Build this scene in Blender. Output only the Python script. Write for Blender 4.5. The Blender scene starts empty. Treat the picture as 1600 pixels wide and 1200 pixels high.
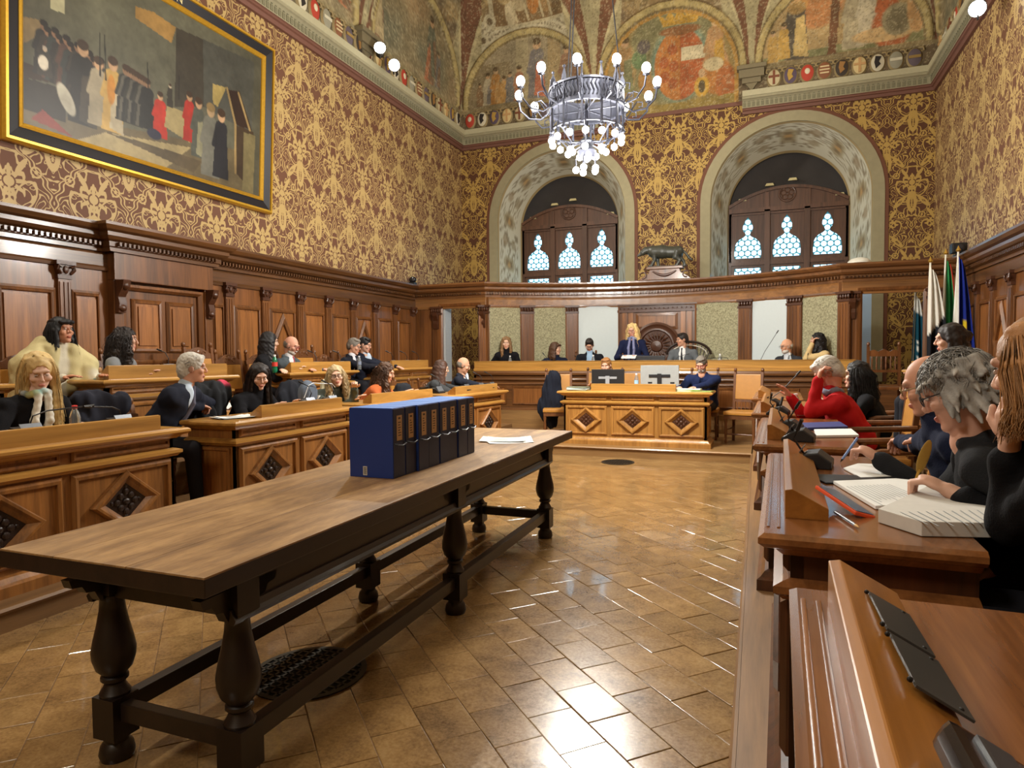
import bpy, bmesh, math, random
import numpy as np
from mathutils import Matrix, Vector
random.seed(7); RNG = np.random.default_rng(7)
S = bpy.context.scene; COL = S.collection; PI = math.pi
# ---------------------------------------------------------------- camera, world, lights, exposure
FPX = 1038.0; CAMH = 1.45
AX = np.array([[0.93500151, -0.0075087, -0.35456424], [0.3545539, 0.0422945, 0.93407854], [-0.0079824, 0.99907697, -0.04220766]])
cd = bpy.data.cameras.new('camera'); CAM = bpy.data.objects.new('camera', cd); COL.objects.link(CAM)
cd.sensor_width = 36.0; cd.lens = 36.0 * FPX / 1600.0; cd.clip_start = 0.02; cd.clip_end = 80
m = Matrix.Identity(4)
for i in range(3):
    m[i][0] = AX[i][0]; m[i][1] = AX[i][1]; m[i][2] = -AX[i][2]
m[0][3], m[1][3], m[2][3] = 0, 0, CAMH
CAM.matrix_world = m; S.camera = CAM
def ray(u, v): return AX @ np.array([u - 800.0, 600.0 - v, FPX])
def onx(u, v, x): d = ray(u, v); return np.array([0, 0, CAMH]) + d * (x / d[0])
def ony(u, v, y): d = ray(u, v); return np.array([0, 0, CAMH]) + d * (y / d[1])
def onz(u, v, z): d = ray(u, v); return np.array([0, 0, CAMH]) + d * ((z - CAMH) / d[2])
S.view_settings.view_transform = 'Standard'; S.view_settings.look = 'None'
S.view_settings.exposure = 0.28; S.view_settings.gamma = 1.0; S.view_settings.use_curve_mapping = False
W = bpy.data.worlds.new('world'); S.world = W; W.use_nodes = True
W.node_tree.nodes['Background'].inputs[0].default_value = (0.62, 0.80, 1.0, 1); W.node_tree.nodes['Background'].inputs[1].default_value = 0.6
try:
    S.cycles.use_denoising = True; S.cycles.max_bounces = 8; S.cycles.diffuse_bounces = 4; S.cycles.glossy_bounces = 3
    S.cycles.transmission_bounces = 6; S.cycles.sample_clamp_indirect = 6.0; S.cycles.caustics_reflective = False; S.cycles.caustics_refractive = False
except Exception: pass
def lamp(name, kind, loc, power, color=(1, 1, 1), size=0.2, aim=None, angle=None):
    d = bpy.data.lights.new(name, kind); d.energy = power; d.color = color
    if kind in ('POINT', 'SPOT'): d.shadow_soft_size = size
    if kind == 'AREA': d.size = size
    if kind == 'SPOT' and angle: d.spot_size = math.radians(angle); d.spot_blend = 0.6
    o = bpy.data.objects.new(name, d); COL.objects.link(o); o.location = loc
    if aim is not None: o.rotation_euler = (Vector(aim) - Vector(loc)).to_track_quat('-Z', 'Y').to_euler()
    return o
WARM = (1.0, 0.93, 0.80); NEUT = (1.0, 0.97, 0.90)
lamp('chandelier_light', 'POINT', (-1.9, 7.45, 3.40), 620, NEUT, 0.30)
for k in range(4): lamp('chandelier_light_upper', 'POINT', (-1.9 + .95 * math.cos(k * PI / 2 + .6), 7.45 + .95 * math.sin(k * PI / 2 + .6), 4.62), 75, NEUT, 0.10)
lamp('rear_fill_light', 'POINT', (-1.9, -1.6, 4.6), 290, WARM, 0.45)  # unseen lamp added behind the camera to brighten the near side
for yy in (3.2, 10.4):
    lamp('cornice_spot_left', 'SPOT', (-6.35, yy, 6.75), 240, WARM, 0.12, (-1.0, yy + 1.0, 9.6), 150)
    lamp('cornice_spot_right', 'SPOT', (2.60, yy, 6.75), 260, WARM, 0.12, (-3.0, yy + 1.0, 9.6), 150)
    lamp('wall_washer_left', 'SPOT', (-6.0, yy + .35, 6.75), 560, WARM, 0.12, (-1.0, yy + 0.6, 0.5), 130)
    lamp('wall_washer_right', 'SPOT', (2.25, yy + .35, 6.75), 130, WARM, 0.12, (-4.6, yy + 0.6, 0.8), 130)

# ---------------------------------------------------------------- helpers
def lin(r, g, b):
    f = lambda c: (c / 255) / 12.92 if c / 255 <= 0.04045 else ((c / 255 + 0.055) / 1.055) ** 2.4
    return (f(r), f(g), f(b), 1.0)
def link(o, parent=None):
    COL.objects.link(o)
    if parent is not None: o.parent = parent
    return o
class NB:
    """node expressions"""
    def __init__(s, mat): s.t = mat.node_tree; s.n = s.t.nodes; s.l = s.t.links
    def v(s, x, sock):
        if isinstance(x, (int, float)): sock.default_value = x
        elif isinstance(x, (tuple, list)): sock.default_value = x
        else: s.l.new(x, sock)
    def m(s, op, a, b=None, c=None):
        nd = s.n.new('ShaderNodeMath'); nd.operation = op
        for i, x in enumerate((a, b, c)):
            if x is not None: s.v(x, nd.inputs[i])
        return nd.outputs[0]
    def add(s, a, b): return s.m('ADD', a, b)
    def sub(s, a, b): return s.m('SUBTRACT', a, b)
    def mul(s, a, b): return s.m('MULTIPLY', a, b)
    def absf(s, a): return s.m('ABSOLUTE', a)
    def lt(s, a, b): return s.m('LESS_THAN', a, b)
    def gt(s, a, b): return s.m('GREATER_THAN', a, b)
    def mx(s, a, b): return s.m('MAXIMUM', a, b)
    def mn(s, a, b): return s.m('MINIMUM', a, b)
    def fold(s, a, p): return s.absf(s.sub(a, s.mul(s.m('ROUND', s.m('DIVIDE', a, p)), p)))
    def wrap(s, a, p): return s.sub(a, s.mul(s.m('ROUND', s.m('DIVIDE', a, p)), p))
    def pos(s):
        g = s.n.new('ShaderNodeNewGeometry'); sp = s.n.new('ShaderNodeSeparateXYZ'); s.l.new(g.outputs['Position'], sp.inputs[0]); return sp.outputs
    def obj(s):
        g = s.n.new('ShaderNodeTexCoord'); sp = s.n.new('ShaderNodeSeparateXYZ'); s.l.new(g.outputs['Object'], sp.inputs[0]); return sp.outputs
    def rnd(s): return s.n.new('ShaderNodeObjectInfo').outputs['Random']
    def vec(s, x, y, z):
        c = s.n.new('ShaderNodeCombineXYZ')
        for i, q in enumerate((x, y, z)): s.v(q, c.inputs[i])
        return c.outputs[0]
    def noise(s, vec, scale=5, detail=3, rough=0.55, dist=0.0, out=0):
        nd = s.n.new('ShaderNodeTexNoise'); s.l.new(vec, nd.inputs['Vector']); nd.inputs['Scale'].default_value = scale
        nd.inputs['Detail'].default_value = detail; nd.inputs['Roughness'].default_value = rough; nd.inputs['Distortion'].default_value = dist
        return nd.outputs[out]
    def ramp(s, fac, stops, interp='LINEAR'):
        nd = s.n.new('ShaderNodeValToRGB'); s.l.new(fac, nd.inputs[0]); cr = nd.color_ramp; cr.interpolation = interp
        while len(cr.elements) < len(stops): cr.elements.new(0.5)
        for e, (p, c) in zip(cr.elements, stops): e.position = p; e.color = c
        return nd.outputs[0]
    def mix(s, f, a, b):
        nd = s.n.new('ShaderNodeMix'); nd.data_type = 'RGBA'; s.v(f, nd.inputs[0]); s.v(a, nd.inputs[6]); s.v(b, nd.inputs[7]); return nd.outputs[2]
    def hsv(s, col, val):
        nd = s.n.new('ShaderNodeHueSaturation'); s.v(col, nd.inputs['Color']); s.v(val, nd.inputs['Value']); return nd.outputs[0]
    def bump(s, h, strength=0.3, dist=0.01):
        nd = s.n.new('ShaderNodeBump'); nd.inputs['Strength'].default_value = strength; nd.inputs['Distance'].default_value = dist
        s.l.new(h, nd.inputs['Height']); return nd.outputs[0]
def newmat(name, color=(0.5, 0.5, 0.5, 1), rough=0.5, metal=0.0, spec=0.5, coat=0.0):
    mt = bpy.data.materials.new(name); mt.use_nodes = True; b = mt.node_tree.nodes['Principled BSDF']
    b.inputs['Base Color'].default_value = color; b.inputs['Roughness'].default_value = rough; b.inputs['Metallic'].default_value = metal
    b.inputs['Specular IOR Level'].default_value = spec; b.inputs['Coat Weight'].default_value = coat; b.inputs['Coat Roughness'].default_value = 0.12
    return mt, NB(mt), b
MATS = {}
def plain(rgb, rough=0.6, metal=0.0, spec=0.5, vary=0.10, scale=25.0, coat=0.0, bump=0.0):
    """small procedural surface: base colour with fine noise"""
    k = (rgb, rough, metal, spec, vary, scale, coat, bump)
    if k in MATS: return MATS[k]
    mt, n, b = newmat('surface_%d_%d_%d' % rgb, lin(*rgb), rough, metal, spec, coat)
    g = n.n.new('ShaderNodeTexCoord').outputs['Object']
    f = n.noise(g, scale, 3)
    c = lin(*rgb); n.l.new(n.mix(f, tuple(x * (1 - vary) for x in c[:3]) + (1,), tuple(min(1, x * (1 + vary)) for x in c[:3]) + (1,)), b.inputs['Base Color'])
    if bump: n.l.new(n.bump(f, bump, 0.004), b.inputs['Normal'])
    MATS[k] = mt; return mt
def glow(name, rgb, strength):
    mt, n, b = newmat(name, (0, 0, 0, 1)); b.inputs['Emission Color'].default_value = lin(*rgb); b.inputs['Emission Strength'].default_value = strength; return mt
def vcol(name, rough=0.7, spec=0.3, bump=0.0, bscale=60, sheen=0.0):
    """material that takes its colour from the mesh's painted colour attribute"""
    mt, n, b = newmat(name, rough=rough, spec=spec)
    a = n.n.new('ShaderNodeAttribute'); a.attribute_name = 'Col'; n.l.new(a.outputs['Color'], b.inputs['Base Color'])
    if bump:
        g = n.n.new('ShaderNodeTexCoord').outputs['Object']; n.l.new(n.bump(n.noise(g, bscale, 4), bump, 0.004), b.inputs['Normal'])
    return mt
def wood(name, dark, light, axis=2, rough=0.38, scale=1.0, coat=0.15, contrast=1.0, wear=0.0):
    """varnished wood with the grain along a world axis"""
    mt, n, b = newmat(name, rough=rough, coat=coat); p = n.pos(); st = 0.06
    k = [1.0, 1.0, 1.0]; k[axis] = st
    r = n.mul(n.rnd(), 37.0)
    v = n.vec(n.add(n.mul(p[0], k[0] * scale), r), n.mul(p[1], k[1] * scale), n.mul(p[2], k[2] * scale))
    f1 = n.noise(v, 9, 4, 0.6, 1.2); f2 = n.noise(v, 60, 3, 0.6)
    f = n.add(n.mul(f1, 0.75), n.mul(f2, 0.25))
    lo, hi = 0.5 - 0.22 / contrast, 0.5 + 0.22 / contrast
    c = n.ramp(f, [(max(0, lo), lin(*dark)), (min(1, hi), lin(*light))])
    c = n.hsv(c, n.add(0.88, n.mul(n.rnd(), 0.24)))
    n.l.new(c, b.inputs['Base Color']); n.l.new(n.bump(f2, 0.12, 0.002), b.inputs['Normal'])
    return mt
# ---- mesh builder
class MB:
    def __init__(s): s.V = []; s.F = []; s.M = []
    def add(s, vs, fs, mi=0):
        o = len(s.V); s.V += [tuple(v) for v in vs]; s.F += [tuple(i + o for i in f) for f in fs]; s.M += [mi] * len(fs); return s
    def box(s, x0, x1, y0, y1, z0, z1, mi=0, mat=None):
        vs = [(x, y, z) for z in (z0, z1) for y in (y0, y1) for x in (x0, x1)]
        if mat is not None: vs = [tuple(mat @ Vector(v)) for v in vs]
        return s.add(vs, [(0, 2, 3, 1), (4, 5, 7, 6), (0, 1, 5, 4), (2, 6, 7, 3), (0, 4, 6, 2), (1, 3, 7, 5)], mi)
    def bar(s, a, b, w, h=None, up=(0, 0, 1), mi=0):
        a = Vector(a); b = Vector(b); h = h or w; d = (b - a).normalized(); u = Vector(up)
        x = d.cross(u)
        if x.length < 1e-4: x = d.cross(Vector((1, 0, 0)))
        x.normalize(); y = x.cross(d); vs = []
        for q in (a, b):
            for i, j in ((-1, -1), (1, -1), (1, 1), (-1, 1)): vs.append(q + x * (i * w / 2) + y * (j * h / 2))
        return s.add(vs, [(3, 2, 1, 0), (4, 5, 6, 7), (0, 1, 5, 4), (1, 2, 6, 5), (2, 3, 7, 6), (3, 0, 4, 7)], mi)
    def tube(s, pts, r, n=8, mi=0, cap=True):
        pts = [Vector(p) for p in pts]; k = len(pts); rs = r if isinstance(r, (list, tuple)) else [r] * k
        ref = None; vs = []; fs = []
        for i, p in enumerate(pts):
            d = (pts[min(i + 1, k - 1)] - pts[max(i - 1, 0)]).normalized()
            if ref is None: ref = d.orthogonal().normalized()
            ref = (ref - d * ref.dot(d)); ref = ref.normalized() if ref.length > 1e-5 else d.orthogonal().normalized()
            y = d.cross(ref)
            for j in range(n): a = 2 * PI * j / n; vs.append(p + (ref * math.cos(a) + y * math.sin(a)) * rs[i])
        for i in range(k - 1):
            for j in range(n): q = (j + 1) % n; fs.append((i * n + j, i * n + q, (i + 1) * n + q, (i + 1) * n + j))
        if cap: fs.append(tuple(range(n))[::-1]); fs.append(tuple((k - 1) * n + j for j in range(n)))
        return s.add(vs, fs, mi)
    def lathe(s, prof, n=16, c=(0, 0, 0), mi=0):
        vs = []; fs = []; k = len(prof)
        for r, z in prof:
            for j in range(n): a = 2 * PI * j / n; vs.append((c[0] + r * math.cos(a), c[1] + r * math.sin(a), c[2] + z))
        for i in range(k - 1):
            for j in range(n): q = (j + 1) % n; fs.append((i * n + j, i * n + q, (i + 1) * n + q, (i + 1) * n + j))
        fs.append(tuple(range(n))[::-1]); fs.append(tuple((k - 1) * n + j for j in range(n)))
        return s.add(vs, fs, mi)
    def sweep(s, path, prof, up=(0, 0, 1), mi=0, closed=False, cap=True):
        """profile (a: sideways to the left of travel is negative, b: up) swept along a path with mitred corners"""
        P = [Vector(p) for p in path]; k = len(P); n = len(prof); up = Vector(up); vs = []; fs = []
        for i, p in enumerate(P):
            if closed: d0 = (p - P[i - 1]).normalized(); d1 = (P[(i + 1) % k] - p).normalized()
            else: d0 = (p - P[max(i - 1, 0)]); d1 = (P[min(i + 1, k - 1)] - p); d0 = d0.normalized() if d0.length > 0 else d1.normalized(); d1 = d1.normalized() if d1.length > 0 else d0
            x0 = d0.cross(up).normalized(); x1 = d1.cross(up).normalized(); x = (x0 + x1); x = x / max(0.3, 1 + x0.dot(x1))
            for a, b in prof: vs.append(p + x * a + up * b)
        seg = k if closed else k - 1
        for i in range(seg):
            i2 = (i + 1) % k
            for j in range(n): q = (j + 1) % n; fs.append((i * n + j, i2 * n + j, i2 * n + q, i * n + q))
        if cap and not closed: fs.append(tuple(range(n))); fs.append(tuple((k - 1) * n + j for j in range(n))[::-1])
        return s.add(vs, fs, mi)
    def prism(s, poly, y0, y1, plane='xz', mi=0):
        """polygon extruded along the third axis"""
        n = len(poly); vs = []
        for y in (y0, y1):
            for a, b in poly: vs.append({'xz': (a, y, b), 'yz': (y, a, b), 'xy': (a, b, y)}[plane])
        fs = [tuple(range(n)), tuple(range(2 * n - 1, n - 1, -1))] + [(i, i + n, (i + 1) % n + n, (i + 1) % n) for i in range(n)]
        return s.add(vs, fs, mi)
    def ball(s, c, r, seg=12, rings=8, mi=0):
        r = r if isinstance(r, (tuple, list)) else (r, r, r); vs = [(c[0], c[1], c[2] - r[2])]; fs = []
        for i in range(1, rings):
            t = PI * i / rings
            for j in range(seg): a = 2 * PI * j / seg; vs.append((c[0] + r[0] * math.sin(t) * math.cos(a), c[1] + r[1] * math.sin(t) * math.sin(a), c[2] - r[2] * math.cos(t)))
        vs.append((c[0], c[1], c[2] + r[2])); L = len(vs) - 1
        for j in range(seg): fs.append((0, 1 + (j + 1) % seg, 1 + j))
        for i in range(rings - 2):
            for j in range(seg): q = (j + 1) % seg; a = 1 + i * seg; fs.append((a + j, a + q, a + seg + q, a + seg + j))
        for j in range(seg): a = 1 + (rings - 2) * seg; fs.append((a + j, a + (j + 1) % seg, L))
        return s.add(vs, fs, mi)
    def xf(s, mat, start=0):
        s.V[start:] = [tuple(mat @ Vector(v)) for v in s.V[start:]]; return s
    def mesh(s, name, mats, smooth=False, bevel=0.0, fix=True):
        me = bpy.data.meshes.new(name); me.from_pydata(s.V, [], s.F)
        for mt in (mats if isinstance(mats, (list, tuple)) else [mats]): me.materials.append(mt)
        me.polygons.foreach_set('material_index', s.M)
        if fix or bevel:
            bm = bmesh.new(); bm.from_mesh(me)
            if bevel:
                es = [e for e in bm.edges if len(e.link_faces) == 2 and e.calc_face_angle(0) > 0.5]
                bmesh.ops.bevel(bm, geom=es, offset=bevel, segments=2, profile=0.7, affect='EDGES', clamp_overlap=True)
            bmesh.ops.recalc_face_normals(bm, faces=bm.faces); bm.to_mesh(me); bm.free()
        if smooth:
            me.polygons.foreach_set('use_smooth', [True] * len(me.polygons))
            if smooth != 'all':
                try: me.set_sharp_from_angle(angle=0.6)
                except Exception: pass
        me.update(); return me
    def build(s, name, mats, parent=None, smooth=False, bevel=0.0, loc=None, rotz=0.0):
        o = bpy.data.objects.new(name, s.mesh(name, mats, smooth, bevel))
        if loc is not None: o.location = loc
        o.rotation_euler.z = rotz
        return link(o, parent)
def tag(o, label, cat=None, group=None):
    o['label'] = label
    if cat: o['category'] = cat
    if group: o['group'] = group
    return o
def struct(o): o['kind'] = 'structure'; return o
def thing(name, label, cat, loc=(0, 0, 0), rotz=0.0, group=None):
    o = bpy.data.objects.new(name, None); o.empty_display_size = 0.1; o.location = loc; o.rotation_euler.z = rotz; COL.objects.link(o)
    return tag(o, label, cat, group)
def share(name, me, parent=None, loc=(0, 0, 0), rotz=0.0, rot=None, scale=None):
    o = bpy.data.objects.new(name, me); o.location = loc; o.rotation_euler = rot if rot else (0, 0, rotz)
    if scale: o.scale = scale
    return link(o, parent)
def copy_tree(o, parent=None):
    c = o.copy(); link(c, parent)
    for ch in list(o.children): copy_tree(ch, c)
    return c
def gridmesh(name, X, Y, Z, C, mat, flip=False, smooth=True):
    """heightfield mesh from 2-D arrays with painted vertex colours (linear rgb)"""
    nu, nv = X.shape; V = np.stack([X, Y, Z], -1).reshape(-1, 3)
    i = np.arange(nu * nv).reshape(nu, nv); q = np.stack([i[:-1, :-1], i[1:, :-1], i[1:, 1:], i[:-1, 1:]], -1).reshape(-1, 4)
    if flip: q = q[:, ::-1]
    return npmesh(name, V, q, mat, C.reshape(-1, 3) if C is not None else None, smooth)
def npmesh(name, V, Q, mat, C=None, smooth=True):
    me = bpy.data.meshes.new(name); me.vertices.add(len(V)); me.vertices.foreach_set('co', np.ascontiguousarray(V, dtype=np.float32).ravel())
    n = len(Q); k = Q.shape[1]; me.loops.add(n * k); me.loops.foreach_set('vertex_index', np.ascontiguousarray(Q, dtype=np.int32).ravel())
    me.polygons.add(n); me.polygons.foreach_set('loop_start', np.arange(0, n * k, k, dtype=np.int32))
    me.polygons.foreach_set('use_smooth', np.full(n, bool(smooth)))
    me.materials.append(mat); me.update(calc_edges=True)
    if C is not None:
        a = me.color_attributes.new('Col', 'FLOAT_COLOR', 'POINT'); a.data.foreach_set('color', np.concatenate([C, np.ones((len(C), 1))], 1).astype(np.float32).ravel())
    return me
def L3(r, g, b): return np.array(lin(r, g, b)[:3])
# ---- 2-D painter used for frescoes and the canvas
def vnoise(u, v, seed=0):
    """smooth value noise, vectorised"""
    iu = np.floor(u).astype(np.int64); iv = np.floor(v).astype(np.int64); fu = u - iu; fv = v - iv
    fu = fu * fu * (3 - 2 * fu); fv = fv * fv * (3 - 2 * fv)
    def h(a, b):
        x = (a * 374761393 + b * 668265263 + seed * 974634777) & 0x7fffffff; x = ((x ^ (x >> 13)) * 1274126177) & 0x7fffffff
        return ((x ^ (x >> 16)) & 0xffff) / 65535.0
    return (h(iu, iv) * (1 - fu) + h(iu + 1, iv) * fu) * (1 - fv) + (h(iu, iv + 1) * (1 - fu) + h(iu + 1, iv + 1) * fu) * fv
def fbm(u, v, seed=0, o=4):
    r = 0; a = 0.5; t = 0
    for k in range(o): r = r + a * vnoise(u * 2 ** k, v * 2 ** k, seed + k); t += a; a *= 0.5
    return r / t
class Canvas:
    def __init__(s, U, V, rgb): s.U = U; s.V = V; s.C = np.ones(U.shape + (3,)) * L3(*rgb)
    def put(s, mask, rgb): s.C = s.C * (1 - mask[..., None]) + L3(*rgb) * mask[..., None]
    def ell(s, cx, cy, rx, ry, rgb, rot=0.0, soft=0.15, a=1.0):
        c, n = math.cos(rot), math.sin(rot); du = s.U - cx; dv = s.V - cy
        d = np.sqrt(((du * c + dv * n) / rx) ** 2 + ((-du * n + dv * c) / ry) ** 2); s.put(np.clip((1 - d) / soft + 0.5, 0, 1) * a, rgb)
    def poly(s, pts, rgb, a=1.0):
        ins = np.zeros(s.U.shape, bool); n = len(pts)
        for i in range(n):
            x0, y0 = pts[i]; x1, y1 = pts[(i + 1) % n]
            if y0 == y1: continue
            ins ^= ((s.V >= min(y0, y1)) & (s.V < max(y0, y1)) & (s.U < x0 + (s.V - y0) * (x1 - x0) / (y1 - y0)))
        s.put(ins * a, rgb)
    def line(s, p, q, w, rgb, a=1.0):
        p = np.array(p, float); q = np.array(q, float); d = q - p; L = d @ d
        t = np.clip(((s.U - p[0]) * d[0] + (s.V - p[1]) * d[1]) / L, 0, 1); r = np.hypot(s.U - p[0] - t * d[0], s.V - p[1] - t * d[1])
        s.put(np.clip((w - r) / (w * 0.4) + 0.5, 0, 1) * a, rgb)
    def grain(s, f=3.0, amt=0.25, seed=1): s.C *= (1 - amt + 2 * amt * fbm(s.U * f, s.V * f, seed, 5))[..., None]
    def figure(s, x, y, h, robe, head=(205, 165, 125), hair=(70, 50, 35), w=0.30, lean=0.0, second=None):
        """a standing painted figure, feet at (x, y)"""
        s.poly([(x - w * h * .55, y), (x + w * h * .55, y), (x + w * h * .34 + lean * h, y + .78 * h), (x - w * h * .34 + lean * h, y + .78 * h)], robe)
        if second: s.poly([(x - w * h * .15, y + .05 * h), (x + w * h * .55, y), (x + w * h * .30 + lean * h, y + .7 * h), (x + lean * h, y + .72 * h)], second)
        s.ell(x + lean * h, y + .70 * h, w * h * .42, h * .12, robe)
        s.ell(x + lean * h, y + .88 * h, h * .068, h * .085, head); s.ell(x + lean * h, y + .93 * h, h * .075, h * .06, hair)
        s.line((x + lean * h - w * h * .3, y + .68 * h), (x + lean * h - w * h * .5, y + .45 * h), h * .035, robe)
# ---------------------------------------------------------------- the room
XL, XR, YB, YR = -6.75, 2.95, 14.52, -4.5
ZC = 6.30            # underside of the upper cornice
ZU = 6.73            # its top
ZW = 2.875            # top of the wooden wainscot
M_WD = wood('wainscot_wood', (64, 37, 18), (138, 87, 44), 2, 0.36, 1.0)
M_WP = wood('wainscot_panel_wood', (92, 54, 26), (172, 112, 58), 2, 0.36, 1.3)
M_WH = wood('wainscot_moulding_wood', (54, 33, 18), (110, 72, 39), 1, 0.34, 1.0)
M_WX = wood('screen_moulding_wood', (66, 40, 22), (134, 88, 48), 0, 0.34, 1.0)
M_CARVE = plain((74, 42, 24), 0.4, vary=0.3, scale=60, bump=0.4)
def wallpaper(name, axis, gold, brown):
    mt, n, b = newmat(name, rough=0.62, spec=0.3); p = n.pos(); P, Q = 0.86, 1.50
    x = p[axis]; z = p[2]
    def cell(ox, oz):
        fx = n.fold(n.add(x, ox), P); fz = n.wrap(n.add(z, oz), Q); return fx, fz
    def near(fx, fz, cx, cz, sx=1.0, sz=1.0, rot=0.0):
        dx = n.sub(fx, cx); dz = n.sub(fz, cz)
        if rot: c, s_ = math.cos(rot), math.sin(rot); dx, dz = n.add(n.mul(dx, c), n.mul(dz, s_)), n.sub(n.mul(dz, c), n.mul(dx, s_))
        return n.m('SQRT', n.add(n.m('POWER', n.mul(dx, 1 / sx), 2.0), n.m('POWER', n.mul(dz, 1 / sz), 2.0)))
    pat = None
    def OR(a, b): return b if a is None else n.mx(a, b)
    def AND(a, b): return n.mn(a, b)
    NOT = lambda a: n.sub(1.0, a)
    # half-drop: two interleaved lattices
    for ox, oz in ((0.0, 0.0), (P / 2, Q / 2)):
        fx, fz = cell(ox, oz)
        # flame-shaped central bud on a stem, with a split brown heart
        bud = n.lt(near(fx, fz, 0, -.20, .085, .20), 1.0); heart = n.lt(near(fx, fz, 0, -.22, .03, .10), 1.0)
        bud = AND(bud, NOT(heart))
        # palmette fan: radial fingers above
        dx, dz = fx, n.sub(fz, .16); ang = n.m('ARCTAN2', dx, dz); r = n.m('SQRT', n.add(n.mul(dx, dx), n.mul(dz, dz)))
        fan = n.lt(r, n.add(.115, n.mul(.055, n.m('COSINE', n.mul(ang, 9.0))))); core = n.lt(r, .045); fan = AND(fan, NOT(AND(n.gt(r, .05), n.lt(r, .066))))
        stem = AND(n.lt(fx, .012), n.lt(n.absf(fz), .30))
        # big brown lobes beside the palmette, outlined in gold
        lob = near(fx, fz, .155, .05, .085, .15, -.5); lobe_line = AND(n.gt(lob, .93), n.lt(lob, 1.13))
        leaf = near(fx, fz, .20, -.20, .045, .135, .75); leafm = AND(n.lt(leaf, 1.0), n.gt(leaf, .35))
        leaf2 = n.lt(near(fx, fz, .12, .33, .028, .10, -.6), 1.0)
        ring = near(fx, fz, .26, .30, .055, .055); rings = AND(n.gt(ring, .72), n.lt(ring, 1.05)); dot = n.lt(ring, .35)
        q1 = OR(OR(OR(bud, fan), OR(stem, lobe_line)), OR(OR(leafm, leaf2), OR(rings, dot)))
        pat = OR(pat, q1)
    # ogival net between the motifs
    fx, fz = cell(0, 0); fx2 = n.absf(n.wrap(x, P))
    og = n.sub(fx2, n.mul(P / 4, n.add(1.0, n.m('COSINE', n.mul(n.m('DIVIDE', z, Q), 2 * PI)))))
    oga = n.absf(n.add(og, n.mul(.02, n.m('SINE', n.mul(z, 42.0)))))
    band = AND(n.lt(oga, .030), n.gt(oga, .013)); pat = OR(pat, band)
    # mirrored tendrils: contour lines of a noise read in folded coordinates
    tv = n.vec(fx2, n.wrap(z, Q), 0.0); t = n.noise(tv, 5.2, 1.5, 0.5, 0.6); tl = n.absf(n.sub(n.m('FRACT', n.mul(t, 8.0)), .5)); tend = n.lt(tl, .13)
    pat = OR(pat, AND(tend, n.gt(oga, .04)))
    fine = n.noise(n.vec(x, z, 0.0), 260, 2)
    c1 = n.mix(fine, tuple(c * .86 for c in lin(*gold)[:3]) + (1,), lin(*gold)); c2 = n.mix(fine, tuple(c * .8 for c in lin(*brown)[:3]) + (1,), lin(*brown))
    n.l.new(n.mix(pat, c2, c1), b.inputs['Base Color'])
    n.l.new(n.sub(.66, n.mul(pat, .16)), b.inputs['Roughness']); n.l.new(n.bump(pat, 0.15, 0.002), b.inputs['Normal'])
    return mt
M_PAPL = wallpaper('damask_wallpaper_side', 1, (186, 158, 104), (110, 74, 55))
M_PAPB = wallpaper('damask_wallpaper_back', 0, (182, 150, 82), (92, 59, 40))
# ---- floor: terracotta tiles laid diagonally
def floor_mat():
    mt, n, b = newmat('terracotta_tile', rough=0.3, spec=0.5); p = n.pos(); r = n.rnd(); v = n.vec(p[0], p[1], n.mul(r, 9.0))
    f = n.noise(v, 5, 5, 0.65); g = n.noise(v, 70, 3, 0.7)
    c = n.ramp(n.add(n.mul(f, .6), n.mul(g, .4)), [(.30, lin(92, 68, 42)), (.52, lin(142, 110, 68)), (.74, lin(170, 138, 92))])
    c = n.hsv(c, n.add(.86, n.mul(r, .26))); n.l.new(c, b.inputs['Base Color'])
    b.inputs['Coat Weight'].default_value = .35; b.inputs['Coat Roughness'].default_value = .05; n.l.new(n.add(.12, n.mul(g, .2)), b.inputs['Roughness']); n.l.new(n.bump(n.add(f, n.mul(g, .35)), .18, .005), b.inputs['Normal']); return mt
M_TILE = floor_mat(); M_JOINT = plain((104, 76, 48), 0.7)
fl = MB().box(XL - .3, XR + .3, YR - .3, YB + .9, -.10, -.0035).build('floor', M_JOINT); struct(fl)
TW, TL = 0.20, 0.27; d1 = np.array([.7071, -.7071]); d2 = np.array([.7071, .7071])
tvar = []
for k in range(6):
    q = MB(); e = .003; a, c = TL / 2 - .0012, TW / 2 - .0012; t = [random.uniform(-.0008, .0010) for _ in range(4)]
    q.add([(-a, -c, -.02), (a, -c, -.02), (a, c, -.02), (-a, c, -.02), (-a, -c, -.0014), (a, -c, -.0014), (a, c, -.0014), (-a, c, -.0014),
           (-a + e, -c + e, t[0]), (a - e, -c + e, t[1]), (a - e, c - e, t[2]), (-a + e, c - e, t[3])],
          [(0, 1, 5, 4), (1, 2, 6, 5), (2, 3, 7, 6), (3, 0, 4, 7), (4, 5, 9, 8), (5, 6, 10, 9), (6, 7, 11, 10), (7, 4, 8, 11), (8, 9, 10, 11)])
    tvar.append(q.mesh('tile', M_TILE))
cells = []
for j in range(-80, 80):
    for i in range(-60, 60):
        c = d1 * (i + .5 * (j % 2)) * TL + d2 * j * TW + np.array([-2.0, 4.0])
        if -4.0 < c[0] < .3 and -2.5 < c[1] < 9.5:
            rv = AX.T @ np.array([c[0], c[1], -CAMH]); vis = rv[2] > .3 and abs(rv[0] / rv[2]) < .80 and -rv[1] / rv[2] < .62 and c[0] < .02
            hid = (-2.3 < c[0] < -1.75 and c[1] < 2.0) or c[0] < -3.72
            cells.append((rv[2] + (0 if vis else 100) + (50 if hid else 0), c[0], c[1]))
cells.sort(); rest = MB()
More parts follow.
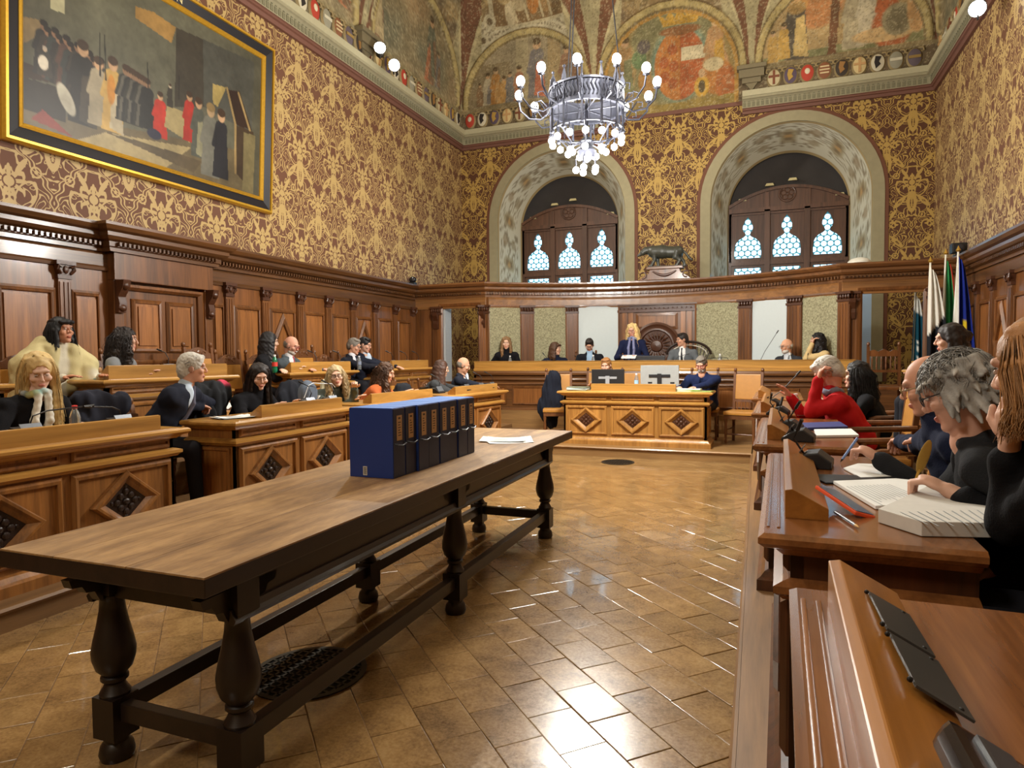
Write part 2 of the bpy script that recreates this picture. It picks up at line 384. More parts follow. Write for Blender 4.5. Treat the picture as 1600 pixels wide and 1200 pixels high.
for k, (_, cx, cy) in enumerate(cells):
    rz = -PI / 4 + random.uniform(-.008, .008)
    if k < 300: share('tile', random.choice(tvar), fl, (cx, cy, random.uniform(-.0015, .0015)), rz)
    else:
        me = random.choice(tvar); R = Matrix.Translation((cx, cy, 0)) @ Matrix.Rotation(rz, 4, 'Z')
        rest.add([R @ v.co for v in me.vertices], [tuple(p.vertices) for p in me.polygons])
o = rest.build('tile_field', M_TILE, fl); o['kind'] = 'stuff'
# ---- side and rear walls
def wallbox(name, a, mat): o = MB().box(*a).build(name, mat); return struct(o)
WL = wallbox('wall_left', (XL - .3, XL, YR, YB, 0, 10.2), M_PAPL)
WR = wallbox('wall_right', (XR, XR + .3, YR, YB, 0, 10.2), M_PAPL)
wallbox('wall_rear', (XL - .3, XR + .3, YR - .3, YR, 0, 10.2), M_PAPB)
# ---- back wall with two arched niches
RA, ZS = 1.70, 4.57; CX = (-4.34, 0.43); NB0 = 0.9
q = MB(); N = 28
def arch_pts(cx, r, zs, z0, n=N): return [(cx - r, z0)] + [(cx - r * math.cos(PI * i / n), zs + r * math.sin(PI * i / n)) for i in range(n + 1)] + [(cx + r, z0)]
def vq(x0, x1, z0, z1): q.add([(x0, YB, z0), (x1, YB, z0), (x1, YB, z1), (x0, YB, z1)], [(0, 1, 2, 3)])
edges = [XL, CX[0] - RA, CX[0] + RA, CX[1] - RA, CX[1] + RA, XR]
for a, b_ in ((0, 1), (2, 3), (4, 5)): vq(edges[a], edges[b_], 0, ZU + .05)
for cx in CX:
    vq(cx - RA, cx + RA, 0, NB0); ar = arch_pts(cx, RA, ZS, NB0)[1:-1]
    for (x0, z0), (x1, z1) in zip(ar[:-1], ar[1:]): q.add([(x0, YB, z0), (x1, YB, z1), (x1, YB, ZU + .05), (x0, YB, ZU + .05)], [(0, 1, 2, 3)])
WB = struct(q.build('wall_back', M_PAPB))
MB().box(XL - .3, XR + .3, YB + 1.02, YB + 1.2, 0, 10.2).build('outer_wall', plain((60, 58, 56), .9), WB)
MB().box(XL - .3, XR + .3, YB + .02, YB + .10, ZU, 10.2).build('upper_wall', plain((150, 135, 100), .9), WB)
MB().box(XL - .3, XR + .3, YR - .3, YB + 1.2, 9.9, 10.1).build('ceiling', plain((176, 160, 120), .9))
struct(bpy.data.objects['ceiling'])
M_STONE = plain((150, 142, 112), .8, vary=.15, scale=8); M_BROWN = plain((104, 62, 40), .7)
def intrados_paint(A, D, seed):
    c = Canvas(A, D, (188, 184, 164)); f = fbm(np.abs(A) * 2.1 + 3, D * 3.2, seed, 3)
    l = np.abs((f * 9) % 1 - .5); m = (l < .14) & (np.abs(D - .45) < .36); c.put(m * .75, (112, 98, 74))
    for k in range(-7, 8):
        if k % 2 == 0: c.ell(k * .42, .45, .15, .22, (150, 138, 108), a=.8); c.ell(k * .42, .45, .09, .14, (118, 100, 74), a=.8); c.ell(k * .42, .45, .04, .07, (170, 140, 96))
        else: c.ell(k * .42, .30, .09, .10, (138, 120, 92), a=.7); c.ell(k * .42, .62, .09, .10, (138, 124, 96), a=.7)
    c.put(((D < .06) | (D > .92)) * .9, (150, 128, 84)); c.grain(2.2, .12, seed)
    return c.C
M_FRES = vcol('painted_plaster', .85, .2, .15, 40); M_NICHE = plain((172, 176, 172), .85)
M_WIN = wood('window_wood', (58, 36, 24), (104, 70, 50), 2, .5)
M_GLASS = glow('daylit_glass', (156, 216, 250), 4.0); M_GLASS2 = glow('daylit_glass_between', (70, 150, 165), .6); M_LEAD = plain((40, 74, 70), .6)
YW = YB + .80; RW, ZSW = 1.17, 4.50
rnd_me = MB().lathe([(.056, 0), (.053, .006), (.03, .012), (.0, .013)], 12).mesh('roundel', M_GLASS, True)
def light_outline(cx, z0, top, w):
    """trefoil-headed light: rectangle, round shoulder, pointed lobe"""
    zb = top - .80; pts = [(cx - w, z0), (cx + w, z0), (cx + w, zb + .10)]
    for i in range(1, 8): a = PI / 2 * i / 8; pts.append((cx + .05 + (w - .05) * math.cos(a), zb + .10 + .27 * math.sin(a)))
    pts += [(cx + .05, zb + .40), (cx + .045, zb + .44)]
    for i in range(0, 7): a = i / 6; pts.append((cx + .10 * math.sin(PI * (.35 + .65 * a)) * 1.0, zb + .50 + .30 * a))
    return pts + [(2 * cx - x, z) for x, z in pts[::-1] if x > cx + 1e-4 and z > z0 + 1e-4]
def inside(pts, x, z):
    r = False; n = len(pts)
    for i in range(n):
        (x0, z0), (x1, z1) = pts[i], pts[(i + 1) % n]
        if (z0 > z) != (z1 > z) and x < x0 + (z - z0) * (x1 - x0) / (z1 - z0): r = not r
    return r
def board_with_hole(mb, x0, x1, z0, z1, pts, y0, y1):
    bm = bmesh.new(); ou = [bm.verts.new((x, y0, z)) for x, z in ((x0, z0), (x1, z0), (x1, z1), (x0, z1))]; inn = [bm.verts.new((x, y0, z)) for x, z in pts]
    es = [bm.edges.new((v[i], v[(i + 1) % len(v)])) for v in (ou, inn) for i in range(len(v))]
    bmesh.ops.triangle_fill(bm, use_beauty=True, edges=es)
    bm.verts.index_update(); mb.add([v.co[:] for v in bm.verts], [tuple(v.index for v in f.verts) for f in bm.faces]); bm.free()
    n = len(pts); vs = [(x, y0, z) for x, z in pts] + [(x, y1, z) for x, z in pts]; mb.add(vs, [(i, (i + 1) % n, (i + 1) % n + n, i + n) for i in range(n)])
for wi, cx in enumerate(CX):
    # stone band round the arch, brown fillet outside
    p3 = [(x, YB, z) for x, z in arch_pts(cx, RA - .10, ZS, NB0)]
    MB().sweep(p3, [(-.10, .0), (-.10, .03), (.10, .03), (.10, 0.0)], up=(0, -1, 0)).build('arch_band', M_STONE, WB)
    p3 = [(x, YB, z) for x, z in arch_pts(cx, RA + .035, ZS, NB0)]
    MB().sweep(p3, [(-.035, .0), (-.035, .02), (.035, .02), (.035, 0.0)], up=(0, -1, 0)).build('arch_fillet', M_BROWN, WB)
    n1, n2 = 150, 44; t = np.linspace(0, 1, n1)
    A0 = np.array(arch_pts(cx, RA - .20, ZS, NB0, 60)); A1 = np.array(arch_pts(cx, RW, ZSW, NB0, 60))
    def resamp(A): dd = np.r_[0, np.cumsum(np.hypot(*np.diff(A, axis=0).T))]; dd /= dd[-1]; return np.stack([np.interp(t, dd, A[:, i]) for i in (0, 1)], 1)
    A0, A1 = resamp(A0), resamp(A1); D = np.linspace(0, 1, n2)
    X = A0[:, None, 0] * (1 - D) + A1[:, None, 0] * D; Z = A0[:, None, 1] * (1 - D) + A1[:, None, 1] * D; Y = np.ones((n1, 1)) * (YB - .0 + D * (YW - YB))
    arc = (t[:, None] - .5) * 9.6 + 0 * D; C = intrados_paint(arc, D[None, :] + 0 * arc, 5 + wi); low = (np.abs(arc) > 3.05); C[low] = L3(168, 180, 192) * .9  # lower reveal tinted blue: window light put into its colour
    o = share('arch_soffit', gridmesh('arch_soffit', X, Y, Z, C, M_FRES), WB)
    w = struct(MB().box(cx - RW - .04, cx + RW + .04, YW + .09, YW + .13, NB0, 6.0).build('window_%d' % (wi + 1), plain((52, 48, 46), .9, vary=.3, scale=3)))
    # wooden window: segmental head, three lights with a transom below
    zt = 4.52; zc = 4.97; seg = [(cx - RW, zt + .02)] + [(cx - RW + 2 * RW * i / 20, zt + .10 + (zc - zt - .10) * (1 - ((i - 10) / 10) ** 2)) for i in range(21)] + [(cx + RW, zt + .02)]
    MB().prism(seg, YW - .02, YW + .05).build('head_board', M_WIN, w)
    MB().sweep([(x, YW - .03, z) for x, z in seg[1:-1]], [(-.03, -.03), (-.03, .03), (.03, .03), (.03, -.03)], up=(0, -1, 0)).build('head_moulding', M_WIN, w)
    MB().box(cx - RW, cx + RW, YW - .06, YW + .03, zt - .04, zt + .05).build('head_rail', M_WIN, w)
    tr = MB(); tr.tube([(cx + .16 * math.cos(2 * PI * i / 20), YW - .03, zt + .30 + .16 * math.sin(2 * PI * i / 20)) for i in range(21)], .018, 6)
    for k in range(5): tr.tube([(cx + .08 * math.sin(2 * PI * k / 5) + .05 * math.cos(2 * PI * i / 10), YW - .03, zt + .30 + .08 * math.cos(2 * PI * k / 5) + .05 * math.sin(2 * PI * i / 10)) for i in range(11)], .010, 5)
    tr.build('rosette', M_WIN, w)
    for sx in (-.40, .40): MB().box(cx + sx - .05, cx + sx + .05, YW - .05, YW + .02, zt, zc - .08).build('post', M_WIN, w)
    for k, lx in enumerate((cx - .78, cx, cx + .78)):
        wv = .27
        MB().box(lx - .42, lx + .42, YW + .06, YW + .065, NB0, zt).build('glass_backing', M_GLASS2, w)
        ol = light_outline(lx, 3.52, 4.40, wv); bd = MB(); board_with_hole(bd, lx - .39, lx + .39, 3.42, zt - .04, ol, YW, YW + .06); bd.build('tracery_board', M_WIN, w)
        fr = MB(); fr.sweep([(lx - .36, YW - .01, 3.45), (lx + .36, YW - .01, 3.45), (lx + .36, YW - .01, zt - .07), (lx - .36, YW - .01, zt - .07)], [(-.02, -.02), (-.02, .02), (.02, .02), (.02, -.02)], up=(0, -1, 0), closed=True); fr.build('light_moulding', M_WIN, w)
        MB().box(lx - .39, lx + .39, YW - .04, YW + .05, 3.36, 3.43).build('transom', M_WIN, w)
        lo = [(lx - wv, 1.6), (lx + wv, 1.6), (lx + wv, 3.30), (lx - wv, 3.30)]; bd = MB(); board_with_hole(bd, lx - .39, lx + .39, NB0, 3.38, lo, YW, YW + .06); bd.build('lower_board', M_WIN, w)
        for j in range(0, 19):
            for i in range(-3, 4):
                x, z = lx + (i + .5 * (j % 2)) * .128, 2.52 + j * .111
                if 2.45 < z < 3.36 and abs(x - lx) < wv + .05 or z > 3.46 and any(inside(ol, x + a, z + b_) for a in (-.04, 0, .04) for b_ in (-.04, 0, .04)):
                    share('roundel', rnd_me, w, (x, YW + .062, z), rot=(PI / 2, 0, 0))
    for sx in (-.39, .39): MB().box(cx + sx - .055, cx + sx + .055, YW - .06, YW + .05, NB0, zt).build('mullion', M_WIN, w)
    for sx in (-1, 1): MB().box(cx + sx * (RW - .03) - .03, cx + sx * (RW - .03) + .03, YW - .03, YW + .05, NB0, zt).build('jamb', M_WIN, w)
    for sx, dz in ((-.9, .22), (-.35, .50), (.1, .57), (1.0, .18)): MB().prism([(cx + sx - .09, zt + dz), (cx + sx + .09, zt + dz), (cx + sx + .07, zt + dz + .05), (cx + sx - .06, zt + dz + .05)], YW - .03, YW + .02).build('plaster_patch', plain((200, 188, 140), .9), w)
# ---- upper cornice (three runs)
PC = [(0, 0), (.05, 0), (.07, .05), (.10, .06), (.10, .09), (.12, .10), (.12, .22), (.16, .25), (.19, .26), (.19, .30), (.16, .32), (.16, .42), (0, .43)]
M_CORN = plain((152, 146, 118), .8, vary=.18, scale=12); M_CORL = plain((178, 172, 142), .8); M_CDK = plain((112, 74, 60), .7)
def cornice(name, path, carve):
    t = struct(MB().sweep(path, [(a, b) for a, b in PC[5:]] + [(0, .10)]).build(name, M_CORN))
    MB().sweep(path, PC[:6] + [(0, .10)]).build('lower_moulding', M_CDK, t)
    MB().sweep(path, [(.16, .31), (.175, .32), (.175, .43), (.0, .435), (0, .31)]).build('upper_band', M_CORL, t)
    mb = MB()
    for a, b_ in carve:
        a = Vector(a); b_ = Vector(b_); d = (b_ - a); L = d.length; d.normalize(); s = d.cross(Vector((0, 0, 1)))
        for k in range(int(L / .085)):
            p = a + d * (.085 * (k + .5)); mb.bar(p + s * .118 + Vector((0, 0, .16)) - d * .028, p + s * .118 + Vector((0, 0, .16)) + d * .028, .025, .085)
            mb.bar(p + s * .118 + Vector((0, 0, .235)) - d * .018, p + s * .118 + Vector((0, 0, .235)) + d * .018, .03, .035)
    o = mb.build('carved_leaves', plain((120, 116, 92), .85, vary=.3, scale=30), t); o['kind'] = 'stuff'
cornice('trim_1', [(XL, YR, ZC), (XL, YB, ZC), (-3.42, YB, ZC)], [((XL, 3, ZC), (XL, YB - .15, ZC)), ((XL + .15, YB, ZC), (-3.42, YB, ZC))])
cornice('trim_2', [(-.45, YB, ZC), (XR, YB, ZC), (XR, YR, ZC)], [((-.45, YB, ZC), (XR - .15, YB, ZC)), ((XR, YB - .15, ZC), (XR, 8, ZC))])
struct(MB().box(-3.42, -.45, YB - .03, YB, 6.50, 6.58).build('trim_3', M_CDK))
# ---------------------------------------------------------------- painted vault zone above the cornice
def bay_field(s, z, centers, R, zs):
    """distance outside the nearest lunette, and the nearest boundary between bays"""
    e = np.full(s.shape, 9.0)
    for c in centers: e = np.minimum(e, np.where(z > zs, np.hypot(s - c, z - zs) - R, np.abs(s - c) - R))
    return e
def vault_shape(s, z, centers, R, zs, edges):
    e = bay_field(s, z, centers, R, zs); t = np.min([np.abs(s - b) for b in edges], axis=0); up = np.clip(z - zs, 0, None)
    d = .42 * np.clip(e, 0, None) * np.clip(up / .6, 0, 1)
    rib = np.clip(1 - np.abs(e - .09) / .09, 0, 1) * (up > 0); d = d + .07 * np.sqrt(rib)
    return e, t, d
def vault_colour(c, e, t, z, zs):
    w = np.maximum(t + np.clip(e, 0, None), .02); rho = t / w; up = z - zs; web = (e > 0) & (up > -.05)
    near = web & (t < .40 + .15 * up)
    c.put((web & ~near) * .0, (0, 0, 0))
    c.put(near * 1.0, (176, 166, 128)); c.put((near & (rho > .22) & (rho < .48)) * 1.0, (112, 62, 48)); c.put((near & (np.abs(rho - .52) < .03)) * .8, (206, 194, 150))
    c.put((web & (e < .15)) * 1.0, (186, 168, 112)); c.put((web & (np.abs(e - .15) < .012)) * .9, (104, 78, 50)); c.put((web & (e < .03)) * .8, (92, 74, 50))
def spandrel(c, e, U, V, seed):
    f = fbm(U * 1.7, V * 1.7, seed, 4); g = fbm(U * 3.4 + 9, V * 3.4, seed + 5, 4)
    c.put(np.clip((f - .45) * 6, 0, 1) * .8, (140, 112, 74)); c.put(np.clip((g - .52) * 8, 0, 1) * .8, (94, 78, 66)); c.put(np.clip((.42 - g) * 9, 0, 1) * .8, (182, 158, 112))
    l = np.abs((fbm(U * 2.2, V * 2.2, seed + 9, 3) * 7) % 1 - .5); c.put((l < .07) * .5, (84, 66, 48))
# --- back wall
ZT = 9.85
def panel_grid(s0, s1, z0, z1, step): ns = int((s1 - s0) / step) + 1; nz = int((z1 - z0) / step) + 1; return np.meshgrid(np.linspace(s0, s1, ns), np.linspace(z0, z1, nz), indexing='ij')
zs = 7.27; R = 1.40; cb = (-5.12, -1.93, 1.33); eb = (XL, -3.52, -.28, XR + .1)
U, V = panel_grid(XL, XR, 6.55, ZT, .020); e, t, d = vault_shape(U, V, cb, R, zs, eb)
c = Canvas(U, V, (150, 128, 92)); spandrel(c, e, U, V, 3)
# first lunette: ancient scene with figures before buildings
c.put(((e < 0) & (U < -3.5)) * 1.0, (158, 146, 120)); m1 = (e < 0) & (U < -3.5)
base = c.C.copy()
c.poly([(-6.6, 7.2), (-5.5, 7.2), (-5.5, 8.2), (-6.6, 8.2)], (132, 118, 92)); c.poly([(-5.35, 7.2), (-5.05, 7.2), (-5.05, 8.9), (-5.35, 8.9)], (178, 166, 132)); c.poly([(-4.6, 7.2), (-4.3, 7.2), (-4.3, 8.9), (-4.6, 8.9)], (172, 150, 110)); c.poly([(-4.25, 7.2), (-3.4, 7.2), (-3.4, 8.0), (-4.25, 8.1)], (170, 128, 88))
for x, h, rb, sc in ((-6.25, .55, (128, 96, 70), None), (-6.05, .75, (186, 176, 150), (120, 118, 120)), (-5.85, .85, (176, 120, 56), (196, 150, 90)), (-5.65, .62, (198, 150, 84), None), (-5.5, .7, (110, 112, 118), None), (-5.28, .8, (170, 110, 84), (150, 140, 120)), (-4.85, 1.35, (112, 112, 120), (196, 106, 84)), (-4.15, 1.1, (150, 110, 90), (96, 92, 96)), (-3.9, 1.05, (120, 84, 70), None), (-3.72, .9, (160, 140, 110), None)):
    c.figure(x, 7.28, h, rb, second=sc)
c.C = np.where(m1[..., None], c.C, base)
# cartouche with lettering band over the first lunette
e1 = np.hypot(U + 5.12, V - zs) - R; band = (e1 > .15) & (e1 < .62) & (np.abs(U + 5.12) < 1.22) & (V > zs + .4); c.put(band * 1.0, (196, 188, 160))
ang = np.arctan2(U + 5.12, V - zs)
for k in range(3):
    rr = np.abs(e1 - (.26 + .11 * k)) < .030; let = (vnoise(ang * 62 + k * 31, np.floor(e1 * 40) * 1.7, 8) > .46); c.put((band & rr & let) * .75, (92, 82, 66))
car = np.maximum(np.abs(U + 4.95) / .82, np.abs(V - 9.42) / .48); c.put((car < 1.12) * 1.0, (186, 176, 144)); c.put((car < 1.0) * 1.0, (112, 84, 54)); base = c.C.copy()
for x, z, rx, ry, rb in ((-5.4, 9.15, .12, .26, (196, 182, 148)), (-5.15, 9.3, .2, .14, (176, 160, 124)), (-4.85, 9.3, .14, .24, (188, 120, 56)), (-4.55, 9.25, .16, .2, (150, 116, 74)), (-4.3, 9.3, .16, .16, (98, 74, 52)), (-5.5, 9.5, .16, .18, (176, 150, 104)), (-5.0, 9.6, .22, .14, (142, 102, 66))): c.ell(x, z, rx, ry, rb)
for x in (-5.5, -5.32, -5.05, -4.7, -4.5): c.line((x, 9.25), (x + .06, 8.98), .025, (190, 176, 140))
c.C = np.where((car < 1.0)[..., None], c.C, base)
for x, z, r_ in ((-6.25, 8.35, .14), (-6.1, 8.7, .13), (-3.95, 8.45, .13), (-4.1, 8.85, .12), (-5.9, 9.05, .14), (-4.15, 9.3, .12)): c.ell(x, z, r_, r_, (196, 188, 158)); c.ell(x, z, r_ * .5, r_ * .5, (96, 80, 62))
# middle bay: large oval shield, crown and seated woman
m2 = (e < 0) & (U > -3.4) & (U < -.4) | ((U > -3.34) & (U < -.53) & (V < zs)); c.put(m2 * 1.0, (150, 128, 78)); base = c.C.copy()
c.ell(-1.85, 7.75, .98, 1.05, (128, 130, 96), a=.9); c.ell(-2.9, 7.6, .3, .6, (166, 142, 96)); c.figure(-2.85, 7.05, 1.25, (168, 132, 88), second=(120, 126, 92)); c.ell(-2.55, 7.75, .16, .2, (98, 132, 92)); c.ell(-2.45, 8.0, .14, .15, (92, 88, 96))
c.ell(-2.35, 7.3, .22, .3, (176, 128, 72)); c.ell(-1.7, 7.55, .60, .80, (120, 150, 130)); c.ell(-1.7, 7.52, .52, .73, (186, 92, 52), soft=.05)
sh = np.sqrt(((U + 1.7) / .52) ** 2 + ((V - 7.52) / .73) ** 2) < 1; c.put((sh & (U < -1.68)) * 1.0, (192, 118, 58)); c.put((sh & (U > -1.66) & (np.abs(V - 7.72) < .13)) * 1.0, (226, 214, 178))
for x, z in ((-1.85, 7.85), (-2.02, 7.6), (-1.82, 7.5), (-2.0, 7.3), (-1.84, 7.15)): c.ell(x, z, .10, .12, (172, 82, 44))
c.poly([(-2.05, 8.35), (-1.35, 8.35), (-1.25, 8.62), (-1.42, 8.5), (-1.5, 8.66), (-1.6, 8.5), (-1.7, 8.68), (-1.8, 8.5), (-1.92, 8.66), (-2.0, 8.5), (-2.15, 8.62)], (206, 160, 60)); c.ell(-1.7, 8.22, .42, .1, (150, 96, 60))
c.ell(-.98, 7.35, .26, .44, (196, 150, 104)); c.figure(-.98, 7.1, 1.35, (186, 142, 98), head=(216, 182, 140), hair=(120, 84, 48), second=(196, 150, 60)); c.ell(-.95, 7.15, .34, .34, (186, 118, 58)); c.ell(-1.02, 7.42, .2, .14, (206, 190, 150)); c.ell(-.78, 7.0, .2, .36, (176, 96, 52))
c.ell(-1.25, 7.0, .15, .21, (206, 160, 62)); c.ell(-1.25, 7.0, .07, .13, (48, 40, 34)); c.ell(-1.25, 7.27, .07, .09, (206, 170, 130))
c.poly([(-3.4, 6.5), (-.45, 6.5), (-.45, 6.78), (-3.4, 6.7)], (146, 124, 62)); c.put((m2 & (np.abs(e + .04) < .035)) * 1.0, (186, 140, 66))
c.C = np.where(m2[..., None], c.C, base)
# third lunette: friar, landscape, reclining figures
m3 = (e < 0) & (U > -.2) & (V > zs - .02); c.put(m3 * 1.0, (178, 150, 104)); base = c.C.copy()
c.ell(.9, 8.3, .5, .5, (196, 120, 70), a=.8); c.poly([(-.2, 7.2), (3, 7.2), (3, 7.5), (-.2, 7.35)], (128, 130, 90)); c.poly([(1.1, 7.2), (1.25, 7.2), (1.35, 8.7), (1.2, 8.7)], (110, 62, 44))
c.figure(.55, 7.27, 1.35, (64, 62, 66), second=(206, 176, 112)); c.ell(.55, 8.32, .2, .2, (206, 160, 80), a=.5); c.figure(.12, 7.27, .62, (196, 156, 84)); c.figure(.32, 7.3, .72, (206, 164, 84))
c.figure(1.55, 7.3, 1.2, (182, 170, 140)); c.figure(1.8, 7.35, 1.2, (196, 186, 160)); c.ell(2.2, 7.6, .34, .42, (176, 88, 50)); c.figure(2.15, 7.35, 1.3, (190, 96, 56)); c.ell(2.05, 7.48, .52, .14, (214, 178, 126)); c.ell(2.3, 7.72, .27, .3, (150, 142, 112)); c.ell(2.3, 7.72, .2, .22, (108, 102, 82)); c.ell(2.62, 7.85, .17, .42, (206, 160, 108)); c.ell(2.6, 8.32, .1, .12, (190, 150, 110))
c.C = np.where(m3[..., None], c.C, base)
vault_colour(c, e, t, V, zs)
fr = (V < zs - .02) & ~m2; c.put(fr * 1.0, (92, 76, 62)); c.put((fr & (V > zs - .12)) * .7, (150, 134, 96)); l_ = np.abs((fbm(U * 5, V * 5, 31, 3) * 14) % 1 - .5); c.put((l_ < .07) * .45, (66, 54, 40)); l_ = np.abs((fbm(U * 4 + 7, V * 4, 77, 3) * 12) % 1 - .5); c.put((l_ < .07) * .4, (206, 196, 160)); c.C = c.C * .70 + L3(150, 134, 98) * .24; c.grain(3.0, .30, 2); c.grain(9.0, .28, 4); c.grain(22.0, .2, 6)
share('fresco', gridmesh('fresco', U, YB - .005 - d, V, c.C, M_FRES), WB)
# --- side walls
def side_fresco(parent, xw, sgn, y0, y1, step, cen, edges, seed):
    U, V = panel_grid(y0, y1, 6.6, ZT, step); Rr = 1.72; e, t, d = vault_shape(U, V, cen, Rr, zs, edges)
    c = Canvas(U, V, (146, 132, 100)); spandrel(c, e, U, V, seed); base = c.C.copy(); m = e < 0
    c.put(m * 1.0, (140, 128, 100)); f = fbm(U * .9, V * .9, seed + 3, 3); c.put(np.clip((f - .5) * 5, 0, 1) * .8, (104, 110, 96)); c.put(np.clip((.47 - f) * 5, 0, 1) * .7, (176, 146, 108))
    rr = random.Random(seed)
    for k in range(26):
        y = rr.uniform(y0, y1); c.figure(y, zs + rr.uniform(-.05, .3), rr.uniform(.7, 1.5), rr.choice([(150, 120, 96), (176, 104, 74), (112, 110, 112), (186, 172, 134), (96, 104, 92), (186, 148, 96), (132, 92, 76)]), second=rr.choice([None, (186, 168, 130), (122, 92, 74)]), lean=rr.uniform(-.15, .15))
    c.C = np.where(m[..., None], c.C, base); vault_colour(c, e, t, V, zs); frz = V < zs - .02; c.put(frz * 1.0, (100, 90, 74)); c.put((frz & (V > zs - .12)) * .7, (156, 142, 104)); l_ = np.abs((fbm(U * 4, V * 4, 31, 3) * 14) % 1 - .5); c.put((l_ < .08) * .45, (66, 54, 40)); l_ = np.abs((fbm(U * 3 + 7, V * 3, 77, 3) * 12) % 1 - .5); c.put((l_ < .08) * .4, (206, 196, 160)); c.C = c.C * .72 + L3(140, 130, 100) * .24; c.grain(3, .3, seed); c.grain(9, .3, seed + 1); c.grain(22, .2, seed + 2)
    share('fresco', gridmesh('fresco', xw + sgn * (.005 + d), U, V, c.C, M_FRES, flip=True), parent)
side_fresco(WL, XL, 1, 2.6, YB, .030, (4.22, 8.35, 12.48), (2.2, 6.3, 10.42, YB + .05), 21)
side_fresco(WR, XR, -1, 6.0, YB, .034, (8.35, 12.48), (6.3, 10.42, YB + .05), 41)
# --- painted shields along the frieze, each a carved cartouche
def shield_mesh(f1, f2, kind):
    n = 14; prof = lambda s: [(s * .12 * math.cos(a), s * .155 * math.sin(a) * (1.0 if math.sin(a) > 0 else 1.15)) for a in [2 * PI * i / 24 for i in range(24)]]
    mb = MB(); P1 = prof(1.15); P2 = prof(.95); k = 24
    mb.add([(x, 0, z) for x, z in P1] + [(x, -.035, z) for x, z in P2], [(i, (i + 1) % k, (i + 1) % k + k, i + k) for i in range(k)], 0)
    mb.add([(x, -.03, z) for x, z in P2] + [(x, -.045, z) for x, z in prof(.5)] + [(0, -.05, 0)], [(i, (i + 1) % k, (i + 1) % k + k, i + k) for i in range(k)] + [(k + i, k + (i + 1) % k, 2 * k) for i in range(k)], 1)
    if kind == 0: mb.box(-.10, .10, -.056, -.04, -.025, .025, 2)
    elif kind == 1: mb.box(-.022, .022, -.056, -.04, -.14, .13, 2); mb.box(-.10, .10, -.0565, -.04, -.01, .034, 2)
    elif kind == 2: mb.prism([(-.03, -.12), (.05, -.05), (.02, .0), (.06, .09), (-.04, .11), (-.06, .0)], -.058, -.04, mi=2)
    elif kind == 3: [mb.box(-.09 + .01 * abs(j), .09 - .01 * abs(j), -.056, -.04, j * .06 - .012, j * .06 + .014, 2) for j in (-1, 0, 1)]
    else: mb.ball((0, -.045, .02), (.05, .015, .06), 8, 6, 2)
    for sx in (-1, 1): mb.tube([(sx * .07, -.01, .17), (sx * .14, -.03, .16), (sx * .15, -.03, .10), (sx * .11, -.03, .09)], .018, 5, 0)
    return mb.mesh('shield', [plain((150, 132, 92), .8), plain(f1, .75), plain(f2, .75)], True)
SH = [shield_mesh(*a) for a in (((190, 176, 138), (120, 70, 46), 1), ((88, 74, 92), (176, 142, 66), 2), ((176, 62, 44), (214, 204, 176), 4), ((132, 84, 54), (206, 186, 144), 3), ((60, 50, 42), (150, 110, 60), 2), ((206, 184, 132), (190, 150, 100), 1), ((206, 198, 172), (40, 34, 32), 2), ((150, 146, 126), (206, 200, 176), 0), ((96, 84, 92), (150, 122, 66), 0))]
for i in range(9): share('shield', SH[i], WB, (.14 + .305 * i, YB - .01, 6.96))
for i in range(10): share('shield', SH[(i * 4 + 2) % 9], WB, (-6.5 + .31 * i, YB - .01, 6.98))
for i in range(38): share('shield', SH[(i * 5 + 1) % 9], WL, (XL + .01, 2.8 + .31 * i, 6.98), rotz=PI / 2)
for i in range(8): share('shield', SH[(i * 7 + 1) % 9], WR, (XR - .01, 11.7 + .34 * i, 6.98), rotz=-PI / 2)
# corbel blocks where the ribs land
def corbel(parent, x, y, rz):
    mb = MB().box(-.24, .24, -.14, 0, 0, .16).box(-.28, .28, -.18, 0, .16, .24).box(-.18, .18, -.10, 0, -.10, 0).prism([(-.12, -.10), (.12, -.10), (0, -.26)], -.08, 0)
    mb.build('corbel', plain((122, 112, 86), .8), parent, bevel=.01, loc=(x, y, 7.0), rotz=rz)
corbel(WB, -.28, YB, 0); corbel(WB, -3.52, YB, 0); corbel(WL, XL, 10.42, PI / 2); corbel(WR, XR, 10.42, -PI / 2)
# ---------------------------------------------------------------- wooden wainscot, doors and the curved screen
PCW = [(0, 0), (.03, 0), (.03, .04), (.05, .05), (.05, .10), (.09, .12), (.12, .15), (.12, .19), (.16, .21), (.19, .25), (.19, .28), (0, .28)]
def flute(mb, w, d, z0, z1, n=3):
    mb.box(-w / 2, w / 2, -d, 0, z0, z1)
    for k in range(n): x = -w / 2 + w * (k + .5) / n; mb.box(x - w / n * .28, x + w / n * .28, -d - .010, -d + .001, z0 + .06, z1 - .03)
pil = MB(); flute(pil, .13, .035, .28, 2.26); pil.box(-.085, .085, -.06, 0, 0, .28); PIL = pil.mesh('pilaster', M_WD, bevel=.004)
cp = MB().box(-.075, .075, -.05, 0, 2.26, 2.30).box(-.10, .10, -.075, 0, 2.40, 2.44).prism([(-.065, 2.30), (.065, 2.30), (.09, 2.40), (-.09, 2.40)], -.055, 0)
for sx in (-1, 1): cp.tube([(sx * .05, -.06, 2.31), (sx * .085, -.07, 2.35), (sx * .08, -.07, 2.39), (sx * .045, -.07, 2.375)], .014, 5)
cp.ball((0, -.06, 2.35), (.03, .02, .04), 8, 6); CAPM = cp.mesh('capital', M_CARVE, True)
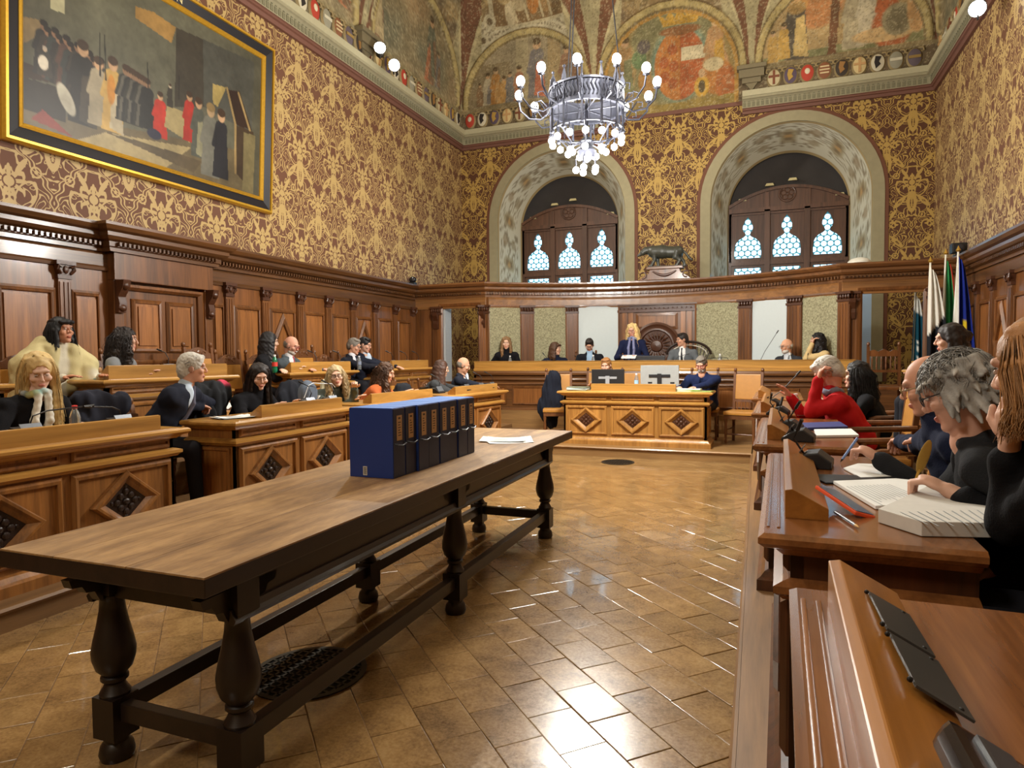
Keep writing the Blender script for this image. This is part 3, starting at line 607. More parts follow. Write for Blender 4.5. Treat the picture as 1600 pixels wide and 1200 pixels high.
def panel_mesh(w, z0, z1, diamond=False, raised=.012):
    mb = MB(); mb.box(-w / 2, w / 2, -.004, .02, z0, z1, 1)
    mb.sweep([(-w / 2, 0, z0), (w / 2, 0, z0), (w / 2, 0, z1), (-w / 2, 0, z1)], [(-.03, 0), (-.03, .03), (-.012, .035), (.0, .018), (.025, .010), (.025, 0)], up=(0, -1, 0), closed=True, mi=0)
    if diamond:
        zc = 1.60; a = w * .46; h = .44
        mb.sweep([(0, 0, zc - h), (a, 0, zc), (0, 0, zc + h), (-a, 0, zc)], [(-.04, 0), (-.04, .035), (.0, .05), (.03, .02), (.03, 0)], up=(0, -1, 0), closed=True, mi=0)
    else: mb.box(-w / 2 + .05, w / 2 - .05, -.004 - raised, 0, z0 + .06, z1 - .06, 1)
    return mb.mesh('panel', [M_WD, M_WP], bevel=.003)
def dentils(parent, runs, mat):
    mb = MB()
    for a, b_, off in runs:
        a = Vector(a); b_ = Vector(b_); d = b_ - a; L = d.length; d.normalize(); s = d.cross(Vector((0, 0, 1)))
        for k in range(int(L / .055)): p = a + d * (.055 * (k + .5)) + s * off; mb.bar(p - d * .012, p + d * .012, .040, .040)
    o = mb.build('dentil_row', M_WH, parent); o['kind'] = 'stuff'
def bay_pos(side, y): return ((XL + .13, y, 0), PI / 2) if side < 0 else ((XR - .13, y, 0), -PI / 2)
TL_ = struct(MB().box(XL, XL + .13, YR, 5.25, 0, ZW - .28).box(XL, XL + .13, 6.46, 11.95, 0, ZW - .28).box(XL, XL + .13, 5.25, 6.46, 2.36, ZW - .28).build('trim_4', M_WD))
TR_ = struct(MB().box(XR - .13, XR, YR, 11.95, 0, ZW - .28).build('trim_5', M_WD))
PANM = panel_mesh(.47, .40, 2.14); PAND = panel_mesh(.47, .40, 2.14, True)
py_left = [4.69 - .73 * k for k in range(1, 5)][::-1] + [4.69, 5.17, 6.54] + [6.9, 7.58, 8.33, 9.03, 9.72, 10.42, 11.12, 11.80]
py_right = [6.9 - .71 * k for k in range(1, 4)][::-1] + [6.9, 7.58, 8.33, 9.03, 9.72, 10.42, 11.12, 11.80]
for side, tr, ys in ((-1, TL_, py_left), (1, TR_, py_right)):
    for y in ys:
        if y in (5.17, 6.54): continue
        l, r = bay_pos(side, y); share('pilaster', PIL, tr, l, r); share('capital', CAPM, tr, l, r)
    for k, (a, b_) in enumerate(zip(ys[:-1], ys[1:])):
        if a == 5.17: continue
        w = b_ - a; l, r = bay_pos(side, (a + b_) / 2)
        dm = round(a, 2) in (7.58, 9.72)
        o = share('panel', PAND if dm else PANM, tr, l, r); o.scale = ((w - .21) / .47, 1, 1)
    x = XL + .13 if side < 0 else XR - .13; p = [(x, YR, ZW - .28), (x, 11.95, ZW - .28)] if side < 0 else [(x, 11.95, ZW - .28), (x, YR, ZW - .28)]
    MB().sweep(p, PCW).build('cornice', M_WH, tr); MB().sweep([(a, b_, c_ - .20) for a, b_, c_ in p], [(0, 0), (.025, 0), (.03, .03), (.015, .05), (.015, .17), (0, .2)]).build('frieze_board', M_WH, tr)
    dentils(tr, [((x, 1.5, ZW - .205), (x, 11.75, ZW - .205), .075)] if side < 0 else [((x, 11.75, ZW - .205), (x, 6, ZW - .205), .075)], M_WD)
# projecting doorcase in the left wainscot
x0 = XL + .13; MB().box(x0, x0 + .10, 5.18, 5.30, 0, 2.30).box(x0, x0 + .10, 6.42, 6.54, 0, 2.30).box(x0, x0 + .12, 5.18, 6.54, 2.30, ZW - .28).build('door_surround', M_WD, TL_, bevel=.008)
MB().sweep([(x0, 5.14, ZW - .28), (x0 + .12, 5.14, ZW - .28), (x0 + .12, 6.58, ZW - .28), (x0, 6.58, ZW - .28)], PCW).build('door_cornice', M_WH, TL_)
dentils(TL_, [((x0 + .12, 5.16, ZW - .205), (x0 + .12, 6.56, ZW - .205), .075)], M_WD)
for y in (5.24, 6.48):
    mb = MB().prism([(0, 1.95), (.05, 1.95), (.07, 2.05), (.05, 2.12), (.12, 2.22), (.14, 2.30), (0, 2.30)], -.045, .045).ball((.10, 0, 2.24), (.05, .05, .05), 10, 6).ball((.05, 0, 2.0), (.04, .05, .04), 10, 6)
    mb.build('console_bracket', M_CARVE, TL_, True, loc=(x0 + .09, y, 0))
dr = struct(MB().box(x0 - .06, x0 + .02, 5.30, 6.42, 0, 2.30).build('door_1', M_WD))
MB().sweep([(x0 + .05, 5.33, 0), (x0 + .05, 5.33, 2.24), (x0 + .05, 6.39, 2.24), (x0 + .05, 6.39, 0)], [(-.03, -.04), (-.03, .03), (0, .04), (.03, .0), (.03, -.04)], up=(1, 0, 0)).build('door_architrave', M_WD, dr)
for r_, (za, zb) in enumerate(((.2, .72), (.84, 1.42), (1.54, 2.10))):
    for ya, yb in ((5.46, 5.82), (5.92, 6.28)):
        mb = MB().box(x0 + .015, x0 + .03, ya, yb, za, zb, 1).box(x0 + .03, x0 + .045, ya + .06, yb - .06, za + .06, zb - .06, 1)
        mb.sweep([(x0 + .02, ya, za), (x0 + .02, yb, za), (x0 + .02, yb, zb), (x0 + .02, ya, zb)], [(-.025, 0), (-.025, .025), (0, .03), (.02, .012), (.02, 0)], up=(1, 0, 0), closed=True)
        mb.build('door_panel', [M_WD, M_WP], dr)
MB().lathe([(.022, 0), (.022, .01), (.01, .015), (.01, .04), (.026, .055), (.02, .075), (.0, .08)], 12).xf(Matrix.Translation((x0 + .02, 6.34, 1.05)) @ Matrix.Rotation(PI / 2, 4, 'Y')).build('door_knob', plain((176, 140, 66), .3, .9), dr, True)
# ---- curved screen in front of the back wall
YP = 11.95; SC = Vector((-1.95, 13.1 - 4.83, 0)); RS = 4.83; TH = math.asin(3.13 / RS)
SCR = struct(MB().box(-6.62, -6.02, YP, YP + .12, 0, ZW - .28).box(-5.20, -5.02, YP, YP + .14, 0, ZW - .28).box(-6.02, -5.2, YP, YP + .12, 2.45, ZW - .28)
             .box(1.12, 1.43, YP, YP + .14, 0, ZW - .28).box(2.33, 2.82, YP, YP + .12, 0, ZW - .28).box(1.43, 2.33, YP, YP + .12, 2.45, ZW - .28).build('trim_6', M_WD))
def arc_pt(th, dr_=0.0): return Vector((SC.x + (RS - dr_) * math.sin(th), SC.y + (RS - dr_) * math.cos(th), 0))
path = [(-6.62, YP, 0), (-5.08, YP, 0)] + [arc_pt(-TH + 2 * TH * i / 40)[:] for i in range(1, 40)] + [(1.18, YP, 0), (2.82, YP, 0)]
pz_ = lambda z: [(a, b_, z) for a, b_, c_ in path]
MB().sweep(pz_(ZW - .28), PCW).build('cornice', M_WX, SCR)
MB().sweep(pz_(ZW - .48), [(-.06, 0), (.02, 0), (.025, .03), (.012, .05), (.012, .16), (.02, .2), (-.06, .2)]).build('frieze_board', wood('frieze_wood', (96, 62, 34), (166, 116, 66), 0, .35), SCR)
MB().sweep(pz_(0), [(-.10, 0), (.0, 0), (.0, .95), (-.10, .95)]).build('dado', M_WX, SCR)
arcp = [arc_pt(-TH + 2 * TH * i / 40)[:] for i in range(41)]
MB().sweep([(a, b_, .9) for a, b_, c_ in arcp], [(-.10, 0), (-.04, 0), (-.04, 1.56), (-.10, 1.56)]).build('backing_board', M_WD, SCR)
run = []
for i in range(len(path) - 1): run.append((Vector(path[i]) + Vector((0, 0, ZW - .205)), Vector(path[i + 1]) + Vector((0, 0, ZW - .205)), .075))
dentils(SCR, run, M_WD)
def clothmat():
    mt, n, b = newmat('grey_wall_cloth', rough=.95, spec=.1); g = n.n.new('ShaderNodeTexCoord').outputs['Object']
    n.l.new(n.ramp(n.noise(g, 38, 5, .8), [(.36, lin(116, 112, 88)), (.62, lin(178, 174, 142))]), b.inputs['Base Color']); return mt
M_CLOTH = clothmat(); M_WHITE = plain((196, 206, 208), .6, vary=.03)
step_ = (TH - 2 * .075) / 3 - .012; hc = .152
bays = []
for k in range(3): bays.append((-TH + .02 + k * .185 + .010, -TH + .02 + k * .185 + .150))
bays = [(-TH + .012, -TH + .150), (-TH + .200, -TH + .338), (-TH + .384, -hc)]
bays += [(-b_, -a) for a, b_ in bays[::-1]]
kinds = ['cloth', 'cloth', 'white', 'cloth', 'white', 'cloth']
for (a, b_), kd in zip(bays, kinds):
    p, q_ = arc_pt(a), arc_pt(b_); c = (p + q_) / 2; w = (q_ - p).length; rz = math.atan2(q_.y - p.y, q_.x - p.x)
    mb = MB().box(-w / 2, w / 2, -.01, .03, .95, 2.44); mb.build('wall_panel', M_CLOTH if kd == 'cloth' else M_WHITE, SCR, loc=c, rotz=rz)
    MB().sweep([(-w / 2, 0, .95), (w / 2, 0, .95), (w / 2, 0, 2.44), (-w / 2, 0, 2.44)], [(-.02, 0), (-.02, .03), (.008, .025), (.008, 0)], up=(0, -1, 0), closed=True).build('panel_frame', M_WD, SCR, loc=c, rotz=rz)
spl = MB(); flute(spl, .20, .04, .95, 2.28, 4); SPL = spl.mesh('pilaster', M_WD, bevel=.004)
scp = MB().box(-.12, .12, -.055, 0, 2.28, 2.32).box(-.13, .13, -.07, 0, 2.40, 2.44)
for k in range(5): scp.ball((-.09 + .045 * k, -.05, 2.36), (.02, .025, .04), 7, 5)
SCAP = scp.mesh('capital', M_CARVE, True)
gaps = [(-TH - .03, -TH + .012)] + [(bays[i][1], bays[i + 1][0]) for i in range(5) if i != 2] + [(TH - .012, TH + .03)]
for a, b_ in gaps:
    p, q_ = arc_pt(a), arc_pt(b_); c = (p + q_) / 2; w = (q_ - p).length; rz = math.atan2(q_.y - p.y, q_.x - p.x)
    for nm, me in (('pilaster', SPL), ('capital', SCAP)): o = share(nm, me, SCR, c, rz); o.scale = (w / .20, 1, 1)
# middle bay with the round carved medallion
c = arc_pt(0); c.y -= .02; w = 1.44
MB().box(-w / 2, w / 2, -.02, .06, .9, 2.30).build('centre_board', M_WD, SCR, loc=c)
for sx in (-.62, -.50, .50, .62): MB().box(sx - .045, sx + .045, -.045, 0, .95, 2.28).build('board_strip', M_WP, SCR, loc=c, bevel=.004)
mb = MB().box(-w / 2 - .04, w / 2 + .04, -.06, 0, 2.28, 2.33).box(-w / 2 - .04, w / 2 + .04, -.07, 0, 2.41, 2.44)
for k in range(17): x = -w / 2 + w * (k + .5) / 17; mb.tube([(x + .04 * math.cos(t), -.045, 2.36 + .035 * math.sin(t)) for t in np.linspace(PI, 2 * PI, 7)], .014, 5)
mb.box(-w / 2, w / 2, -.03, 0, 2.33, 2.41).build('scroll_frieze', M_CARVE, SCR, loc=c)
mb = MB().box(-.36, .36, -.03, 0, 2.0, 2.24, 1); mb.sweep([(-.38, 0, 1.96), (.38, 0, 1.96), (.38, 0, 2.24), (-.38, 0, 2.24)], [(-.03, 0), (-.03, .05), (.02, .04), (.02, 0)], up=(0, -1, 0), closed=True); mb.build('top_panel', [M_WD, M_WP], SCR, loc=c)
mb = MB().lathe([(.46, 0), (.46, .03), (.42, .05), (.39, .035), (.36, .03), (.34, .05), (.31, .055), (.29, .03), (.12, .02), (.10, .05), (.05, .06), (0, .065)], 40)
for k in range(20): a = 2 * PI * k / 20; mb.tube([(.13 * math.cos(a), .13 * math.sin(a), .025), (.20 * math.cos(a + .06), .20 * math.sin(a + .06), .05), (.28 * math.cos(a), .28 * math.sin(a), .03)], [.008, .022, .008], 5)
mb.xf(Matrix.Translation((0, -.02, 1.62)) @ Matrix.Rotation(PI / 2, 4, 'X')).build('medallion', M_CARVE, SCR, True, loc=c)
# jamb pilasters and brackets of the two openings
for x in (-6.12, -5.11, 1.30, 2.45):
    share('pilaster', SPL, SCR, (x, YP, 0)); share('capital', SCAP, SCR, (x, YP - .01, 0))
    MB().prism([(0, 2.0), (-.05, 2.0), (-.07, 2.1), (-.05, 2.16), (-.11, 2.26), (-.12, 2.32), (0, 2.32)], x - .05, x + .05, 'yz').build('console_bracket', M_CARVE, SCR, loc=(0, YP - .03, 0))
for xa, xb in ((-6.02, -5.2), (1.43, 2.33)):
    MB().sweep([(xa, YP, 0), (xa, YP, 2.45), (xb, YP, 2.45), (xb, YP, 0)], [(-.04, 0), (-.04, .05), (.0, .04), (.03, .02), (.03, 0)], up=(0, -1, 0)).build('opening_architrave', M_WD, SCR)
MB().box(-6.02, -5.96, YP + .02, YP + .30, 0, 2.42).build('door_edge', plain((186, 190, 192), .6), SCR)
# carved crest of the screen and security cameras stand on it (things)
# ---------------------------------------------------------------- steps and platforms
M_STEP = wood('step_boards', (92, 66, 40), (150, 112, 70), 1, .5); M_STEPX = wood('step_boards_cross', (108, 78, 46), (172, 132, 80), 0, .5)
def step_block(name, x0, x1, y0, y1, z, mat, noses): 
    o = struct(MB().box(x0, x1, y0, y1, -.005, z - .03).build(name, mat))
    MB().box(x0, x1, y0, y1, z - .03, z).build('tread', mat, o)
    for a, b_ in noses: MB().sweep([a, b_], [(0, -.03), (.015, -.03), (.025, -.015), (.015, 0), (0, 0)]).build('nosing', mat, o)
    return o
step_block('trim_7', XL + .13, -3.76, YR, YP, .136, M_STEP, [((-3.76, YR, .136), (-3.76, 9.28, .136))])
struct(MB().box(XL + .13, -4.34, YR, YP, .136, .20).build('trim_8', M_STEP)); struct(MB().box(XL + .13, -5.02, YR, YP, .20, .50).build('trim_9', M_STEP))
mb = MB().prism([(-.02 , YR), (XR - .13, YR), (XR - .13, YP), (-.155, YP)], -.005, .136, 'xy'); struct(mb.build('trim_10', M_STEP))
mb = MB(); mb.sweep([(-.1355, 9.28, .136), (-.02, YR, .136)], [(0, -.03), (.012, -.03), (.022, -.015), (.012, 0), (0, 0)]); mb.build('nosing', M_STEP, bpy.data.objects['trim_10'])
struct(MB().box(.55, XR - .13, YR, YP, .136, .20).build('trim_11', M_STEP)); struct(MB().box(1.22, XR - .13, YR, YP, .20, .50).build('trim_12', M_STEP))
step_block('trim_13', -3.76, -.15, 9.28, 11.42, .14, M_STEPX, [((-3.76, 9.28, .14), (-.15, 9.28, .14))])
struct(MB().box(-5.02, 1.22, 11.42, YP, 0, .45).box(-4.7, .8, YP, 12.55, 0, .45).box(-3.6, -.3, 12.55, 12.85, 0, .45).build('trim_14', M_STEPX))
# ---------------------------------------------------------------- desks
M_DF = wood('desk_wood', (90, 56, 28), (164, 110, 56), 2, .33, 1.2, .2); M_DL = wood('desk_ledge_wood', (136, 94, 42), (198, 148, 74), 1, .30, 1.0, .25)
M_DLX = wood('desk_ledge_wood_cross', (148, 104, 46), (206, 156, 80), 0, .30, 1.0, .25); M_DP = wood('desk_panel_wood', (96, 60, 30), (170, 114, 58), 2, .33, 1.6, .2)
M_DFX = wood('centre_desk_wood', (124, 82, 38), (190, 138, 70), 2, .33, 1.2, .2)
M_INK = plain((36, 20, 14), .4, vary=.3, scale=40)
def rosette(mb, c, r, mi=0):
    mb.ball((c[0], c[1], c[2]), (r * .22, r * .16, r * .22), 8, 6, mi)
    for k in range(8):
        a = 2 * PI * k / 8; R2 = .62 if k % 2 == 0 else .5; mb.ball((c[0] + r * R2 * math.cos(a), c[1], c[2] + r * R2 * math.sin(a)), (r * .22, r * .12, r * .22), 6, 5, mi)
    for k in range(4): a = PI / 2 * k; mb.ball((c[0] + r * .95 * math.cos(a), c[1] + .004, c[2] + r * .95 * math.sin(a)), (r * .13, r * .08, r * .13), 6, 5, mi)
def desk(name, label, loc, rz, L, n, H=.955, z0=.136, D=.58, ups=None, lift=.10, mats=None, diam=True, group=None, mu=None, endpanel=True):
    """writing desk of panelled joinery: x along the front, front face towards -y, top at height H above the world floor"""
    mf, ml, mp = mats or (M_DF, M_DL, M_DP); t = thing(name, label, 'desk', (loc[0], loc[1], z0), rz, group); h = H - z0
    y1 = .09; zl = .11; zm = h - .185; zt = h - .045
    MB().box(0, L, y1, y1 + .035, zl, zt).box(0, .035, y1, D, zl * 0, zt).box(L - .035, L, y1, D, 0, zt).build('body', mf, t)
    MB().sweep([(0, D, 0), (0, y1, 0), (L, y1, 0), (L, D, 0)], [(0, 0), (.06, 0), (.06, .06), (.04, .075), (.02, .10), (.0, .11)]).build('plinth', mf, t)
    MB().sweep([(0, D, zm), (0, y1, zm), (L, y1, zm), (L, D, zm)], [(0, -.012), (.02, -.012), (.03, .0), (.045, .01), (.045, .03), (.02, .04), (0, .045)]).build('middle_moulding', ml, t)
    tp = MB().box(.01, L - .01, y1 + .01, D, zt, h); tp.sweep([(0, D, zt), (0, y1, zt), (L, y1, zt), (L, D, zt)], [(-.01, -.03), (.02, -.025), (.04, -.005), (.07, .005), (.085, .018), (.085, .034), (.07, h - zt), (-.01, h - zt)])
    tp.build('desktop', ml, t)
    for yb_ in (.030, .058): MB().sweep([(.0, yb_, h), (L, yb_, h)], [(-.005, 0), (-.004, .0025), (0, .0035), (.004, .0025), (.005, 0)]).build('bead', ml, t, True)
    pw = L / n
    for k in range(n):
        xa, xb = k * pw + .045, (k + 1) * pw - .045
        mb = MB().box(xa, xb, y1 - .004, y1, zm + .07, zt - .03, 1); mb.sweep([(xa, y1, zm + .065), (xb, y1, zm + .065), (xb, y1, zt - .025), (xa, y1, zt - .025)], [(-.015, 0), (-.015, .018), (.0, .02), (.012, .006), (.012, 0)], up=(0, -1, 0), closed=True)
        mb.build('frieze_panel', [mf, mp], t)
        za, zb = zl + .05, zm - .045; mb = MB().box(xa, xb, y1 - .004, y1, za, zb, 1); mb.sweep([(xa, y1, za), (xb, y1, za), (xb, y1, zb), (xa, y1, zb)], [(-.02, 0), (-.02, .022), (.0, .026), (.018, .008), (.018, 0)], up=(0, -1, 0), closed=True)
        pn = mb.build('panel', [mf, mp], t)
        if diam:
            xc, zc = (xa + xb) / 2, (za + zb) / 2; a = min((xb - xa) * .36, .235); c_ = min((zb - za) * .45, .235)
            mb = MB(); mb.sweep([(xc, y1, zc - c_), (xc + a, y1, zc), (xc, y1, zc + c_), (xc - a, y1, zc)], [(-.055, 0), (-.055, .012), (-.03, .03), (-.015, .045), (.0, .045), (.010, .03), (.012, 0)], up=(0, -1, 0), closed=True)
            mb.build('diamond_moulding', mf, pn)
            mb = MB().prism([(xc, zc - c_ + .07), (xc + a - .07, zc), (xc, zc + c_ - .07), (xc - a + .07, zc)], y1 - .008, y1 + .01); rosette(mb, (xc, y1 - .012, zc), min(a, c_) * .55); mb.build('carved_rosette', M_CARVE if mats else M_INK, pn, True)
    if endpanel:
        for xe, s_ in ((0, -1), (L, 1)):
            mb = MB().box(min(xe, xe + s_ * .004), max(xe, xe + s_ * .004), y1 + .07, D - .06, .16, zm - .05, 1); mb.sweep([(xe, y1 + .07, .16), (xe, D - .06, .16), (xe, D - .06, zm - .05), (xe, y1 + .07, zm - .05)], [(-.018, 0), (-.018, .016), (.0, .02), (.014, 0)], up=(s_, 0, 0), closed=True); mb.build('end_panel', [mf, mp], t)
    for xa, xb in (ups if ups is not None else [(.10, L - .06)]):
        MB().prism([(y1 - .015, h), (y1 - .015, h + lift), (y1 + .005, h + lift + .004), (y1 + .105, h + .035), (y1 + .105, h)], xa, xb, 'yz').build('sloped_upstand', mu or ml, t, bevel=.003)
    return t
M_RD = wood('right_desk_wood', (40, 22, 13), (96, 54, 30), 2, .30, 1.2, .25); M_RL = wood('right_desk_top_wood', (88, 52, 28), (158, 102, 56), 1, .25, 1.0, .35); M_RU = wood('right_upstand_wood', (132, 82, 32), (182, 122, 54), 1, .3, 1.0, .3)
RL, RR = PI / 2, -PI / 2
# left rows (local x runs along +Y)
desk('desk', 'lower bench desk nearest on the far side of the long table, blond woman behind it', (-3.86, .42, 0), RL, 3.14, 4, ups=[(.05, 1.5), (1.55, 3.03)])
desk('desk', 'lower bench desk with two carved diamonds, silver-haired man with papers at its end', (-3.80, 4.10, 0), RL, 1.50, 2, ups=[(.28, 1.40)])
desk('desk', 'long lower bench desk running back from the blue binders to the side of the dais', (-3.84, 6.02, 0), RL - .115, 2.98, 4, ups=[(.05, 1.2), (1.72, 2.85)])
UM = (M_DF, M_DL, M_DP)
for (y, L, lab) in ((1.4, 2.0, 'upper bench desk at the picture edge behind the blond woman'), (4.25, 1.45, 'upper bench desk in front of the closed panelled door'), (6.70, 1.32, 'upper bench desk in front of the man with red glasses'), (9.10, 1.25, 'upper bench desk at the far end by the screen corner')):
    desk('desk', lab, (-5.40, y, 0), RL, L, max(2, int(L / .6)), H=1.265, z0=.50, ups=[(.02, L - .03)], diam=False, lift=.125)
# right rows (local x runs along -Y), the row leans slightly
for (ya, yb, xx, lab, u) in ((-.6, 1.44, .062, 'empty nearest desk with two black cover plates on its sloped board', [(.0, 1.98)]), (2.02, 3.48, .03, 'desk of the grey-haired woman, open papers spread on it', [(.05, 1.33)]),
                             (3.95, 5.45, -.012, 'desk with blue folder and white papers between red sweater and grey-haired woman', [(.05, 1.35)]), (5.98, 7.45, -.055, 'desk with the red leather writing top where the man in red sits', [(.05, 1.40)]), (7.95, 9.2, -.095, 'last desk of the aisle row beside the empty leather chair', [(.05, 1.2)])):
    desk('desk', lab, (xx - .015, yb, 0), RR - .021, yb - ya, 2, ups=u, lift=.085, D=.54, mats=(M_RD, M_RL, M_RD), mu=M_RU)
for (ya, yb, lab) in ((5.2, 6.8, 'upper side desk behind the woman in black with long dark hair'), (7.4, 9.1, 'upper side desk near the flags, wooden box end in view')):
    desk('desk', lab, (1.55, yb, 0), RR, yb - ya, 2, H=1.25, z0=.50, diam=False)
desk('centre_desk', 'golden central clerk desk with three carved diamonds and two monitors', (-2.80, 9.47, 0), 0, 2.06, 3, H=.925, z0=.14, D=.66, ups=[(.42, 1.64)], lift=.105, mats=(M_DFX, M_DLX, M_DFX))
# the long bench of the dais
t = thing('dais_bench', 'long raised council bench of brown wood across the dais', 'bench', (-5.14, 11.46, .14)); L = 6.45
MB().box(0, L, .06, .10, 0, 1.03).box(0, .04, .06, .38, 0, 1.03).box(L - .04, L, .06, .38, 0, 1.03).build('front_board', M_WX, t)
MB().box(0, L, .03, .40, 1.03, 1.075).build('desktop', M_DLX, t, bevel=.01)
MB().box(0, L, .07, .12, 1.075, 1.205).build('upstand', M_DLX, t, bevel=.005)
MB().box(-.02, L + .02, .06, .30, 1.205, 1.215).build('upstand_cap', M_DLX, t)
for za, zb, o_ in ((.96, 1.03, .05), (.86, .90, .035), (.78, .81, .02), (.28, .36, .04), (0, .16, .06)): MB().sweep([(0, .06, za), (L, .06, za)], [(0, 0), (o_, 0), (o_ * 1.2, (zb - za) * .5), (o_, zb - za), (0, zb - za)]).build('moulding', M_WX, t)
for k in range(9):
    xa, xb = L * k / 9 + .07, L * (k + 1) / 9 - .07; mb = MB().box(xa, xb, .05, .06, .42, .74, 1); mb.sweep([(xa, .06, .42), (xb, .06, .42), (xb, .06, .74), (xa, .06, .74)], [(-.02, 0), (-.02, .022), (0, .026), (.016, 0)], up=(0, -1, 0), closed=True); mb.build('panel', [M_WD, M_WP], t)
# ---------------------------------------------------------------- the long table
def tablemat():
    mt, n, b = newmat('worn_table_top', rough=.42, coat=.05); p = n.pos(); v = n.vec(n.mul(p[0], 1.0), n.mul(p[1], .13), n.mul(n.rnd(), 3.0)); f = n.noise(v, 10, 6, .7, 1.0); g = n.noise(n.vec(p[0], n.mul(p[1], .35), p[2]), 4.0, 4, .7, .6)
    h = n.noise(n.vec(p[0], n.mul(p[1], .2), p[2]), 90, 3)
    c = n.ramp(n.add(n.mul(f, .5), n.add(n.mul(g, .36), n.mul(h, .14))), [(.30, lin(70, 50, 34)), (.46, lin(130, 98, 62)), (.66, lin(186, 148, 98))])
    n.l.new(c, b.inputs['Base Color']); n.l.new(n.add(.30, n.mul(g, .3)), b.inputs['Roughness']); n.l.new(n.bump(n.add(f, h), .2, .003), b.inputs['Normal']); return mt
M_TT = tablemat(); M_TD = wood('dark_table_wood', (18, 12, 9), (44, 30, 21), 1, .4); M_TDZ = plain((30, 20, 15), .38, vary=.35, scale=14)
TX0, TX1, TY0, TY1, TZ = -2.462, -1.545, 1.49, 5.53, .80
T = thing('long_table', 'long dark antique table with turned legs in the middle of the floor', 'table', ((TX0 + TX1) / 2, (TY0 + TY1) / 2, 0)); hw, hl = (TX1 - TX0) / 2, (TY1 - TY0) / 2
for a, b_ in ((-1, -.42), (-.42, .30), (.30, 1)): MB().box(hw * a + .0008, hw * b_ - .0008, -hl, hl, TZ - .055, TZ, 0).build('top_plank', [M_TT], T, bevel=.003)
MB().box(-hw - .001, hw + .001, -hl - .002, hl + .002, TZ - .064, TZ - .006).build('table_edge', M_TD, T, bevel=.004)
lx = (-2.20 - (TX0 + TX1) / 2, -1.625 - (TX0 + TX1) / 2); ly = (1.70 - (TY0 + TY1) / 2, 3.35 - (TY0 + TY1) / 2, 5.0 - (TY0 + TY1) / 2)
for x in lx:
    MB().box(x - .02, x + .02, ly[0] - .05, ly[2] + .05, .60, TZ - .06).build('apron', M_TD, T)
    s_ = 1 if x > 0 else -1; MB().sweep([(x + s_ * .02, ly[0] - .06, .62), (x + s_ * .02, ly[2] + .06, .62)] if s_ > 0 else [(x - .02, ly[2] + .06, .62), (x - .02, ly[0] - .06, .62)], [(0, -.03), (.02, -.03), (.03, -.012), (.02, .0), (.01, .02), (0, .02)]).build('apron_moulding', M_TD, T)
    MB().box(x - .024, x + .024, ly[0], ly[2], .15, .215).build('stretcher', M_TD, T, bevel=.004)
for y in (ly[0], ly[2]):
    MB().box(lx[0], lx[1], y - .02, y + .02, .60, TZ - .06).build('apron', M_TD, T); MB().box(lx[0], lx[1], y - .022, y + .022, .15, .215).build('stretcher', M_TD, T, bevel=.004)
legm = MB().lathe([(.054, 0), (.060, .02), (.054, .05), (.042, .065), (.042, .085)], 20).box(-.052, .052, -.052, .052, .085, .235).lathe([(.050, .235), (.052, .245), (.040, .265), (.034, .28), (.046, .292), (.046, .304), (.038, .31), (.060, .335), (.071, .37), (.073, .40), (.066, .44), (.052, .50), (.043, .55), (.040, .585), (.044, .592), (.046, .605), (.038, .615)], 20).box(-.05, .05, -.05, .05, .615, TZ - .06)
LEG = legm.mesh('leg', M_TDZ, True)
brk = MB().prism([(.04, .735), (.17, .735), (.16, .705), (.125, .70), (.11, .675), (.08, .67), (.06, .63), (.04, .62)], -.02, .02, 'yz')
BRK = brk.mesh('bracket', M_TD)
for x in lx:
    for y in ly:
        share('leg', LEG, T, (x, y, 0)); share('bracket', BRK, T, (x, y, -.03)); share('bracket', BRK, T, (x, y, -.03), PI)
# ---------------------------------------------------------------- binders
M_BLUE = plain((28, 58, 134), .45, vary=.06); M_BLUT = plain((78, 132, 216), .5, vary=.06); M_NAVY = plain((20, 26, 54), .55, vary=.08); M_CARD = plain((176, 140, 96), .8); M_TXT = plain((64, 48, 40), .8); M_BLK = plain((22, 22, 26), .4)
# box files: cover boards wrap round a spine that faces the aisle (+x)
bw, bd, bh = .129, .27, .375; ords = ['nearest', 'second', 'third', 'fourth', 'fifth', 'sixth', 'seventh', 'farthest']
by = 3.055
for k in range(8):
    w = bw * (1.0, .98, .98, 1.08, .95, 1.05, 1.12, .9)[k]; dx = random.uniform(-.008, .008)
    b = thing('box_file', 'tall navy blue box file on the long table, %s of the eight in the row' % ords[k], 'binder', (-2.105 + dx, by, TZ), random.uniform(-.012, .012), 'blue box files on the table')
    MB().box(0, bd, .002, w - .002, 0, bh).build('case', M_BLUE, b, bevel=.004)
    MB().box(.006, bd - .006, .006, w - .006, bh, bh + .002).build('top_board', M_BLUT, b)
    MB().box(bd, bd + .0035, .006, w - .006, .005, bh - .004).build('spine', M_NAVY, b)
    lb = MB().box(bd + .0035, bd + .005, w * .30, w * .72, .20, .335).build('paper_label', M_CARD, b)
    tx = MB().box(bd + .005, bd + .0054, w * .42, w * .60, .315, .325)
    for j in range(6): tx.box(bd + .005, bd + .0054, w * .40, w * random.uniform(.52, .66), .225 + j * .014, .230 + j * .014)
    tx.build('lettering', M_TXT, lb)
    MB().tube([(bd + .004, w * .12, .185), (bd + .02, w * .14, .180), (bd + .026, w * .5, .172), (bd + .02, w * .86, .180), (bd + .004, w * .88, .185)], .0045, 6).build('handle', M_BLK, b, True)
    if k == 0:
        s_ = MB().box(.085, .110, -.001, .002, .012, .060).build('sticker', plain((214, 214, 206), .6), b); m2_ = MB()
        for j in range(8): m2_.box(.089, .107, -.0016, -.001, .018 + j * .005, .0205 + j * .005)
        m2_.build('barcode', M_BLK, s_)
    by += w
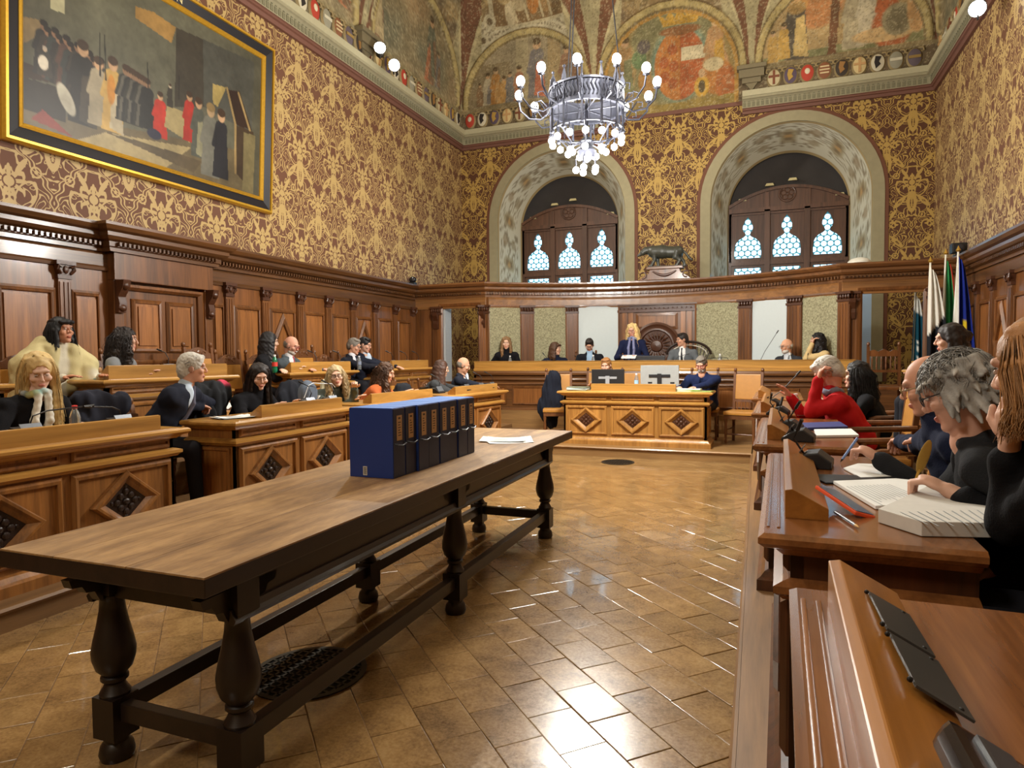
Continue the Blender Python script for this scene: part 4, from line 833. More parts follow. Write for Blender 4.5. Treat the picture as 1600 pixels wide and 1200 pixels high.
M_PAPER = plain((226, 228, 226), .75, vary=.04); M_GREY = plain((150, 156, 160), .75, vary=.2, scale=40)
def sheets(label, cx, cy, z, n, w=.21, l=.30, rz=0, spread=.03, cat='paper', curl=0.012, print_=True):
    t = thing('paper_sheets', label, cat, (cx, cy, z), rz)
    for k in range(n):
        nx = 7; mb = MB(); vs = []; r = random.uniform(-.25, .25) if n > 1 else 0; ox, oy = random.uniform(-spread, spread), random.uniform(-spread, spread)
        for i in range(nx):
            for j in range(2):
                x, y = -l / 2 + l * i / (nx - 1), -w / 2 + w * j; zz = .0015 + k * .0035 + curl * (abs(i - 3) / 3) ** 3 * (1 if j else .4)
                vs.append((ox + x * math.cos(r) - y * math.sin(r), oy + x * math.sin(r) + y * math.cos(r), zz))
        mb.add(vs + [(x, y, z_ - .0012) for x, y, z_ in vs], [(2 * i, 2 * i + 2, 2 * i + 3, 2 * i + 1) for i in range(nx - 1)] + [(14 + 2 * i, 14 + 2 * i + 1, 14 + 2 * i + 3, 14 + 2 * i + 2) for i in range(nx - 1)])
        sh = mb.build('sheet', M_PAPER, t)
        if print_ and k == n - 1:
            tx = MB()
            for j in range(9):
                y = -w / 2 + .03 + j * .018; x0_, x1_ = -l * .30, l * random.uniform(.1, .34)
                P = [(ox + x * math.cos(r) - (y + dy) * math.sin(r), oy + x * math.sin(r) + (y + dy) * math.cos(r), .0026 + k * .0035) for x in (x0_, x1_) for dy in (0, .005)]
                tx.add(P, [(0, 2, 3, 1)])
            tx.build('printed_lines', M_GREY, sh)
    return t
sheets('crumpled white printed sheets lying past the binders on the long table', -1.86, 4.72, TZ, 3, .24, .34, .4, .05)
# ---------------------------------------------------------------- floor grates
def grate(label, x, y, r, ry):
    t = thing('floor_grate', label, 'grate', (x, y, .001)); M = plain((58, 56, 50), .45, .7)
    MB().sweep([(r * math.cos(2 * PI * i / 32), ry * math.sin(2 * PI * i / 32), 0) for i in range(32)], [(-.012, 0), (-.012, .006), (.012, .006), (.012, 0)], closed=True).build('rim', M, t)
    MB().add([(r * math.cos(2 * PI * i / 32), ry * math.sin(2 * PI * i / 32), .0008) for i in range(32)], [tuple(range(32))]).build('pit_shade', plain((10, 9, 8), .9), t)  # flat dark disc: shade of the opening put into its colour
    for k in range(-5, 6):
        f = k / 6; c_ = math.sqrt(1 - f * f); MB().box(-r * c_, r * c_, f * ry - .006, f * ry + .006, .001, .005).build('bar', M, t); MB().box(f * r - .006, f * r + .006, -ry * c_, ry * c_, .001, .005).build('bar', M, t)
grate('round iron floor grate under the long table', -1.95, 2.47, .25, .25); grate('round iron floor grate before the step of the central desk', -1.84, 8.86, .21, .21)
# ---------------------------------------------------------------- smooth solid modelling: blended primitives -> one continuous surface
def v3(*a): return np.array(a, float)
class Solid:
    """list of (kind, data, colour, blend); union is a smooth minimum, 'cut' subtracts"""
    def __init__(s): s.P = []
    def cone(s, a, b, r1, r2=None, col=(200, 160, 130), k=.012, cut=False): s.P.append(('c', np.array(a, float), np.array(b, float), r1, r1 if r2 is None else r2, L3(*col), k, cut)); return s
    def ell(s, c, r, R=None, col=(200, 160, 130), k=.012, cut=False): s.P.append(('e', np.array(c, float), np.array(r, float), np.eye(3) if R is None else np.array(R, float), None, L3(*col), k, cut)); return s
    def chain(s, pts, rs, col, k=.012):
        for i in range(len(pts) - 1): s.cone(pts[i], pts[i + 1], rs[i] if not np.isscalar(rs) else rs, rs[i + 1] if not np.isscalar(rs) else rs, col, k)
        return s
    @staticmethod
    def dist(p, P):
        if p[0] == 'c':
            a, b, r1, r2 = p[1], p[2], p[3], p[4]; ab = b - a; L = max(ab @ ab, 1e-9); t = np.clip(((P - a) @ ab) / L, 0, 1)
            return np.linalg.norm(P - a - t[..., None] * ab, axis=-1) - (r1 + (r2 - r1) * t)
        q = (P - p[1]) @ p[3]; r = p[2]; k0 = np.linalg.norm(q / r, axis=-1); k1 = np.linalg.norm(q / (r * r), axis=-1)
        return k0 * (k0 - 1.0) / np.maximum(k1, 1e-6)
    @staticmethod
    def bb(p):
        if p[0] == 'c': r = max(p[3], p[4]); return np.minimum(p[1], p[2]) - r, np.maximum(p[1], p[2]) + r
        e = np.sqrt(((p[3] * p[2]) ** 2).sum(1)); return p[1] - e, p[1] + e
    def mesh(s, name, h, mat, noise=None, tint=0.0, zcut=None):
        B = [s.bb(p) for p in s.P if not p[7]]; lo = np.min([b[0] for b in B], 0) - 3 * h; hi = np.max([b[1] for b in B], 0) + 3 * h
        n = np.ceil((hi - lo) / h).astype(int) + 1; F = np.full(n, 1.0, np.float32); ax = [lo[i] + h * np.arange(n[i]) for i in range(3)]
        for p in s.P:
            b0, b1 = s.bb(p); mg = max(.03, 2.5 * h) + p[6]; i0 = np.clip(np.floor((b0 - mg - lo) / h).astype(int), 0, n - 1); i1 = np.clip(np.ceil((b1 + mg - lo) / h).astype(int) + 1, 1, n)
            if np.any(i1 <= i0): continue
            sl = tuple(slice(i0[i], i1[i]) for i in range(3)); G = np.stack(np.meshgrid(*[ax[i][sl[i]] for i in range(3)], indexing='ij'), -1)
            d = s.dist(p, G); k = p[6]; A = F[sl]
            if p[7]: F[sl] = np.maximum(A, -d)
            elif k > 0: hh = np.clip(.5 + .5 * (A - d) / k, 0, 1); F[sl] = (d * hh + A * (1 - hh) - k * hh * (1 - hh))
            else: F[sl] = np.minimum(A, d)
        if noise:
            amp, fr, sd = noise[:3]; zf_ = noise[3] if len(noise) > 3 else 1.0; G = np.meshgrid(*ax, indexing='ij', sparse=True); x, y, z = [g * fr for g in G]; z = z * zf_
            F = F + amp * (np.sin(x + 1.3 * np.sin(y * 1.1 + sd) + .7 * z) * np.sin(y * 1.2 + 1.1 * np.sin(z * 1.3 + sd)) + .6 * np.sin(2.1 * z + 1.7 * np.sin(2.0 * x + sd) + y)).astype(np.float32)
        if zcut is not None: F[:, :, ax[2] < zcut] = .05
        F[0] = F[-1] = 1; F[:, 0] = F[:, -1] = 1; F[:, :, 0] = F[:, :, -1] = 1
        V, Q = surface_nets(F, lo, h)
        # colours from the nearest primitives
        W = np.zeros(len(V)); C = np.zeros((len(V), 3))
        for p in s.P:
            if p[7]: continue
            w = np.exp(-np.clip(s.dist(p, V), -.05, .2) / .0045); W += w; C += w[:, None] * p[5]
        C /= W[:, None] + 1e-12
        if tint: C *= (1 - tint + 2 * tint * fbm(V[:, 0] * 40 + V[:, 1] * 17, V[:, 2] * 14, 3, 3))[:, None]
        return npmesh(name, V, Q, mat, C)
def surface_nets(F, lo, h):
    S_ = F < 0; n = np.array(F.shape) - 1
    cnt = np.zeros(n, np.int8)
    for dx in (0, 1):
        for dy in (0, 1):
            for dz in (0, 1): cnt += S_[dx:dx + n[0], dy:dy + n[1], dz:dz + n[2]]
    idx = np.argwhere((cnt > 0) & (cnt < 8)); gid = np.full(n, -1, np.int32); gid[tuple(idx.T)] = np.arange(len(idx))
    co = [(a, b, c) for a in (0, 1) for b in (0, 1) for c in (0, 1)]; val = np.stack([F[idx[:, 0] + a, idx[:, 1] + b, idx[:, 2] + c] for a, b, c in co], 1)
    acc = np.zeros((len(idx), 3)); num = np.zeros(len(idx))
    for i in range(8):
        for j in range(i + 1, 8):
            if sum(abs(co[i][k] - co[j][k]) for k in range(3)) != 1: continue
            a, b = val[:, i], val[:, j]; m_ = (a < 0) != (b < 0); t = np.where(m_, a / np.where(m_, a - b, 1), 0)
            pt = np.array(co[i]) + t[:, None] * (np.array(co[j]) - np.array(co[i])); acc += pt * m_[:, None]; num += m_
    V = lo + h * (idx + acc / num[:, None]); Q = []
    for ax_ in range(3):
        u, w = [(1, 2), (2, 0), (0, 1)][ax_]; sl0 = [slice(1, -1)] * 3; sl1 = [slice(1, -1)] * 3; sl0[ax_] = slice(0, -1); sl1[ax_] = slice(1, None)
        a, b = S_[tuple(sl0)], S_[tuple(sl1)]; e = np.argwhere(a != b)
        if not len(e): continue
        inn = a[tuple(e.T)]; g = e.copy(); g[:, [k for k in range(3) if k != ax_]] += 1
        def cell(du, dw): c = g.copy(); c[:, u] -= du; c[:, w] -= dw; return gid[tuple(c.T)]
        q = np.stack([cell(1, 1), cell(0, 1), cell(0, 0), cell(1, 0)], 1); q[~inn] = q[~inn][:, ::-1]; Q.append(q)
    Q = np.concatenate(Q); return V, Q[(Q >= 0).all(1)]
M_SKIN = vcol('skin', .55, .35, .08, 90); M_HAIR = vcol('hair', .55, .4, .5, 140); M_FAB = vcol('woven_fabric', .85, .2, .25, 220); M_KNIT = vcol('knit_fabric', .92, .15, .5, 160); M_BRONZE = vcol('dark_bronze', .42, .6, .4, 50)
def rotm(yaw, pitch=0.0, roll=0.0):
    """columns: right, forward, up of a head or body looking along yaw (0 = +Y, positive turns left), pitch up, roll to the right"""
    M_ = Matrix.Rotation(yaw, 3, 'Z') @ Matrix.Rotation(pitch, 3, 'X') @ Matrix.Rotation(roll, 3, 'Y'); return np.array(M_)
# ---------------------------------------------------------------- chandelier
M_IRON = plain((66, 68, 80), .5, .5, vary=.35, scale=50); M_BULB = glow('lit_bulb', (255, 250, 236), 22.0)
CH = thing('chandelier', 'large round wrought iron chandelier with tiers of lit globe bulbs', 'chandelier', (-1.9, 7.45, 0))
ringp = lambda r, z, n=36: [(r * math.cos(2 * PI * i / n), r * math.sin(2 * PI * i / n), z) for i in range(n)]
bulb = MB().ball((0, 0, 0), .038, 12, 9).mesh('bulb', M_BULB, 'all'); sock = MB().lathe([(.012, -.0), (.018, .01), (.02, .05), (.012, .06)], 8).mesh('socket', M_IRON, True)
dr_ = MB(); dr_.sweep(ringp(.40, 4.22), [(-.006, 0), (-.006, .20), (.006, .20), (.006, 0)], closed=True); dr_.build('drum_band', M_IRON, CH)
for z, w in ((4.21, .022), (4.43, .022), (3.98, .014)): MB().sweep(ringp(.405, z), [(-w, -w / 2), (-w, w / 2), (w, w / 2), (w, -w / 2)], closed=True).build('ring', M_IRON, CH)
tr = MB()
for k in range(60):
    a = 2 * PI * k / 60; p = lambda r, z, da=0: (r * math.cos(a + da), r * math.sin(a + da), z)
    tr.tube([p(.412, 4.25), p(.418, 4.29, .04), p(.416, 4.33), p(.418, 4.37, -.04), p(.412, 4.41)], .008, 4)
    k % 3 or tr.tube([p(.40, 4.20), p(.40, 4.10, .03), p(.40, 3.99)], .005, 4)
o = tr.build('pierced_tracery', M_IRON, CH)
for k in range(12):
    a = 2 * PI * k / 12 + .13; R_ = Matrix.Rotation(a, 4, 'Z')
    cr = MB().prism([(.36, 4.44), (.44, 4.44), (.43, 4.50), (.40, 4.58), (.37, 4.50)], -.006, .006); cr.ball((.40, 0, 4.59), .018, 6, 5); cr.xf(R_); cr.build('crest', M_IRON, CH)
    post = MB().tube([(.41, 0, 3.96), (.41, 0, 4.46)], .014, 6).ball((.41, 0, 3.95), .025, 8, 6); post.xf(R_); post.build('post', M_IRON, CH)
    arm = MB().tube([(.41, 0, 4.24), (.52, 0, 4.16), (.66, 0, 4.18), (.76, 0, 4.28), (.78, 0, 4.39)], .011, 6)
    arm.tube([(.50, 0, 4.17), (.56, 0, 4.26), (.62, 0, 4.25), (.62, 0, 4.20), (.58, 0, 4.20)], .008, 5).tube([(.45, 0, 4.30), (.52, 0, 4.38), (.58, 0, 4.36), (.57, 0, 4.30)], .008, 5).lathe([(.012, 0), (.04, .015), (.03, .02), (.016, .03)], 10, (.78, 0, 4.38)); arm.xf(R_); am = arm.build('arm', M_IRON, CH, True)
    share('bulb', bulb, CH, (.78 * math.cos(a), .78 * math.sin(a), 4.46), scale=(1.25, 1.25, 1.5))
for k in range(14):
    a = 2 * PI * k / 14; x, y = .40 * math.cos(a), .40 * math.sin(a); MB().tube([(x, y, 3.99), (x * 1.02, y * 1.02, 3.95), (x, y, 3.92)], .010, 6).build('pendant_arm', M_IRON, CH); share('bulb', bulb, CH, (x, y, 3.87))
low = MB().tube([(0, 0, 3.70), (0, 0, 4.44)], .02, 8).lathe([(.02, 3.64), (.09, 3.70), (.11, 3.76), (.06, 3.82), (.10, 3.86), (.03, 3.92)], 16); [low.tube([(.0, 0, 4.22), (.40 * math.cos(a), .40 * math.sin(a), 4.22)], .009, 5) for a in np.linspace(0, 2 * PI, 7)[:-1]]
[low.tube([(.05 * math.cos(a), .05 * math.sin(a), 3.86), (.22 * math.cos(a), .22 * math.sin(a), 3.82), (.34 * math.cos(a), .34 * math.sin(a), 3.95), (.40 * math.cos(a), .40 * math.sin(a), 3.98)], .010, 5) for a in np.linspace(.2, 2 * PI + .2, 9)[:-1]]
low.build('centre_stem', M_IRON, CH, True)
for k in range(7): a = 2 * PI * k / 7 + .4; x, y = .22 * math.cos(a), .22 * math.sin(a); MB().tube([(x, y, 3.82), (x, y, 3.79)], .009, 6).build('pendant_arm', M_IRON, CH); share('bulb', bulb, CH, (x, y, 3.755))
for k in range(5): a = 2 * PI * k / 5 + .9; x, y = .12 * math.cos(a), .12 * math.sin(a); MB().tube([(x * .4, y * .4, 3.70), (x, y, 3.68), (x, y, 3.60)], .008, 6).build('pendant_arm', M_IRON, CH); share('bulb', bulb, CH, (x, y, 3.555))
for k in range(3):
    a = 2 * PI * k / 3 + .35; MB().tube([(.40 * math.cos(a), .40 * math.sin(a), 4.45), (.30 * math.cos(a), .30 * math.sin(a), 5.4), (.02 * math.cos(a), .02 * math.sin(a), 9.9)], .008, 5).build('chain', plain((30, 28, 30), .8), CH)
# ---------------------------------------------------------------- painting
YA, YZ, ZA, ZZ = 4.20, 7.83, 3.52, 5.84
PT = thing('painting', 'huge framed history painting of a crowded hall on the patterned wall', 'painting', (XL + .015, (YA + YZ) / 2, ZA)); PT.rotation_euler = (0, math.radians(3.0), 0)
hy, hh = (YZ - YA) / 2, ZZ - ZA; fw = .215; M_GILT = plain((206, 160, 52), .35, .55, vary=.2, scale=30); M_FRB = plain((26, 26, 32), .35)
fp = [(0, -hy, 0), (0, hy, 0), (0, hy, hh), (0, -hy, hh)]
MB().sweep(fp, [(0, 0), (0, .07), (-.02, .10), (-.045, .10), (-.05, .07), (-.05, 0)], up=(1, 0, 0), closed=True).build('outer_gilt_moulding', M_GILT, PT)
MB().sweep(fp, [(-.05, 0), (-.05, .08), (-.16, .055), (-.16, 0)], up=(1, 0, 0), closed=True).build('black_band', M_FRB, PT)
MB().sweep(fp, [(-.16, 0), (-.16, .065), (-.18, .075), (-.195, .06), (-.21, .045), (-.215, .03), (-.215, 0)], up=(1, 0, 0), closed=True).build('inner_gilt_moulding', M_GILT, PT)
MB().box(-.01, .02, -hy + .05, hy - .05, .05, hh - .05).build('backing', M_FRB, PT)
U, V = panel_grid(-hy + .2, hy - .2, .2, hh - .2, .011); c = Canvas(U, V, (104, 102, 84))
def PC_(u, v): q_ = onx(u * .3, v * .3, XL + .03); return q_[1] - (YA + YZ) / 2, q_[2] - ZA
g = fbm(U * .8, V * .8, 4, 4); c.put(np.clip((g - .45) * 3, 0, 1) * .6, (126, 124, 100)); c.put(np.clip((-U - .6), 0, 1) * .55, (66, 62, 52)); c.put(np.clip((U - .9) * 1.2, 0, 1) * .6, (54, 52, 44))
c.poly([PC_(*p) for p in ((665, 40), (670, 100), (860, 230), (880, 150), (760, 70))], (176, 136, 74)); c.poly([PC_(*p) for p in ((1020, 210), (1290, 330), (1290, 700), (1040, 560))], (82, 82, 74)); c.poly([PC_(*p) for p in ((880, 150), (1020, 210), (1040, 560), (890, 560))], (66, 60, 50)); c.poly([PC_(*p) for p in ((230, 0), (305, 0), (305, 80), (230, 50))], (196, 190, 150))
c.poly([PC_(*p) for p in ((60, 560), (500, 640), (1310, 800), (1310, 1040), (80, 690))], (112, 98, 70)); c.poly([PC_(*p) for p in ((350, 740), (540, 690), (980, 770), (830, 900))], (178, 160, 114)); c.poly([PC_(*p) for p in ((540, 690), (710, 735), (1040, 840), (1000, 900), (720, 770))], (96, 82, 58))
c.poly([PC_(*p) for p in ((80, 90), (180, 110), (190, 180), (80, 240))], (150, 126, 84)); c.poly([PC_(*p) for p in ((80, 320), (420, 430), (420, 470), (80, 400))], (58, 42, 32)); c.poly([PC_(*p) for p in ((90, 400), (330, 470), (330, 640), (90, 560))], (46, 38, 32))
def fig(x, y, top, robe, **kw): a = PC_(x, y); b_ = PC_(x, top); c.figure(a[0], a[1], b_[1] - a[1], robe, **kw)
for k in range(16): fig(210 + k * 20, 400 + k * 12, 110 + k * 13 + 20 * (k % 3), [(44, 40, 38), (60, 52, 46), (88, 60, 50), (52, 56, 54)][k % 4], head=(150, 112, 84), hair=(34, 26, 22), w=.36)
fig(215, 400, 245, (58, 52, 46), head=(206, 180, 150), hair=(196, 180, 160), w=.5); c.ell(*PC_(205, 330), .05, .07, (214, 204, 184))
fig(420, 655, 215, (40, 38, 38), w=.34, second=(70, 62, 54)); fig(500, 660, 300, (168, 156, 130), w=.3)
fig(575, 690, 300, (206, 168, 92), w=.30, second=(196, 182, 150)); c.ell(*PC_(560, 470), .05, .16, (206, 140, 52)); c.ell(*PC_(330, 520), .07, .16, (196, 190, 170), rot=.5)
for k in range(9): fig(640 + k * 14, 640 + 4 * k, 340 + 9 * k, [(52, 50, 46), (96, 92, 82), (40, 40, 40)][k % 3], head=(150, 116, 88), w=.36)
fig(820, 720, 480, (196, 52, 36), w=.36); c.ell(*PC_(790, 700), .10, .06, (44, 44, 66)); c.poly([PC_(*p) for p in ((850, 550), (945, 590), (975, 745), (840, 660))], (176, 158, 110)); fig(865, 560, 440, (60, 54, 46), w=.3, head=(206, 190, 160))
fig(970, 740, 480, (176, 48, 38), w=.28, head=(190, 150, 110)); fig(1020, 820, 510, (86, 88, 78), w=.28, second=(150, 146, 116)); fig(1085, 920, 540, (124, 122, 110), w=.30, head=(190, 160, 120), hair=(150, 124, 80)); fig(1140, 930, 570, (40, 40, 46), w=.28)
c.poly([PC_(*p) for p in ((1080, 440), (1150, 460), (1110, 560), (1085, 540))], (176, 154, 92)); c.poly([PC_(*p) for p in ((1150, 470), (1220, 480), (1290, 680), (1200, 650))], (52, 34, 26)); c.poly([PC_(*p) for p in ((1200, 650), (1300, 690), (1310, 1000), (1215, 900))], (70, 54, 38)); c.poly([PC_(*p) for p in ((1250, 690), (1310, 710), (1310, 1010), (1255, 1000))], (128, 116, 80))
for a, b_ in (((1155, 465), (1205, 650)), ((1215, 490), (1280, 680)), ((1205, 650), (1215, 900))): c.line(PC_(*a), PC_(*b_), .018, (166, 140, 92))
for a, b_ in (((490, 180), (500, 400)), ((515, 190), (530, 420)), ((740, 330), (750, 460)), ((905, 400), (910, 520))): c.line(PC_(*a), PC_(*b_), .007, (36, 34, 30))
c.poly([PC_(*p) for p in ((150, 620), (210, 570), (370, 715))], (140, 48, 34)); c.grain(2.5, .30, 11); c.grain(7, .25, 13); c.grain(22, .2, 12)
share('canvas', gridmesh('canvas', np.full(U.shape, .028) + 0 * U, U, V, c.C * .62, vcol('oil_paint', .4, .4, .12, 60), flip=True), PT)
def text_mesh(name, body, size, mat, parent, M4, depth=.002):
    cu = bpy.data.curves.new(name, 'FONT'); cu.body = body; cu.size = size; cu.extrude = depth; cu.align_x = 'CENTER'; cu.align_y = 'CENTER'; cu.resolution_u = 3
    o = bpy.data.objects.new(name, cu); COL.objects.link(o); me = bpy.data.meshes.new_from_object(o.evaluated_get(bpy.context.evaluated_depsgraph_get())); bpy.data.objects.remove(o); me.materials.clear(); me.materials.append(mat); me.name = name
    o = bpy.data.objects.new(name, me); link(o, parent); o.matrix_local = M4; return o
TM = Matrix(((0, 0, 1, .072), (1, 0, 0, 0), (0, 1, 0, 0), (0, 0, 0, 1)))
a = onx(255, 12, XL + .1); TM[1][3] = a[1] - (YA + YZ) / 2 - .05; TM[2][3] = hh - .105
text_mesh('gilt_lettering', 'ORTION', .125, plain((214, 200, 150), .5), PT, TM)
# ---------------------------------------------------------------- flags
def flag(label, x, y, z0, h, cols, lean, seed, spread=.20, emblem=None):
    t = thing('flag', label, 'flag', (x, y, z0)); top = v3(lean[0], lean[1], h)
    MB().tube([(0, 0, 0), tuple(top)], .014, 8).build('pole', plain((226, 222, 206), .5), t, True); MB().lathe([(.02, 0), (.035, .02), (.02, .045), (.005, .08), (0, .085)], 10, tuple(top)).build('finial', plain((206, 170, 84), .3, .8), t, True)
    nu, nv = 26, 44; a = np.linspace(0, 1, nu)[:, None]; b_ = np.linspace(0, 1, nv)[None, :]; ph = seed * 1.7
    P = top[None, None, :] * (1 - .02 - .72 * b_[..., None]); w = (.05 + spread * b_ ** .7)
    X = P[..., 0] + (a - .12) * w * 1.25; Y = P[..., 1] + .055 * np.sin(a * 15 + ph + 2 * b_) * (.35 + b_); Z = P[..., 2] - a * .10 - .05 * a * b_ + 0 * a
    C = np.zeros((nu, nv, 3)); 
    for i in range(nu):
        for j in range(nv): C[i, j] = L3(*cols(a[i, 0], b_[0, j]))
    me = gridmesh('cloth', X, Y, Z, C, M_FAB); o = share('cloth', me, t); sm = o.modifiers.new('thickness', 'SOLIDIFY'); sm.thickness = .004
    MB().lathe([(.16, 0), (.16, .02), (.05, .04), (.03, .10), (0, .11)], 16).build('stand', plain((60, 44, 30), .4, .3), t, True)
    return t
zf = .50
flag('white over black flag on the leftmost of the three flag poles in the corner', 2.22, 11.0, zf, 2.24, lambda a, b: (222, 220, 210) if (b < .62 - .25 * a) else (28, 30, 36), (.0, .1), 1, .22)
flag('green, white and red furled flag on the middle pole of the corner', 2.38, 11.15, zf, 2.36, lambda a, b: (226, 226, 218) if a < .30 else (46, 128, 72) if a < .85 else (176, 40, 36), (.06, .1), 2, .18)
flag('blue flag with yellow stars on the pole nearest the panelled wall', 2.52, 11.05, zf, 2.38, lambda a, b: (226, 226, 218) if a < .22 else (206, 180, 40) if (.5 < a < .66 and .50 < b < .56) or (.5 < a < .6 and .74 < b < .78) else (28, 44, 132), (.05, .1), 4, .20)
flag('narrow dark teal furled flag standing in the right opening of the screen', 2.22, 12.35, 0, 2.45, lambda a, b: (222, 222, 216) if b < .16 else (226, 228, 220) if (.35 < a < .5 and .4 < b < .8 and int(b * 60) % 2) else (22, 74, 92), (.05, .0), 6, .20)
# ---------------------------------------------------------------- spotlights and cameras on the cornices
M_SPOT = glow('spot_lens', (255, 252, 240), 14.0); M_BLK2 = plain((20, 20, 22), .5)
def spot(label, loc, d):
    t = thing('spotlight', label, 'spotlight', loc, 0, 'cornice spotlights'); d = Vector(d).normalized(); R_ = d.to_track_quat('Z', 'Y').to_matrix().to_4x4()
    MB().lathe([(.03, -.20), (.075, -.18), (.08, 0), (.105, .05), (.11, .06)], 16).xf(R_).build('housing', M_BLK2, t, True)
    MB().lathe([(.100, .062), (.0, .070)], 16).xf(R_).build('lens', M_SPOT, t); MB().bar((0, 0, -.16), (0, 0, -.02), .03, .02).build('bracket', M_BLK2, t)
spot('upper of two lit spotlights on the left cornice, tilted up', (XL + .34, 10.42, 6.90), (.5, -.8, .0)); spot('lower of two lit spotlights on the left cornice, aimed across the room', (XL + .42, 10.75, 6.74), (.6, -.7, -.35)); spot('single lit spotlight on the right cornice near the top edge', tuple(onx(1528, 12, XR - .34)), (-.3, -.8, -.5))
def dome_camera(label, loc, k):
    t = thing('security_camera', label, 'camera', loc); MB().box(-.06, .06, -.06, .06, 0, .05).build('base', M_BLK2, t, bevel=.008)
    if k: MB().box(-.10, .10, -.09, .09, .07, .22).build('body', M_BLK2, t, bevel=.02); MB().lathe([(.05, 0), (.05, .04), (.03, .05)], 14).xf(Matrix.Translation((0, -.09, .14)) @ Matrix.Rotation(PI / 2, 4, 'X')).build('lens', plain((40, 40, 46), .15), t, True); MB().bar((0, 0, .04), (0, 0, .08), .05).build('neck', M_BLK2, t)
    else: MB().ball((0, 0, .10), (.075, .075, .065), 14, 10).build('dome', plain((26, 26, 30), .2), t, True); MB().lathe([(.02, 0), (.02, .02)], 10).xf(Matrix.Translation((.05, -.05, .09)) @ Matrix.Rotation(PI / 2, 4, 'X')).build('lens', plain((60, 60, 66), .1), t, True)
dome_camera('small black dome camera at the left end of the wainscot cornice', (XL + .22, 11.70, ZW), 0); dome_camera('boxy black camera on the wainscot cornice above the flags', (XR - .22, 11.85, ZW), 1)
t = tag(MB().lathe([(.0, 0), (.17, 0), (.165, .03), (.12, .07), (.05, .09), (0, .095)], 20).build('dish_lamp', plain((206, 204, 192), .6), None, True, loc=(1.40, 11.90, ZW)), 'shallow pale dish lying on the screen cornice by the right window', 'dish')
# ---------------------------------------------------------------- bronze wolf on its carved pedestal over the screen
ped = thing('carved_pedestal', 'scrolled wooden pedestal with garland standing on the screen cornice', 'pedestal', (-1.78, 12.98, ZW)); 
MB().prism([(-.50, 0), (.50, 0), (.42, .06), (.30, .13), (.28, .20), (-.28, .20), (-.30, .13), (-.42, .06)], -.10, .10).build('body', M_WD, ped, bevel=.008); MB().box(-.34, .34, -.13, .13, .20, .25).build('cap', M_WX, ped, bevel=.008)
g_ = MB().tube([(-.22 + .44 * i / 10, -.115, .16 - .08 * math.sin(PI * i / 10)) for i in range(11)], [.012 + .016 * math.sin(PI * i / 10) for i in range(11)], 7)
for sx in (-1, 1): g_.tube([(sx * (.40 + .06 * math.cos(t_)), -.11, .09 + .06 * math.sin(t_)) for t_ in np.linspace(0, 5, 12)], .014, 6)
g_.build('garland', M_CARVE, ped, True)
BZ = (58, 60, 52); w_ = Solid()
w_.chain([(-.22, 0, .30), (-.05, 0, .29), (.12, 0, .27), (.24, 0, .28)], [.115, .125, .105, .105], BZ, .03).chain([(-.26, 0, .33), (-.36, -.02, .33), (-.42, -.04, .29)], [.085, .065, .055], BZ, .02).cone((-.42, -.04, .28), (-.50, -.06, .235), .045, .025, BZ, .015)
for sy in (-.03, .03): w_.cone((-.39, sy - .02, .32), (-.385, sy - .02, .375), .018, .006, BZ, .008)
for x, sy, f in ((-.20, -.05, -.05), (-.16, .05, .03), (.22, -.05, -.02), (.27, .05, .06)):
    if x < 0: w_.chain([(x, sy, .25), (x + .01, sy, .14), (x + f, sy, .03), (x + f - .04, sy, .015)], [.055, .034, .027, .026], BZ, .012)
    else: w_.chain([(x, sy, .27), (x - .02, sy, .17), (x + .06, sy, .11), (x + .03 + f, sy, .02), (x + f, sy, .012)], [.07, .052, .030, .026, .026], BZ, .012)
w_.chain([(.29, 0, .31), (.38, 0, .24), (.44, 0, .15), (.50, 0, .10)], [.022, .022, .026, .014], BZ, .01)
wf = thing('wolf_statue', 'dark bronze wolf statue with lowered head on the pedestal', 'statue', (-1.78, 12.98, ZW + .25)); share('wolf', w_.mesh('wolf', .010, M_BRONZE, tint=.2), wf); MB().box(-.30, .33, -.10, .10, 0, .014).build('plinth', plain((46, 46, 40), .5, .4), wf, bevel=.003)
